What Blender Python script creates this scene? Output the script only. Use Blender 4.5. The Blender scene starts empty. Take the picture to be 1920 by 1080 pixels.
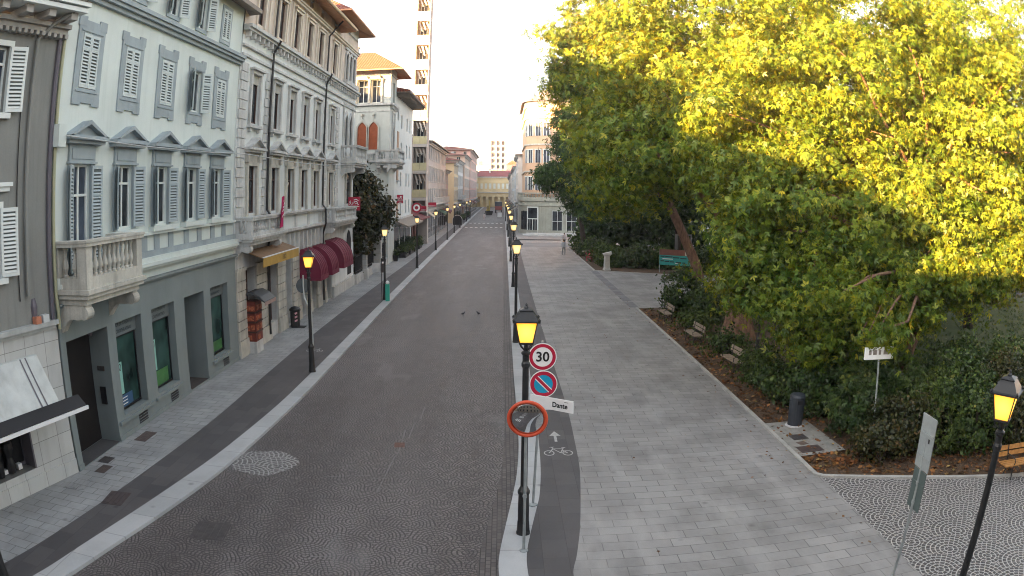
import bpy, bmesh, math, random
import numpy as np
from mathutils import Matrix, Vector
random.seed(7)
rng = np.random.default_rng(11)
SC = bpy.context.scene
COL = SC.collection
R = math.radians

# ------------------------------------------------------------------ camera
cd = bpy.data.cameras.new('camera')
cam = bpy.data.objects.new('camera', cd)
COL.objects.link(cam)
SC.camera = cam
cd.type = 'PANO'                       # the street camera has a wide barrel lens
cd.panorama_type = 'FISHEYE_LENS_POLYNOMIAL'
cd.fisheye_fov = R(170)
cd.fisheye_polynomial_k0 = 0.0
cd.fisheye_polynomial_k1 = -0.037584428844492056
cd.fisheye_polynomial_k2 = 5.710032771955358e-05
cd.fisheye_polynomial_k3 = -2.1016571071002352e-05
cd.fisheye_polynomial_k4 = 3.3600700141663616e-07
cd.sensor_width = 36.0
cd.sensor_height = 20.25
cd.lens = 24.5
cd.clip_start = 0.1
cd.clip_end = 3000
cam.matrix_world = Matrix([[0.9998991972, -0.0069886800, -0.0123593602, 0.0],
                           [-0.0113662343, 0.1276795015, -0.9917503484, 0.0],
                           [0.0085090628, 0.9917908566, 0.1275871961, 7.125],
                           [0, 0, 0, 1]])

# ------------------------------------------------------------------ light
SUN_AZ, SUN_EL = 234.0, 9.3           # clockwise from +Y (along the street)
world = bpy.data.worlds.new('World')
SC.world = world
world.use_nodes = True
wt = world.node_tree
sky = wt.nodes.new('ShaderNodeTexSky')
sky.sky_type = 'NISHITA'
sky.sun_disc = False
sky.sun_elevation = R(SUN_EL)
sky.sun_rotation = R(SUN_AZ)
sky.altitude = 100
sky.air_density = 1.0
sky.dust_density = 3.0
sky.ozone_density = 1.0
hsv = wt.nodes.new('ShaderNodeHueSaturation')
hsv.inputs['Saturation'].default_value = 0.40
wt.links.new(sky.outputs[0], hsv.inputs['Color'])
wt.links.new(hsv.outputs[0], wt.nodes['Background'].inputs[0])
wt.nodes['Background'].inputs[1].default_value = 0.05
sl = bpy.data.lights.new('sun', 'SUN')
sl.energy = 4.0
sl.angle = R(0.5)
sl.color = (1.0, 0.52, 0.17)
sun = bpy.data.objects.new('sun', sl)
COL.objects.link(sun)
sd = Vector((math.sin(R(SUN_AZ)) * math.cos(R(SUN_EL)), math.cos(R(SUN_AZ)) * math.cos(R(SUN_EL)), math.sin(R(SUN_EL))))
sun.rotation_euler = (-sd).to_track_quat('-Z', 'Y').to_euler()
SC.view_settings.view_transform = 'Standard'
SC.view_settings.look = 'None'
SC.view_settings.exposure = 4.22
SC.cycles.max_bounces = 7
SC.cycles.filter_width = 1.05
SC.cycles.transparent_max_bounces = 8
SC.cycles.volume_step_rate = 10

# ------------------------------------------------------------------ helpers
def srgb(r, g, b):
    f = lambda c: (c / 255 / 12.92) if c <= 10 else ((c / 255 + 0.055) / 1.055) ** 2.4
    return (f(r), f(g), f(b))

class NT:
    """tiny expression helper over shader math nodes"""
    def __init__(s, nt): s.nt = nt
    def m(s, op, a, b=None, c=None):
        n = s.nt.nodes.new('ShaderNodeMath'); n.operation = op
        for i, v in enumerate((a, b, c)):
            if v is None: continue
            if isinstance(v, (int, float)): n.inputs[i].default_value = v
            else: s.nt.links.new(v, n.inputs[i])
        return n.outputs[0]
    def link(s, a, b): s.nt.links.new(a, b)
    def node(s, t, **kw):
        n = s.nt.nodes.new(t)
        for k, v in kw.items(): setattr(n, k, v)
        return n
    def mix(s, f, a, b, blend='MIX'):
        n = s.nt.nodes.new('ShaderNodeMix'); n.data_type = 'RGBA'; n.blend_type = blend
        for idx, v in ((0, f), (6, a), (7, b)):
            if isinstance(v, (int, float)): n.inputs[idx].default_value = v
            elif isinstance(v, tuple): n.inputs[idx].default_value = (*v[:3], 1)
            else: s.nt.links.new(v, n.inputs[idx])
        return n.outputs[2]
    def noise(s, vec, scale, detail=3, rough=.55):
        n = s.nt.nodes.new('ShaderNodeTexNoise')
        n.inputs['Scale'].default_value = scale; n.inputs['Detail'].default_value = detail
        n.inputs['Roughness'].default_value = rough
        if vec is not None: s.nt.links.new(vec, n.inputs['Vector'])
        return n.outputs[0]
    def ramp(s, f, lo, hi):
        n = s.nt.nodes.new('ShaderNodeMapRange'); n.clamp = True
        s.nt.links.new(f, n.inputs[0]); n.inputs[1].default_value = lo; n.inputs[2].default_value = hi
        return n.outputs[0]
    def mapping(s, vec, sc=(1, 1, 1), loc=(0, 0, 0), rot=(0, 0, 0)):
        n = s.nt.nodes.new('ShaderNodeMapping')
        n.inputs['Scale'].default_value = sc; n.inputs['Location'].default_value = loc; n.inputs['Rotation'].default_value = rot
        s.nt.links.new(vec, n.inputs[0]); return n.outputs[0]
    def pos(s):
        return s.nt.nodes.new('ShaderNodeNewGeometry').outputs['Position']

def new_mat(name):
    m = bpy.data.materials.new(name); m.use_nodes = True
    nt = m.node_tree
    return m, NT(nt), nt.nodes['Principled BSDF']

def mul(c, k): return tuple(min(1, x * k) for x in c[:3])

MATS = {}
def mat(name, col, rough=.7, var=.12, scale=1.5, metal=0.0, bump=0.0, streak=0.0, dirt=None, spec=.4, fine=0.0):
    """painted / stone / metal surface with tonal noise, optional rain streaks and dirt patches"""
    m, n, b = new_mat(name)
    p = n.pos()
    f = n.noise(p, scale, 4)
    c = n.mix(n.ramp(f, .3, .7), mul(col, 1 - var), mul(col, 1 + var))
    if fine:
        f2 = n.noise(p, 22, 2)
        c = n.mix(n.m('MULTIPLY', n.ramp(f2, .35, .75), fine), c, mul(col, .55))
    if streak:
        sv = n.mapping(p, (2.6, 2.6, .16))
        f3 = n.noise(sv, 1.6, 5, .6)
        c = n.mix(n.m('MULTIPLY', n.ramp(f3, .50, .78), streak), c, dirt or mul(col, .45))
    n.link(c, b.inputs['Base Color'])
    b.inputs['Roughness'].default_value = rough
    b.inputs['Metallic'].default_value = metal
    b.inputs['Specular IOR Level'].default_value = spec
    if bump:
        bn = n.node('ShaderNodeBump'); bn.inputs['Strength'].default_value = bump; bn.inputs['Distance'].default_value = .02
        n.link(n.noise(p, 30, 3), bn.inputs['Height']); n.link(bn.outputs[0], b.inputs['Normal'])
    MATS[name] = m
    return m

def emis(name, col, strength):
    m, n, b = new_mat(name)
    b.inputs['Base Color'].default_value = (*mul(col, .5), 1)
    b.inputs['Emission Color'].default_value = (*col, 1)
    b.inputs['Emission Strength'].default_value = strength
    MATS[name] = m
    return m

def glass(name, col, rough=.06, var=.5):
    m, n, b = new_mat(name)
    p = n.pos()
    f = n.noise(p, .9, 2)
    n.link(n.mix(n.ramp(f, .35, .65), mul(col, 1 - var), mul(col, 1 + var)), b.inputs['Base Color'])
    b.inputs['Roughness'].default_value = rough
    b.inputs['Specular IOR Level'].default_value = .16
    MATS[name] = m
    return m

class MB:
    """collects polygons, builds ONE mesh object"""
    def __init__(s, T=None): s.v = []; s.f = []; s.T = T; s.mi = []; s.cur = 0
    def add(s, vs, fs):
        o = len(s.v)
        s.v += [tuple(s.T(*p)) if s.T else tuple(p) for p in vs]
        s.f += [tuple(i + o for i in f) for f in fs]
        s.mi += [s.cur] * len(fs)
        return s
    def box(s, x0, x1, y0, y1, z0, z1):
        v = [(x, y, z) for x in (x0, x1) for y in (y0, y1) for z in (z0, z1)]
        return s.add(v, [(0, 1, 3, 2), (4, 6, 7, 5), (0, 4, 5, 1), (2, 3, 7, 6), (0, 2, 6, 4), (1, 5, 7, 3)])
    def quad(s, a, b, c, d): return s.add([a, b, c, d], [(0, 1, 2, 3)])
    def poly(s, pts): return s.add(pts, [tuple(range(len(pts)))])
    def prism(s, pts, d):
        """pts: closed 3-D outline, d: extrusion vector"""
        n = len(pts)
        v = list(pts) + [tuple(p[i] + d[i] for i in range(3)) for p in pts]
        f = [tuple(range(n))[::-1], tuple(range(n, 2 * n))] + [(i, (i + 1) % n, n + (i + 1) % n, n + i) for i in range(n)]
        return s.add(v, f)
    def lathe(s, prof, c=(0, 0, 0), n=12, a0=0.0, sq=False):
        v = []; f = []
        for r, z in prof:
            for k in range(n):
                a = a0 + 2 * math.pi * k / n
                v.append((c[0] + r * math.cos(a), c[1] + r * math.sin(a), c[2] + z))
        for i in range(len(prof) - 1):
            for k in range(n):
                f.append((i * n + k, i * n + (k + 1) % n, (i + 1) * n + (k + 1) % n, (i + 1) * n + k))
        f.append(tuple(range(n))[::-1]); f.append(tuple((len(prof) - 1) * n + k for k in range(n)))
        return s.add(v, f)
    def tube(s, pts, r, n=7):
        pts = [Vector(p) for p in pts]
        if not isinstance(r, (list, tuple)): r = [r] * len(pts)
        v = []; f = []; prev = None
        for i, p in enumerate(pts):
            d = (pts[min(i + 1, len(pts) - 1)] - pts[max(i - 1, 0)]).normalized()
            if prev is None:
                a = d.cross(Vector((0, 0, 1)))
                if a.length < 1e-3: a = d.cross(Vector((1, 0, 0)))
            else: a = prev - d * prev.dot(d)
            a.normalize(); prev = a; b = d.cross(a)
            for k in range(n):
                t = 2 * math.pi * k / n
                v.append(tuple(p + (a * math.cos(t) + b * math.sin(t)) * r[i]))
        for i in range(len(pts) - 1):
            for k in range(n):
                f.append((i * n + k, i * n + (k + 1) % n, (i + 1) * n + (k + 1) % n, (i + 1) * n + k))
        f.append(tuple(range(n))[::-1]); f.append(tuple((len(pts) - 1) * n + k for k in range(n)))
        return s.add(v, f)
    def sweep(s, path, prof):
        """sweep profile (offset, z) along a horizontal polyline with mitred corners; offset is to the right of travel"""
        P = [Vector((p[0], p[1])) for p in path]; n = len(P); m = len(prof); v = []; f = []
        for i in range(n):
            d0 = (P[i] - P[i - 1]).normalized() if i else None
            d1 = (P[i + 1] - P[i]).normalized() if i < n - 1 else None
            d0 = d0 or d1; d1 = d1 or d0
            n0 = Vector((d0.y, -d0.x)); n1 = Vector((d1.y, -d1.x))
            mm = (n0 + n1); mm = mm / max(.2, mm.dot(n0)) if mm.length > 1e-6 else n0
            for o, z in prof: v.append((P[i].x + mm.x * o, P[i].y + mm.y * o, z))
        for i in range(n - 1):
            for k in range(m):
                f.append((i * m + k, i * m + (k + 1) % m, (i + 1) * m + (k + 1) % m, (i + 1) * m + k))
        f.append(tuple(range(m))); f.append(tuple((n - 1) * m + k for k in range(m))[::-1])
        return s.add(v, f)
    def wall(s, s0, s1, z0, z1, ops, depth, n0=0.0):
        """front face at n0 pierced by openings (s0,s1,z0,z1) with reveals going back by depth"""
        S = sorted({s0, s1, *[min(max(q, s0), s1) for o in ops for q in o[:2]]})
        Z = sorted({z0, z1, *[min(max(q, z0), z1) for o in ops for q in o[2:4]]})
        for i in range(len(S) - 1):
            for j in range(len(Z) - 1):
                cs, cz = (S[i] + S[i + 1]) / 2, (Z[j] + Z[j + 1]) / 2
                if any(o[0] < cs < o[1] and o[2] < cz < o[3] for o in ops): continue
                s.quad((S[i], n0, Z[j]), (S[i + 1], n0, Z[j]), (S[i + 1], n0, Z[j + 1]), (S[i], n0, Z[j + 1]))
        for o in ops:
            a, b, c, d = o[:4]; e = o[4] if len(o) > 4 else depth; q = n0 - e
            s.quad((a, n0, c), (a, q, c), (a, q, d), (a, n0, d)); s.quad((b, n0, c), (b, n0, d), (b, q, d), (b, q, c))
            s.quad((a, n0, d), (a, q, d), (b, q, d), (b, n0, d)); s.quad((a, n0, c), (b, n0, c), (b, q, c), (a, q, c))
        return s
    def build(s, name, m, parent=None, smooth=False, recalc=False):
        me = bpy.data.meshes.new(name)
        me.from_pydata(s.v, [], s.f)
        ms = m if isinstance(m, (list, tuple)) else [m]
        for x in ms: me.materials.append(x)
        if len(ms) > 1: me.polygons.foreach_set('material_index', s.mi)
        if smooth: me.polygons.foreach_set('use_smooth', [True] * len(me.polygons))
        if recalc:
            bm = bmesh.new(); bm.from_mesh(me); bmesh.ops.recalc_face_normals(bm, faces=bm.faces); bm.to_mesh(me); bm.free()
        o = bpy.data.objects.new(name, me); COL.objects.link(o)
        if parent is not None: adopt(o, parent)
        return o

def build_each(mb, name, m, parent=None, **kw):
    """one object per separate piece of the collected geometry"""
    par = list(range(len(mb.v)))
    def find(i):
        while par[i] != i: par[i] = par[par[i]]; i = par[i]
        return i
    for f in mb.f:
        r0 = find(f[0])
        for i in f[1:]: par[find(i)] = r0
    groups = {}
    for f in mb.f: groups.setdefault(find(f[0]), []).append(f)
    out = []
    for fs in groups.values():
        ids = sorted({i for f in fs for i in f}); k = {v: i for i, v in enumerate(ids)}
        q = MB(); q.v = [mb.v[i] for i in ids]; q.f = [tuple(k[i] for i in f) for f in fs]; q.mi = [0] * len(fs)
        out.append(q.build(name, m, parent, **kw))
    return out

def adopt(o, p):
    o.parent = p
    q = p; M = Matrix.Identity(4)
    while q is not None:
        M = q.matrix_parent_inverse @ Matrix.LocRotScale(q.location, q.rotation_euler, q.scale) @ M if q.parent is None else q.matrix_parent_inverse @ Matrix.LocRotScale(q.location, q.rotation_euler, q.scale) @ M
        q = q.parent
    o.matrix_parent_inverse = M.inverted()

def tag(o, label=None, cat=None, group=None, kind=None):
    if label: o['label'] = label
    if cat: o['category'] = cat
    if group: o['group'] = group
    if kind: o['kind'] = kind
    return o

def thing(name, label, cat, loc=(0, 0, 0), rz=0.0, group=None):
    o = bpy.data.objects.new(name, None); COL.objects.link(o)
    o.empty_display_size = .3
    o.location = loc; o.rotation_euler = (0, 0, rz)
    return tag(o, label, cat, group)

def kids(o): return [c for c in bpy.data.objects if c.parent is o]

def copy_tree(o, loc=None, rz=None, label=None, parent=None, sub=None):
    c = o.copy(); COL.objects.link(c)
    if parent is not None: c.parent = parent
    if loc is not None: c.location = loc
    if rz is not None: c.rotation_euler = (0, 0, rz)
    if label: c['label'] = label
    for ch in kids(o): copy_tree(ch, parent=c)
    return c

def struct(name, mb, m): return tag(mb.build(name, m), kind='structure')

def frame(ox, oy, dx, dy, side=1):
    """facade frame: s along (dx,dy), n outwards; side=1 -> n to the right of travel"""
    L = math.hypot(dx, dy); dx /= L; dy /= L
    nx, ny = (dy, -dx) if side == 1 else (-dy, dx)
    return lambda s, n, z: (ox + s * dx + n * nx, oy + s * dy + n * ny, z)

def text_mesh(txt, size, name, m, parent, loc, rot, ext=.002, bold=0.0, align='CENTER', spacing=1.0):
    c = bpy.data.curves.new(name, 'FONT'); c.body = txt; c.size = size; c.extrude = ext; c.offset = bold
    c.align_x = align; c.align_y = 'CENTER'; c.space_character = spacing; c.resolution_u = 3
    t = bpy.data.objects.new(name + '_tmp', c); COL.objects.link(t)
    bpy.context.view_layer.update()
    me = bpy.data.meshes.new_from_object(t.evaluated_get(bpy.context.evaluated_depsgraph_get()))
    bpy.data.objects.remove(t); bpy.data.curves.remove(c)
    me.name = name; me.materials.clear(); me.materials.append(m)
    o = bpy.data.objects.new(name, me); COL.objects.link(o)
    o.location = loc
    o.rotation_euler = rot.to_euler() if isinstance(rot, Matrix) else rot
    if parent is not None:
        adopt(o, parent)
    return o

def rot_face(nrm, up=(0, 0, 1)):
    """rotation so that local +Z = nrm, local +Y ~ up (text facing nrm)"""
    z = Vector(nrm).normalized(); x = Vector(up).cross(z).normalized(); y = z.cross(x)
    return Matrix((x, y, z)).transposed().to_4x4()

# ------------------------------------------------------------------ paving materials
def cobble(name, W, s, stones, mortar, mw, patch=None, irr=.03, bumpd=.012):
    """fan-laid setts: concentric arcs inside overlapping scales of width W, setts of size s"""
    m, n, b = new_mat(name); nt = n.nt
    p0 = n.pos()
    nz = n.node('ShaderNodeTexNoise'); nz.inputs['Scale'].default_value = 2.2; nz.inputs['Detail'].default_value = 2
    n.link(p0, nz.inputs['Vector'])
    vs = n.node('ShaderNodeVectorMath', operation='MULTIPLY_ADD')
    n.link(nz.outputs['Color'], vs.inputs[0]); vs.inputs[1].default_value = (irr * 4, irr * 4, 0); n.link(p0, vs.inputs[2])
    sx = n.node('ShaderNodeSeparateXYZ'); n.link(vs.outputs[0], sx.inputs[0])
    x, y = sx.outputs[0], sx.outputs[1]
    H = W / 2
    v = n.m('DIVIDE', y, H); j = n.m('FLOOR', v); dy = n.m('MULTIPLY', n.m('SUBTRACT', v, j), H)
    par = n.m('MODULO', n.m('ADD', j, 4000), 2)
    def cell(par, dy):
        xx = n.m('DIVIDE', n.m('MULTIPLY_ADD', par, W / 2, x), W)
        ci = n.m('FLOOR', n.m('ADD', xx, .5)); u = n.m('MULTIPLY', n.m('SUBTRACT', xx, ci), W)
        d = n.m('SQRT', n.m('ADD', n.m('MULTIPLY', u, u), n.m('MULTIPLY', dy, dy)))
        a = n.m('ARCTAN2', u, dy)
        return d, a, ci
    d0, a0, c0 = cell(par, dy)
    d1, a1, c1 = cell(n.m('SUBTRACT', 1, par), n.m('SUBTRACT', dy, H))
    ins = n.m('LESS_THAN', d0, H)
    sel = lambda A, B: n.m('ADD', n.m('MULTIPLY', ins, A), n.m('MULTIPLY', n.m('SUBTRACT', 1, ins), B))
    d, a, ci = sel(d0, d1), sel(a0, a1), sel(c0, n.m('ADD', c1, 77))
    r = n.m('DIVIDE', d, s); k = n.m('FLOOR', r); fr = n.m('SUBTRACT', r, k)
    q = n.m('MULTIPLY_ADD', n.m('MULTIPLY', a, n.m('ADD', k, .55)), .92, n.m('MULTIPLY', k, .37))
    qi = n.m('FLOOR', q); fq = n.m('SUBTRACT', q, qi)
    edge = lambda f: n.m('MINIMUM', f, n.m('SUBTRACT', 1, f))
    e = n.m('MINIMUM', n.m('MULTIPLY', edge(fr), .85), n.m('MULTIPLY', edge(fq), 1.35))
    st = n.ramp(e, mw * .45, mw)                        # 0 mortar .. 1 stone
    wn = n.node('ShaderNodeTexWhiteNoise', noise_dimensions='3D')
    cx = n.node('ShaderNodeCombineXYZ'); n.link(k, cx.inputs[0]); n.link(qi, cx.inputs[1]); n.link(n.m('MULTIPLY_ADD', j, 13.7, ci), cx.inputs[2])
    n.link(cx.outputs[0], wn.inputs['Vector'])
    c = n.mix(wn.outputs['Value'], stones[0], stones[1])
    big = n.noise(n.mapping(p0, (.42, .05, 1)), 1, 4, .6)
    c = n.mix(n.ramp(big, .42, .66), c, n.mix(.62, c, stones[2]))
    spot = n.noise(p0, .55, 5, .65)
    c = n.mix(n.m('MULTIPLY', n.ramp(spot, .5, .75), .5), c, mul(stones[0], .62))
    mo = mortar
    if patch:
        f = n.ramp(n.noise(n.mapping(p0, (.5, .16, 1), (3, 1, 0)), 1, 3), .60, .66)
        mo = n.mix(n.m('MULTIPLY', f, .55), mortar, patch)
    c = n.mix(st, mo, c)
    n.link(c, b.inputs['Base Color'])
    b.inputs['Roughness'].default_value = .62
    bn = n.node('ShaderNodeBump'); bn.inputs['Strength'].default_value = .8; bn.inputs['Distance'].default_value = bumpd
    n.link(n.m('ADD', n.ramp(e, 0, .3), n.m('MULTIPLY', n.noise(p0, 40, 2), .25)), bn.inputs['Height']); n.link(bn.outputs[0], b.inputs['Normal'])
    MATS[name] = m
    return m

def slabs(name, c1, c2, mo, bw, bh, ms=.012, rot=0.0, stain=.35, off=.5, var=.5):
    m, n, b = new_mat(name)
    p = n.pos()
    bt = n.node('ShaderNodeTexBrick'); bt.offset = off; bt.squash = 1
    n.link(n.mapping(p, (1, 1, 0), (.13, .21, 0), (0, 0, rot)), bt.inputs['Vector'])
    bt.inputs['Color1'].default_value = (*c1, 1); bt.inputs['Color2'].default_value = (*c2, 1); bt.inputs['Mortar'].default_value = (*mo, 1)
    bt.inputs['Scale'].default_value = 1; bt.inputs['Brick Width'].default_value = bw; bt.inputs['Row Height'].default_value = bh
    bt.inputs['Mortar Size'].default_value = ms; bt.inputs['Mortar Smooth'].default_value = .4; bt.inputs['Bias'].default_value = 0
    c = bt.outputs['Color']
    g = n.noise(p, .45, 6, .66)
    c = n.mix(n.m('MULTIPLY', n.ramp(g, .42, .72), stain), c, mul(c1, .5))
    g2 = n.noise(n.mapping(p, (.9, .25, 1), (5, 9, 0)), 1, 5, .6)
    c = n.mix(n.m('MULTIPLY', n.ramp(g2, .5, .75), stain * .8), c, mul(c2, 1.25))
    g3 = n.noise(p, 60, 2)
    c = n.mix(n.m('MULTIPLY', n.ramp(g3, .4, .7), .28), c, mul(c1, .62))
    g4 = n.node('ShaderNodeTexVoronoi'); g4.inputs['Scale'].default_value = .9; n.link(p, g4.inputs['Vector'])
    c = n.mix(n.m('MULTIPLY', n.m('SUBTRACT', 1, n.ramp(g4.outputs['Distance'], .03, .10)), .6), c, mul(c1, .35))
    n.link(c, b.inputs['Base Color'])
    b.inputs['Roughness'].default_value = .7
    bn = n.node('ShaderNodeBump'); bn.inputs['Strength'].default_value = .5; bn.inputs['Distance'].default_value = .006
    n.link(n.m('SUBTRACT', 1, bt.outputs['Fac']), bn.inputs['Height']); n.link(bn.outputs[0], b.inputs['Normal'])
    MATS[name] = m
    return m

def earth(name, cols, sc=1.2):
    m, n, b = new_mat(name)
    p = n.pos()
    c = n.mix(n.ramp(n.noise(p, sc, 5, .65), .35, .65), cols[0], cols[1])
    c = n.mix(n.ramp(n.noise(p, 14, 3, .7), .52, .66), c, cols[2])
    n.link(c, b.inputs['Base Color']); b.inputs['Roughness'].default_value = .95
    bn = n.node('ShaderNodeBump'); bn.inputs['Strength'].default_value = .9; bn.inputs['Distance'].default_value = .04
    n.link(n.noise(p, 16, 4), bn.inputs['Height']); n.link(bn.outputs[0], b.inputs['Normal'])
    MATS[name] = m
    return m

m_road = cobble('setts dark', 1.3, .088, ((.082, .071, .070), (.160, .141, .138), (.25, .232, .227)), (.030, .027, .027), .20, patch=(.15, .145, .145), irr=.05)
m_fan = cobble('setts light joints', 1.5, .125, ((.045, .042, .043), (.085, .080, .080), (.075, .07, .07)), (.42, .41, .39), .135, irr=.005)
m_gutter = slabs('gutter setts', (.075, .066, .064), (.13, .115, .11), (.022, .02, .02), .17, .11, .012, rot=math.pi / 2, stain=.5)
m_slab = slabs('grey stone slabs', (.25, .245, .238), (.312, .305, .295), (.105, .104, .102), .74, .39, .011, stain=.8)
m_slabl = slabs('left pavement slabs', (.27, .28, .282), (.33, .34, .342), (.10, .102, .104), .62, .36, .012, stain=.7)
m_dark = slabs('dark porphyry slabs', (.062, .060, .064), (.094, .088, .09), (.045, .043, .045), .9, .52, .007, rot=math.pi / 2, stain=.4)
m_kerb = slabs('white granite kerb', (.38, .395, .40), (.46, .47, .475), (.17, .17, .17), 3.0, 1.25, .010, off=0, stain=.45)
m_asph = mat('asphalt', (.07, .07, .072), .9, .2, .8, fine=.3)
m_soil = earth('soil and leaf litter', ((.045, .026, .015), (.085, .055, .03), (.16, .085, .035)))
m_grass = earth('thin lawn', ((.022, .05, .014), (.045, .08, .02), (.06, .055, .025)), .6)
m_cross = slabs('crossing setts', (.10, .085, .08), (.15, .125, .115), (.05, .045, .04), .2, .12, .012)
m_white = mat('road paint', (.62, .62, .60), .6, .25, 6, fine=.5)
m_bike = mat('pale road paint', (.40, .40, .39), .7, .25, 9, fine=.4)
m_wornw = mat('worn paint', (.19, .186, .183), .7, .4, 9, fine=.8)

# ------------------------------------------------------------------ ground
def interp(tab, y):
    for (y0, x0), (y1, x1) in zip(tab, tab[1:]):
        if y <= y1: return x0 + (x1 - x0) * (y - y0) / (y1 - y0)
    return tab[-1][1]

def smooth(tab):
    ys = np.array([t[0] for t in tab]); xs = np.array([t[1] for t in tab])
    out = []
    for i in range(len(ys) - 1):                       # Catmull-Rom through the surveyed points
        y0, y1 = ys[i], ys[i + 1]
        m0 = (xs[i + 1] - xs[i - 1]) / (ys[i + 1] - ys[i - 1]) if i else (xs[1] - xs[0]) / (ys[1] - ys[0])
        m1 = (xs[i + 2] - xs[i]) / (ys[i + 2] - ys[i]) if i < len(ys) - 2 else (xs[-1] - xs[-2]) / (ys[-1] - ys[-2])
        for t in np.linspace(0, 1, 7)[:-1]:
            h = y1 - y0
            out.append((y0 + t * h, (2 * t**3 - 3 * t**2 + 1) * xs[i] + (t**3 - 2 * t**2 + t) * h * m0 + (-2 * t**3 + 3 * t**2) * xs[i + 1] + (t**3 - t**2) * h * m1))
    out.append((ys[-1], xs[-1]))
    return out

LA = smooth([(-12, -15.5), (0, -11.6), (6, -9.9), (10, -8.72), (11.7, -8.38), (14.3, -7.88), (17.6, -7.44), (23.9, -7.12), (30.3, -7.10), (45, -7.24), (69, -7.42), (90, -7.58), (130, -7.78), (200, -8.2), (345, -8.6)])
LB = smooth([(-12, -16.3), (0, -12.35), (6, -10.6), (9.6, -9.44), (11.5, -9.08), (15, -8.48), (18.9, -7.98), (25.4, -7.66), (45.9, -7.80), (69, -7.98), (90, -8.14), (130, -8.34), (200, -8.76), (345, -9.1)])
LC = smooth([(-12, -17.4), (0, -13.4), (6, -11.6), (9.9, -10.4), (12.5, -9.97), (16.2, -9.63), (21.2, -9.40), (27.9, -9.48), (38.2, -9.62), (54.8, -9.60), (76, -9.45), (130, -9.6), (200, -9.9), (345, -10.2)])
RA = smooth([(-12, 7.4), (0, 7.2), (4, 4.2), (7, 1.4), (10, .12), (12.4, -.04), (13.2, -.05), (14.8, .09), (16.7, .28), (18.4, .41), (21, .49), (30, .45), (50, .45), (80, .48), (140, .45), (200, .38), (345, .2)])
RB = smooth([(-12, 7.9), (0, 7.7), (4, 4.9), (7, 2.1), (10, .72), (12.4, .52), (13.35, .51), (14.4, .62), (15.6, .78), (16.5, .90), (18.2, 1.01), (20.6, 1.07), (23.8, 1.10), (35, 1.10), (71, 1.11), (140, 1.1), (200, 1.0), (345, .8)])
RC = smooth([(-12, 8.3), (0, 8.2), (4, 5.8), (7, 3.0), (10, 1.6), (12.4, 1.38), (13.3, 1.52), (14.6, 1.70), (16.5, 1.89), (18.3, 2.04), (20, 2.10), (23.8, 2.17), (30, 2.14), (41.5, 2.06), (66.5, 2.02), (112, 2.1)])
YS = sorted({round(float(t[0]), 3) for t in LA + RA} | set(range(-12, 30)))
ZR = -.08                                              # road level below the pavement

def strip(mb, A, B, z, y0=-12, y1=345, da=0.0, db=0.0):
    ys = [y for y in YS if y0 <= y <= y1]
    for a, b in zip(ys, ys[1:]):
        mb.quad((interp(A, a) + da, a, z), (interp(B, a) + db, a, z), (interp(B, b) + db, b, z), (interp(A, b) + da, b, z))
    return mb

def flat(name, pts, z, m): return struct(name, MB().poly([(x, y, z) for x, y in pts]), m)

flat('ground', [(-900, -400), (900, -400), (900, 1500), (-900, 1500)], -.16, m_asph)
struct('road', strip(MB(), LA, RA, ZR, da=-.05, db=.05), m_road)
g = strip(MB(), RA, RA, ZR + .004, 6, 140, da=-.42, db=.04); struct('gutter', g, m_gutter)
kl = strip(MB(), LA, LB, .004); kl2 = strip(MB(), RA, RB, .004)
for A, mbk in ((LA, kl), (RA, kl2)):                    # kerb faces down to the road
    for a, b in zip(YS, YS[1:]):
        mbk.quad((interp(A, a), a, .004), (interp(A, b), b, .004), (interp(A, b), b, -.14), (interp(A, a), a, -.14))
struct('kerb', kl, m_kerb); struct('kerb', kl2, m_kerb)
struct('cycle_lane', strip(MB(), LB, LC, 0), m_dark)
struct('cycle_lane', strip(MB(), RB, RC, 0, -12, 345), m_dark)
mb = MB()
ys = [y for y in YS]
for a, b in zip(ys, ys[1:]): mb.quad((interp(LC, a), a, 0), (-26, a, 0), (-26, b, 0), (interp(LC, b), b, 0))
struct('pavement', mb, m_slabl)
mb = MB()
for a, b in zip(ys, ys[1:]):
    if b <= 112.1: mb.quad((interp(RC, a), a, 0), (8.45, a, 0), (8.45, b, 0), (interp(RC, b), b, 0))
mb.quad((8.45, 46.0, 0), (34, 50.0, 0), (34, 60.5, 0), (8.45, 67.9, 0))
struct('pavement', mb, m_slab)
# far end: side street, then paving in front of the corner building
flat('side_street', [(1.6, 97), (60, 97), (60, 104.5), (1.6, 104.5)], .004, mat('side street asphalt', (.20, .20, .20), .85, .15, .5))
flat('pavement', [(interp(RC, 112), 112), (60, 112), (60, 345), (.9, 345)], .0, m_slab)
flat('pavement', [(8.45, 104.5), (60, 104.5), (60, 112), (8.45, 112)], .004, m_slab)
flat('plaza', [(8.45, -12), (60, -12), (60, 11), (14.6, 14.3), (12.7, 15.0), (8.45, 16.7)], .0, m_fan)
flat('park_soil', [(8.3, 16.72), (12.7, 15.02), (14.6, 14.32), (60, 11.02), (60, 52.0), (34, 49.98), (8.3, 45.98)], -.01, m_soil)
flat('park_soil', [(8.3, 67.92), (34, 60.52), (60, 62), (60, 96.98), (8.3, 96.98)], -.01, m_soil)
flat('lawn', [(15, 26), (60, 20), (60, 51.9), (34, 49.9), (20, 46.5), (15, 38)], .012, m_grass)
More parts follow.
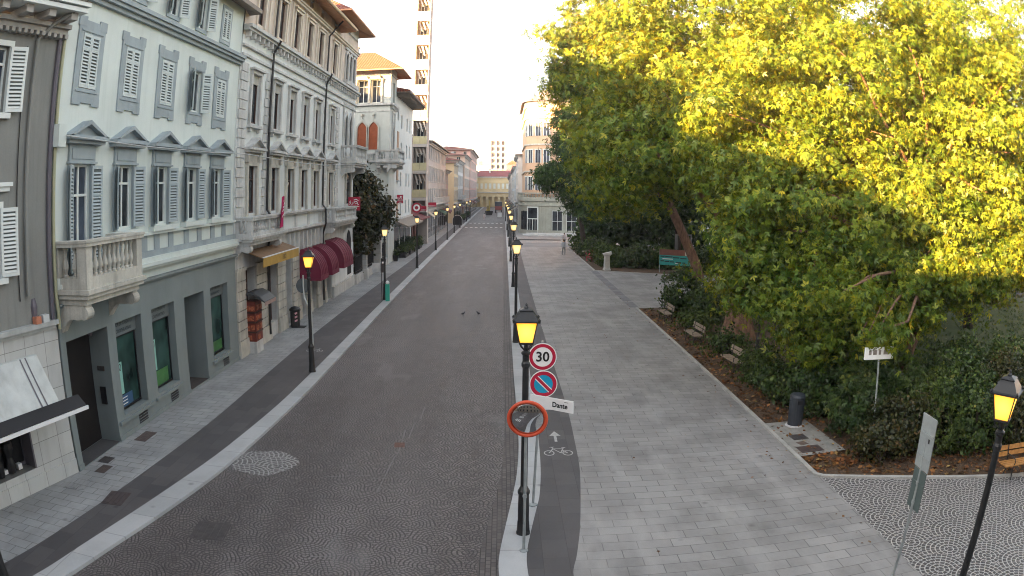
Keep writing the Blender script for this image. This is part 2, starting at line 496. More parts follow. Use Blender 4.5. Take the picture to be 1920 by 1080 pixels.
# kerb stones round the park beds
mb = MB()
mb.sweep([(8.34, 45.9), (8.34, 16.75), (8.5, 16.55), (12.72, 14.9), (14.62, 14.2), (30, 13.0)], [(-.07, -.05), (-.07, .06), (.07, .06), (.07, -.05)])
mb.sweep([(8.34, 96.9), (8.34, 68.0), (15.4, 64.9)], [(-.07, -.05), (-.07, .06), (.07, .06), (.07, -.05)])
struct('bed_edging', mb, mat('edging stone', (.38, .375, .35), .8, .2, 2, fine=.5))
# drain strip across the path mouth
mb = MB()
for a in np.arange(46.2, 67.6, 2.7): mb.quad((7.95, a, .006), (8.55, a, .006), (8.55, a + 2.45, .006), (7.95, a + 2.45, .006))
struct('paving_strip', mb, mat('dark paving strip', (.17, .17, .18), .8, .2, 2))

# painted markings
def mark(name, polys, m, z): 
    mb = MB()
    for p in polys: mb.poly([(x, y, z) for x, y in p])
    return struct(name, mb, m)
def ring(cx, cy, r0, r1, n=20, sy=1.0):
    out = []
    for k in range(n):
        a, b = 2 * math.pi * k / n, 2 * math.pi * (k + 1) / n
        out.append([(cx + r0 * math.cos(a), cy + sy * r0 * math.sin(a)), (cx + r1 * math.cos(a), cy + sy * r1 * math.sin(a)), (cx + r1 * math.cos(b), cy + sy * r1 * math.sin(b)), (cx + r0 * math.cos(b), cy + sy * r0 * math.sin(b))])
    return out
def seg(a, b, w):
    d = Vector((b[0] - a[0], b[1] - a[1])).normalized() * w / 2; n_ = (-d.y, d.x)
    return [(a[0] + n_[0], a[1] + n_[1]), (a[0] - n_[0], a[1] - n_[1]), (b[0] - n_[0], b[1] - n_[1]), (b[0] + n_[0], b[1] + n_[1])]
def bike_mark(cx, cy, k=1.0, fl=1):
    P = lambda x, y: (cx + fl * x * k, cy + y * k * 1.75)
    out = []
    for wx in (-.23, .23):
        out += ring(cx + fl * wx * k, cy - .06 * k * 1.75, .105 * k, .135 * k, 18, 1.45)
    for a, b in (((-.23, -.06), (-.12, .12)), ((-.12, .12), (.13, .12)), ((-.12, .12), (.06, -.06)), ((.06, -.06), (.13, .12)), ((.06, -.06), (.23, -.06)), ((.23, -.06), (.12, .06)), ((.13, .12), (.15, .17)), ((.10, .17), (.20, .17)), ((-.12, .12), (-.14, .19)), ((-.20, .19), (-.08, .2))):
        out.append(seg(P(*a), P(*b), .032 * k))
    return out
mark('road_marking', bike_mark(1.57, 19.75, 1.12), m_bike, .006)
mark('road_marking', [[(1.53, 20.6), (1.61, 20.6), (1.61, 21.15), (1.53, 21.15)], [(1.40, 21.15), (1.74, 21.15), (1.57, 21.6)]], m_bike, .006)
mark('road_marking', bike_mark(-8.55, 32.6, 1.1, -1), m_bike, .006)
# far crossing: raised table with two rows of white blocks
flat('crossing_table', [(-7.7, 149.5), (.45, 149.5), (.45, 166.5), (-7.75, 166.5)], ZR + .006, m_cross)
for yy in (147.6, 167.2):
    mark('road_marking', [[(-7.5 + i * .98, yy), (-7.0 + i * .98, yy), (-7.0 + i * .98, yy + 2.2), (-7.5 + i * .98, yy + 2.2)] for i in range(8)], m_white, ZR + .010)
# zebra crossing below the camera (seen in the traffic mirror)
mark('road_marking', [[(-3.2 + .42 * q, -1.6 + 2.6 * i), (-2.95 + .42 * q, -1.6 + 2.6 * i), (-2.95 + .42 * q, -.3 + 2.6 * i), (-3.2 + .42 * q, -.3 + 2.6 * i)] for i in range(5) for q in range(4)], m_white, ZR + .010)
# odd pale joints and scuffs on the road
rr = random.Random(3)
for (x, y, L, n_) in ((-1.35, 86, 1.2, 2), (-2.2, 95, 1.1, 2), (-3.2, 107, 1.0, 2), (-3.6, 118, 1.0, 2), (-2.2, 70, 1.0, 2)):
    mark('road_marking', [[(x - .45 * q, y + 2.4 * q), (x + .75 - .45 * q, y + 2.4 * q + .05), (x + .72 - .45 * q, y + .5 + 2.4 * q), (x - .45 * q, y + .4 + 2.4 * q)] for q in range(n_)], m_wornw, ZR + .005)
# round patch of setts relaid in pale mortar
m_patch = cobble('setts relaid', 1.5, .14, ((.06, .056, .056), (.12, .112, .11), (.10, .10, .10)), (.36, .36, .35), .15, irr=.03)
flat('road_patch', [(-6.55 + 1.0 * math.cos(t) * (1 + .08 * math.sin(3 * t)), 18.15 + .98 * math.sin(t) * (1 + .06 * math.cos(5 * t))) for t in np.linspace(0, 2 * math.pi, 29)[:-1]], ZR + .006, m_patch)
mb = MB()
for x0, y0, x1, y1 in ((-3.05, 16.7, -2.95, 19.4), (-3.3, 17.6, -2.8, 17.7), (-2.9, 19.6, -2.95, 21.8), (-2.75, 21.0, -2.75, 22.6), (-3.7, 13.2, -3.5, 14.2), (-3.9, 12.9, -3.4, 13.0), (-4.6, 17.5, -3.4, 17.8), (-2.6, 23, -2.6, 24.4)):
    mb.poly([(x, y, ZR + .005) for x, y in seg((x0, y0), (x1, y1), .035)])
struct('mortar_line', mb, m_wornw)
m_rust = mat('rusty iron', (.14, .075, .055), .8, .4, 12)
m_iron = mat('cast iron cover', (.055, .05, .05), .6, .3, 9, bump=.4)
def cover(x, y, sx, sy, rz, label, m, z, name='manhole_cover'):
    mb = MB(lambda a, b, c: (x + a * math.cos(rz) - b * math.sin(rz), y + a * math.sin(rz) + b * math.cos(rz), z + c))
    mb.box(-sx / 2, sx / 2, -sy / 2, sy / 2, -.02, .006)
    nb = 5
    for i in range(nb):
        t = -sx / 2 + sx * (i + .5) / nb
        mb.box(t - sx * .05, t + sx * .05, -sy * .42, sy * .42, .006, .012)
    tag(mb.build(name, m), label, 'manhole cover')
cover(-6.45, 13.5, .85, .95, .1, 'dark square iron cover sunk into the setts of the road', m_iron, ZR)
cover(-2.95, 20.35, .3, .42, .1, 'small rusty orange cover in the middle of the setts', m_rust, ZR)
cover(-9.55, 14.2, .62, .85, .12, 'brown square cover set in the dark band of the left pavement', mat('brown cover', (.06, .048, .048), .7, .2, 8), .002)
cover(-11.0, 19.0, .45, .95, .0, 'reddish cover in the pavement under the first bank window', mat('reddish cover', (.085, .065, .06), .7, .2, 8), .002)
cover(-11.25, 16.6, .4, .5, .0, 'small dark grating in the pavement by the bank doorway', m_iron, .002)
cover(-10.95, 15.9, .35, .6, .0, 'brown grating in the pavement outside the dark doorway', mat('brown grating', (.08, .065, .06), .7, .2, 8), .002)
cover(-11.15, 14.6, .7, .75, .2, 'pale stone cover with dark rim at the foot of the marble corner', m_slabl, .004)
"""slab under the bin"""
flat('concrete_slab', [(8.42, 18.2), (10.1, 18.35), (10.0, 21.6), (8.42, 21.5)], .03, mat('concrete', (.27, .265, .24), .9, .2, 3, fine=.4))
cover(9.05, 19.9, .55, .5, .1, 'dark iron grating nearest the litter bin on the concrete pad', m_iron, .032)
cover(9.0, 18.75, .8, .55, .05, 'larger brown grating at the near end of the concrete pad', mat('brown iron', (.07, .05, .045), .7, .2, 9), .032)
cover(8.95, 19.3, .3, .3, .3, 'small round-looking valve lid between two gratings on the concrete pad', mat('rust lid', (.12, .09, .075), .7, .2, 9), .032)

# ------------------------------------------------------------------ street furniture materials
m_black = mat('black painted iron', (.016, .017, .018), .45, .25, 6, spec=.5)
m_dgreen = mat('dark green iron', (.012, .020, .016), .45, .25, 6, spec=.5)
def lamp_mat(name, edge, core, k):
    m, n, b_ = new_mat(name)
    tc = n.node('ShaderNodeTexCoord'); vd = n.node('ShaderNodeVectorMath', operation='DISTANCE')
    n.link(tc.outputs['Object'], vd.inputs[0]); vd.inputs[1].default_value = (0, 0, 4.46)
    c_ = n.mix(n.ramp(vd.outputs['Value'], .13, .30), core, edge)
    b_.inputs['Base Color'].default_value = (.4, .2, .05, 1)
    n.link(c_, b_.inputs['Emission Color']); b_.inputs['Emission Strength'].default_value = k
    return m
m_lamp = lamp_mat('lamp glass lit', (.95, .30, .012), (1.0, .60, .10), .125)
m_lampw = lamp_mat('lamp glass lit pale', (.85, .50, .16), (1.0, .80, .42), .085)  # same lanterns farther off, their overexposure painted as a paler glow
m_steel = mat('galvanised steel', (.33, .36, .36), .45, .2, 5, metal=.35)
m_red = mat('sign red', (.42, .012, .045), .45, .05)
m_wht = mat('sign white', (.80, .80, .80), .4, .04)
m_blue = mat('sign blue', (.01, .30, .50), .4, .05)
m_ink = mat('sign black', (.012, .012, .014), .5, .1)
m_signback = mat('sign back grey', (.30, .33, .33), .5, .12, 3, fine=.25)
m_orange = mat('mirror rim orange red', (.62, .085, .035), .4, .1)
m_wood = mat('weathered bench wood', (.26, .205, .15), .75, .3, 7, fine=.5)
m_woodo = mat('varnished bench wood', (.42, .205, .06), .5, .3, 7, fine=.4)

# ------------------------------------------------------------------ street lamps
def make_lamp():
    o = thing('street_lamp', 'x', 'street lamp')
    p = MB()
    p.lathe([(.150, 0), (.150, .05), (.138, .08), (.125, .30), (.118, .34), (.118, .62), (.11, .95), (.128, .99), (.128, 1.05), (.105, 1.09), (.072, 1.16), (.062, 3.70), (.085, 3.74), (.085, 3.80), (.066, 3.84), (.066, 3.96), (.09, 3.98), (.09, 4.02), (.05, 4.05)], n=14)
    p.build('post', m_black, o, smooth=False)
    c = MB()                                             # cradle and cage bars
    for sx, sy in ((1, 1), (1, -1), (-1, 1), (-1, -1)):
        c.tube([(0, 0, 4.03), (.05 * sx, .05 * sy, 4.08), (.10 * sx, .10 * sy, 4.14), (.125 * sx, .125 * sy, 4.21)], .011, 5)
        c.tube([(.128 * sx, .128 * sy, 4.20), (.205 * sx, .205 * sy, 4.63)], .012, 5)
    c.lathe([(.13 * 1.414, 4.19), (.14 * 1.414, 4.20), (.14 * 1.414, 4.222), (.13 * 1.414, 4.23)], n=4, a0=math.pi / 4)
    c.lathe([(.03, 4.02), (.045, 4.10), (.03, 4.19)], n=8)
    c.build('lantern_cage', m_black, o)
    gl = MB()
    q = 1.414
    gl.lathe([(.118 * q, 4.228), (.196 * q, 4.625)], n=4, a0=math.pi / 4)
    gl.build('lantern_glass', m_lamp, o)
    r = MB()
    r.lathe([(.20 * q, 4.625), (.265 * q, 4.63), (.265 * q, 4.655), (.235 * q, 4.67), (.15 * q, 4.80), (.125 * q, 4.83), (.135 * q, 4.845), (.115 * q, 4.862), (.05 * q, 4.885)], n=4, a0=math.pi / 4)
    r.lathe([(.03, 4.87), (.045, 4.895), (.03, 4.92), (.018, 4.935), (.026, 4.95), (.004, 4.985)], n=8)
    for sx, sy in ((1, 1), (1, -1), (-1, 1), (-1, -1)):
        r.lathe([(.02, 4.655), (.03, 4.68), (.008, 4.71)], c=(.245 * sx, .245 * sy, 0), n=6)
    r.build('lantern_roof', m_black, o)
    return o
lamp0 = make_lamp()
LG = 'lit lantern street lamps along the kerbs'
lamps = [
    (.46, 14.40, 0.0, 'tall black street lamp with lit amber lantern, nearest one, standing beside the orange-rimmed traffic mirror'),
    (.63, 35.2, .1, 'black street lamp whose pale lit lantern shows right above the nearest lantern'),
    (.78, 56.0, .2, 'black street lamp on the right kerb, third from the traffic mirror'),
    (.80, 76.5, .0, 'black street lamp on the right kerb, fourth from the traffic mirror'),
    (.80, 97.0, .3, 'black street lamp on the right kerb level with the near edge of the side street'),
    (.78, 117.5, .1, 'small far street lamp on the right kerb level with the rounded corner building'),
    (.72, 138.0, .2, 'farthest street lamp on the right kerb just before the crossing'),
    (-7.65, 28.53, .12, 'black street lamp with glowing amber lantern in front of the burgundy awnings'),
    (-7.76, 48.86, .2, 'black street lamp with amber lantern beside the turquoise post, dark tree behind'),
    (-7.92, 69.2, .1, 'black street lamp on the left kerb in front of the dark planters'),
    (-8.08, 90.5, .3, 'slim street lamp on the left kerb level with the balcony tower'),
    (-8.12, 110.0, .1, 'slim street lamp on the left kerb past the balcony tower'),
    (-8.28, 128.0, .2, 'small far street lamp on the left kerb by the grey palazzo'),
    (-8.35, 146.0, .2, 'tiny street lamp on the left kerb at the near side of the crossing'),
    (-8.5, 176.0, .1, 'tiny street lamp on the left kerb beyond the crossing'),
    (-8.6, 196.0, .1, 'tiniest street lamp on the left kerb far beyond the crossing'),
    (.55, 178.0, .1, 'tiny street lamp on the right kerb beyond the crossing'),
    (-10.05, 9.2, .3, 'black lamp post cut off at the lower left corner of the view'),
    (7.45, 7.95, .62, 'black street lamp with bright amber lantern on the arc-patterned plaza at far right'),
]
for i, (x, y, rz, lb) in enumerate(lamps):
    o = lamp0 if i == 0 else copy_tree(lamp0)
    o.location = (x, y, 0); o.rotation_euler = (0, 0, rz); tag(o, lb, 'street lamp', LG)
    if (x > 0 and 30 < y) or y > 45:
        for ch in kids(o):
            if ch.name.startswith('lantern_glass'): ch.data = ch.data.copy(); ch.data.materials[0] = m_lampw
    if i == len(lamps) - 1: o.rotation_euler = (R(.4), R(-1.6), rz)
# old park lamp, dark and unlit, its head among the leaves
o = thing('park_lamp', 'dark slender park lamp post rising into the foliage behind the third bench', 'park lamp', (11.42, 31.1, 0))
p = MB(); p.lathe([(.13, 0), (.12, .9), (.09, 1.0), (.06, 1.1), (.05, 3.9), (.08, 3.95), (.04, 4.0)], c=(11.42, 31.1, 0), n=10); p.build('post', m_black, o)
p = MB(); p.lathe([(.04, 4.0), (.16, 4.1), (.22, 4.5), (.28, 4.52), (.1, 4.8), (.02, 4.9)], c=(11.42, 31.1, 0), n=6); p.build('lantern_head', m_black, o)

# ------------------------------------------------------------------ traffic signs by the mirror
def disc(mb, c, r0, r1, y, n=40):
    """flat ring or disc facing -y at depth y"""
    cx, cz = c
    for k in range(n):
        a, b = 2 * math.pi * k / n, 2 * math.pi * (k + 1) / n
        A = lambda r, t: (cx + r * math.cos(t), y, cz + r * math.sin(t))
        if r0 <= 0: mb.add([A(r1, a), A(r1, b), (cx, y, cz)], [(0, 1, 2)])
        else: mb.quad(A(r0, a), A(r1, a), A(r1, b), A(r0, b))
    return mb
o = thing('traffic_sign_post', 'grey post with thirty limit disc, no-parking disc and white street name plate', 'traffic sign', (.725, 15.96, 0))
pm = MB(); pm.tube([(.725, 15.96, 0), (.80, 15.96, 2.0), (.865, 15.96, 3.93)], .03, 8); pm.lathe([(.11, .002), (.11, .03), (.05, .06)], c=(.725, 15.96, 0), n=10); pm.build('post', m_steel, o)
def back_disc(c, r, y):
    mb = MB()
    n = 40
    F = [(c[0] + r * math.cos(2 * math.pi * k / n), y, c[1] + r * math.sin(2 * math.pi * k / n)) for k in range(n)]
    return mb.prism(F, (0, .022, 0))
d1 = back_disc((.868, 3.59), .305, 15.895).build('speed_limit_disc', m_signback, o)
tag(d1, 'white disc with red border and black thirty')
disc(MB(), (.868, 3.59), .285, .305, 15.892).build('white_edge', m_wht, d1)
disc(MB(), (.868, 3.59), .215, .286, 15.890).build('red_border', m_red, d1)
disc(MB(), (.868, 3.59), 0, .216, 15.892).build('white_field', m_wht, d1)
text_mesh('30', .30, 'numerals', m_ink, d1, (.868, 15.886, 3.585), rot_face((0, -1, 0)), bold=.006)
d2 = back_disc((.897, 2.985), .305, 15.885).build('no_parking_disc', m_signback, o)
tag(d2, 'blue disc with red border and red diagonal bar')
disc(MB(), (.897, 2.985), .285, .305, 15.882).build('white_edge', m_wht, d2)
disc(MB(), (.897, 2.985), .205, .286, 15.880).build('red_border', m_red, d2)
disc(MB(), (.897, 2.985), 0, .206, 15.882).build('blue_field', m_blue, d2)
def diag(w, y):
    c, s_ = math.cos(R(-45)), math.sin(R(-45)); L = .215
    return MB().poly([(.897 + a * c - b * s_, y, 2.985 + a * s_ + b * c) for a, b in ((-L, -w), (L, -w), (L, w), (-L, w))])
diag(.052, 15.8795).build('bar_edge', m_wht, d2); diag(.033, 15.8775).build('red_bar', m_red, d2)
A, B = Vector((.62, 15.84, 0)), Vector((1.50, 15.20, 0)); dx = (B - A).normalized(); nn = Vector((dx.y, -dx.x, 0))
T = lambda s, n_, z: tuple(A + dx * s + nn * n_ + Vector((0, 0, z)))
L = (B - A).length
pl = MB(T).box(0, L, -.015, .015, 2.51, 2.775).build('street_name_plate', m_wht, o); tag(pl, 'white plate lettered Dante')
c_ = A + dx * (L * .70) + nn * .018
text_mesh('Dante', .155, 'lettering', m_ink, pl, (c_.x, c_.y, 2.635), rot_face(nn), bold=.004)
MB(T).box(L * .80, L * .89, .0152, .017, 2.722, 2.733).build('small_line', m_ink, pl)
p2 = MB().box(.66, 1.11, 15.86, 15.885, 2.40, 2.55).build('supplementary_plate', m_wht, o)
mb = MB()
for x0, x1, z in ((.72, .82, 2.505), (.86, 1.06, 2.51), (.70, .80, 2.46), (.84, 1.03, 2.455)): mb.box(x0, x1, 15.855, 15.8595, z - .009, z + .009)
build_each(mb, 'dark_line', m_ink, p2)

# ------------------------------------------------------------------ convex traffic mirror
mm_, mn, mbs = new_mat('convex mirror'); mbs.inputs['Metallic'].default_value = 1; mbs.inputs['Roughness'].default_value = .03; mbs.inputs['Base Color'].default_value = (.72, .74, .75, 1)
o = thing('traffic_mirror', 'round convex traffic mirror with orange-red rim on a thin grey post', 'traffic mirror', (.453, 13.53, 0))
pm = MB(); pm.tube([(.453, 13.53, 0), (.453, 13.53, 3.05)], .03, 8); pm.lathe([(.09, .002), (.09, .025), (.04, .05)], c=(.453, 13.53, 0), n=10)
pm.tube([(.453, 13.53, 1.30), (.453, 13.47, 1.30)], .045, 8); pm.build('post', m_steel, o)
Mm = Matrix.Translation((.475, 13.42, 2.95)) @ rot_face((-.09, -1, -.13))
tm = lambda *p: tuple(Mm @ Vector(p))
rad, dep = .315, .065
prof = [(rad * math.sin(t) / math.sin(.8), dep * (math.cos(t) - math.cos(.8)) / (1 - math.cos(.8))) for t in np.linspace(.8, .0, 14)]
prof[-1] = (.0005, prof[-1][1])
MB(tm).lathe(prof, n=48).build('mirror_glass', mm_, o, smooth=True)
rim = MB(tm); n = 48
ringp = [(.35 + .035 * math.cos(a), .006 + .035 * math.sin(a)) for a in np.linspace(0, 2 * math.pi, 9)[:-1]]
v = []; f = []
for k in range(n):
    t = 2 * math.pi * k / n
    for r_, z_ in ringp: v.append((r_ * math.cos(t), r_ * math.sin(t), z_))
for k in range(n):
    for i in range(8): f.append((k * 8 + i, k * 8 + (i + 1) % 8, ((k + 1) % n) * 8 + (i + 1) % 8, ((k + 1) % n) * 8 + i))
rim.add(v, f); rim.build('rim', m_orange, o, smooth=True)
MB(tm).lathe([(.33, -.002), (.33, -.03), (.2, -.08), (.03, -.1)], n=32).build('back_shell', m_black, o)

# ------------------------------------------------------------------ signs seen from behind, right foreground
o = thing('traffic_sign_post', 'leaning grey post with two sign plates seen from behind at the plaza edge', 'traffic sign', (7.12, 9.8, 0))
MB().tube([(7.12, 9.8, 0), (7.20, 9.8, 3.66)], .032, 8).build('post', m_steel, o)
A = Vector((7.10, 10.08, 0)); B = Vector((7.06, 9.52, 0)); dx = (B - A).normalized(); nn = Vector((dx.y, -dx.x, 0))
T = lambda s, n_, z: tuple(A + dx * s + nn * n_ + Vector((0, 0, z)))
u = MB(T); u.box(0, .56, -.10, -.085, 2.78, 3.74); u.box(.02, .54, -.085, -.07, 3.40, 3.44); u.box(.02, .54, -.085, -.07, 2.98, 3.02)
up = u.build('upper_plate', m_signback, o); tag(up, 'pale grey sign back with clamp rails')
MB(T).box(.36, .42, -.0848, -.082, 3.28, 3.36).build('sticker', m_ink, up)
l = MB(T); l.box(.03, .53, -.10, -.085, 2.02, 2.76); l.box(.03, .53, -.085, -.07, 2.5, 2.53)
tag(l.build('lower_plate', mat('sign back dark green grey', (.085, .115, .11), .5, .15, 3), o), 'darker green-grey sign back')
cl = MB()
for z in (2.15, 2.52, 3.0, 3.42): cl.lathe([(.045, -.03), (.045, .03)], c=(7.12 + .08 * z / 3.66, 9.8, z), n=8)
build_each(cl, 'clamp', m_steel, o)

# white flat sign among the leaves
o = thing('sign', 'white sign on a thin post half covered by drooping leaves', 'sign', (11.05, 18.3, 0))
MB().tube([(11.05, 18.3, 0), (10.86, 18.3, 2.9)], .03, 8).build('post', m_steel, o)
pn = MB().box(10.30, 11.36, 18.22, 18.30, 2.78, 3.13).build('panel', m_wht, o)
mb = MB()
for x0, x1 in ((10.42, 10.52), (10.58, 10.72), (10.80, 10.88), (10.98, 11.2)): mb.box(x0, x1, 18.212, 18.218, 2.92, 3.06)
build_each(mb, 'dark_line', mat('faded ink', (.25, .22, .2), .7, .3, 9), pn)

# round sign seen from behind on a curved pole by the left lamp
o = thing('traffic_sign_post', 'round grey sign back on a curved white pole in front of the burgundy awning', 'traffic sign', (-7.62, 28.75, 0))
MB().tube([(-7.62, 28.75, 0), (-7.62, 28.75, 1.6), (-7.64, 28.76, 2.4), (-7.80, 28.85, 2.66), (-7.98, 28.97, 2.95), (-8.02, 29.0, 3.4), (-8.02, 29.0, 3.85)], .033, 8).build('post', mat('white pole', (.5, .52, .5), .5, .15), o)
F = [(-8.05 + .30 * math.cos(2 * math.pi * k / 32), 29.04, 3.42 + .30 * math.sin(2 * math.pi * k / 32)) for k in range(32)]
u = MB().prism(F, (0, .02, 0)); u.box(-8.3, -7.8, 29.02, 29.04, 3.40, 3.45)
u.build('sign_back', mat('sign back blue grey', (.10, .115, .125), .55, .15, 4), o)

# sign box and round sign on the lamp beside the tree
o = thing('sign', 'white sign panel with dark flag-shaped bracket beside the second left lamp', 'sign', (-8.1, 48.95, 0))
u = MB(); u.tube([(-7.98, 48.95, 0), (-7.98, 48.95, 2.75)], .028, 7); u.box(-8.02, -7.68, 48.9, 48.93, 2.52, 2.72); u.build('post', m_black, o)
MB().box(-8.62, -8.05, 48.90, 48.97, 1.82, 2.42).build('panel', mat('panel white', (.55, .55, .54), .6, .15, 3), o)
MB().box(-8.04, -7.84, 48.88, 48.96, 1.8, 2.4).build('dark_panel', mat('panel dark', (.07, .06, .06), .6, .2, 3), o)

o = thing('charging_post', 'slim turquoise post with white round top by the second left lamp', 'post', (-7.45, 48.3, 0))
MB().box(-7.62, -7.36, 48.15, 48.4, 0, 1.12).build('body', mat('turquoise paint', (.04, .36, .27), .5, .1, 3), o)
MB().lathe([(.10, 1.11), (.13, 1.2), (.10, 1.30), (.02, 1.34)], c=(-7.49, 48.28, 0), n=12).build('cap', m_wht, o, smooth=True)

# ------------------------------------------------------------------ benches
def make_bench(m_slat, L=1.75):
    o = thing('park_bench', 'x', 'bench')
    s = MB()
    for i in range(4): s.box(-L / 2, L / 2, -.02 + .118 * i, .078 + .118 * i, .43 + .004 * i, .465 + .004 * i)
    s.build('seat', m_slat, o)
    b = MB()
    for i in range(2):
        z = .60 + .17 * i; y = .47 + .035 * i
        b.prism([(-L / 2, y, z), (-L / 2, y + .03, z - .006), (-L / 2, y + .055, z + .125), (-L / 2, y + .025, z + .131)], (L, 0, 0))
    b.build('backrest', m_slat, o)
    for sx in (-.62, .62):
        l = MB()
        l.tube([(sx, .02, 0), (sx, .05, .22), (sx, .02, .42), (sx, .42, .43)], .022, 6)
        l.tube([(sx, .52, 0), (sx, .42, .22), (sx, .44, .45), (sx, .53, .92)], .022, 6)
        l.tube([(sx, .04, .22), (sx, .22, .30), (sx, .43, .22)], .016, 6)
        l.tube([(sx, .0, .43), (sx, -.03, .6), (sx, .12, .66), (sx, .48, .66)], .018, 6)
        l.build('leg', m_black, o)
    return o
b0 = make_bench(m_wood)
for i, (x, y, rz, lb) in enumerate(((9.05, 41.6, -88, 'wooden slatted bench farthest along the pavement edge, against a bush at the path corner'),
                                    (9.10, 35.1, -86, 'wooden slatted bench standing in front of the thick tree trunk'),
                                    (9.38, 29.2, -84, 'wooden slatted bench with pale slats nearest the litter bin'))):
    o = b0 if i == 0 else copy_tree(b0)
    o.location = (x, y, 0); o.rotation_euler = (0, 0, R(rz)); tag(o, lb, 'bench', 'benches facing the pavement')
b1 = make_bench(m_woodo, 2.0); b1.location = (14.75, 13.95, 0.02); b1.rotation_euler = (0, 0, R(-4)); tag(b1, 'orange varnished bench at the hedge edge behind the right lamp', 'bench')

# ------------------------------------------------------------------ bins, boards, small things
o = thing('litter_bin', 'dark blue-grey cylindrical litter bin on the concrete pad by the hedge', 'litter bin', (9.38, 21.1, .03))
MB().lathe([(.27, .03), (.26, .06), (.27, .98), (.28, 1.0), (.24, 1.08), (.1, 1.12)], c=(9.38, 21.1, 0), n=20).build('body', mat('bin blue grey', (.03, .036, .045), .5, .15, 3), o)
MB().lathe([(.33, .028), (.33, .055), (.28, .07)], c=(9.38, 21.1, 0), n=20).build('base', mat('bin base', (.42, .42, .42), .8, .2, 4), o)
MB().box(9.28, 9.48, 20.815, 20.84, .80, .92).build('opening', m_ink, o)

o = thing('litter_bin', 'dark litter bin with red and white stripes beside the shop doorway', 'litter bin', (-11.15, 38.4, 0))
MB().lathe([(.24, .0), (.27, .05), (.28, .85), (.33, .9), (.33, .98), (.2, 1.08), (.06, 1.12)], c=(-11.15, 38.4, 0), n=14).build('body', m_black, o)
u = MB()
for k in range(3): u.prism([(-11.1 + .02 * k, 38.105, .30 + .2 * k), (-10.95, 38.13, .36 + .2 * k), (-10.95, 38.13, .46 + .2 * k), (-11.1, 38.105, .40 + .2 * k)], (0, .02, 0))
build_each(u, 'stripe', mat('stripe pink white', (.65, .35, .38), .6, .1), o)
tag(MB().box(-11.3, -10.55, 38.05, 38.75, .0045, .014).build('doormat', mat('mat black', (.015, .016, .016), .9, .2), None), 'flat black mat on the pavement under the striped bin', 'mat')

o = thing('information_board', 'turquoise information board with reddish top strip beside the leaning trunk', 'information board', (15.7, 66.6, 0))
A = Vector((14.26, 67.3, 0)); B = Vector((17.1, 66.0, 0)); dx = (B - A).normalized(); nn = Vector((dx.y, -dx.x, 0)); LB_ = (B - A).length
T = lambda s, n_, z: tuple(A + dx * s + nn * n_ + Vector((0, 0, z)))
for s in (.02, LB_ - .02): MB(T).box(s - .03, s + .03, -.03, .03, 0, 2.1).build('leg', m_steel, o)
bp = MB(T).box(0, LB_, -.03, .03, .72, 1.62).build('panel', mat('board turquoise', (.03, .33, .31), .5, .08, 2), o)
tp = MB(T).box(0, LB_, -.03, .03, 1.62, 2.14).build('top_strip', mat('board brownish red', (.22, .085, .06), .5, .2, 2), o)
MB(T).box(LB_ * .78, LB_ * .98, .031, .034, 1.66, 2.06).build('pale_picture', mat('board pale', (.55, .5, .42), .5, .1, 2), tp)
u = MB(T)
for s0, s1, z in ((.1, .5, 1.5), (.55, 1.25, 1.48), (1.3, 1.9, 1.42), (2.0, 2.6, 1.38), (.12, .45, 1.08), (.5, .95, 1.05), (1.0, 1.4, 1.03), (1.6, 2.1, 1.0), (2.2, 2.5, .98)): u.box(s0, s1, .031, .034, z - .05, z + .05)
build_each(u, 'illegible_line', mat('board dark print', (.02, .05, .055), .6, .2), bp)
u = MB(T)
for s0, s1, z in ((.3, 1.3, 1.28), (1.5, 1.75, .90)): u.box(s0, s1, .031, .034, z - .035, z + .035)
build_each(u, 'white_line', m_wht, bp)
o = thing('notice_post', 'grey upright notice frame behind the turquoise board', 'notice', (17.1, 72, 0))
u = MB(); u.box(16.85, 17.1, 72, 72.12, 0, 3.3); u.box(17.1, 18.6, 72, 72.1, 3.15, 3.3); u.box(18.45, 18.6, 72, 72.1, 0, 3.15); u.build('frame', mat('notice grey', (.16, .16, .155), .7, .2), o)

o = thing('stone_pedestal', 'white stone pedestal with sloping top at the park corner', 'pedestal', (9.55, 68.7, 0))
MB().lathe([(.42, 0), (.42, .12), (.34, .18), (.30, 1.3), (.36, 1.36), (.40, 1.42), (.34, 1.46)], c=(9.55, 68.7, 0), n=4, a0=math.pi / 4 + .2).build('column', mat('white stone', (.48, .48, .45), .75, .15, 3, fine=.3), o)
MB().prism([(9.15, 68.35, 1.46), (9.95, 68.45, 1.46), (9.95, 68.45, 1.72), (9.15, 68.35, 1.54)], (.02, .62, 0)).build('sloping_top', mat('pedestal top', (.55, .55, .53), .6, .1), o)

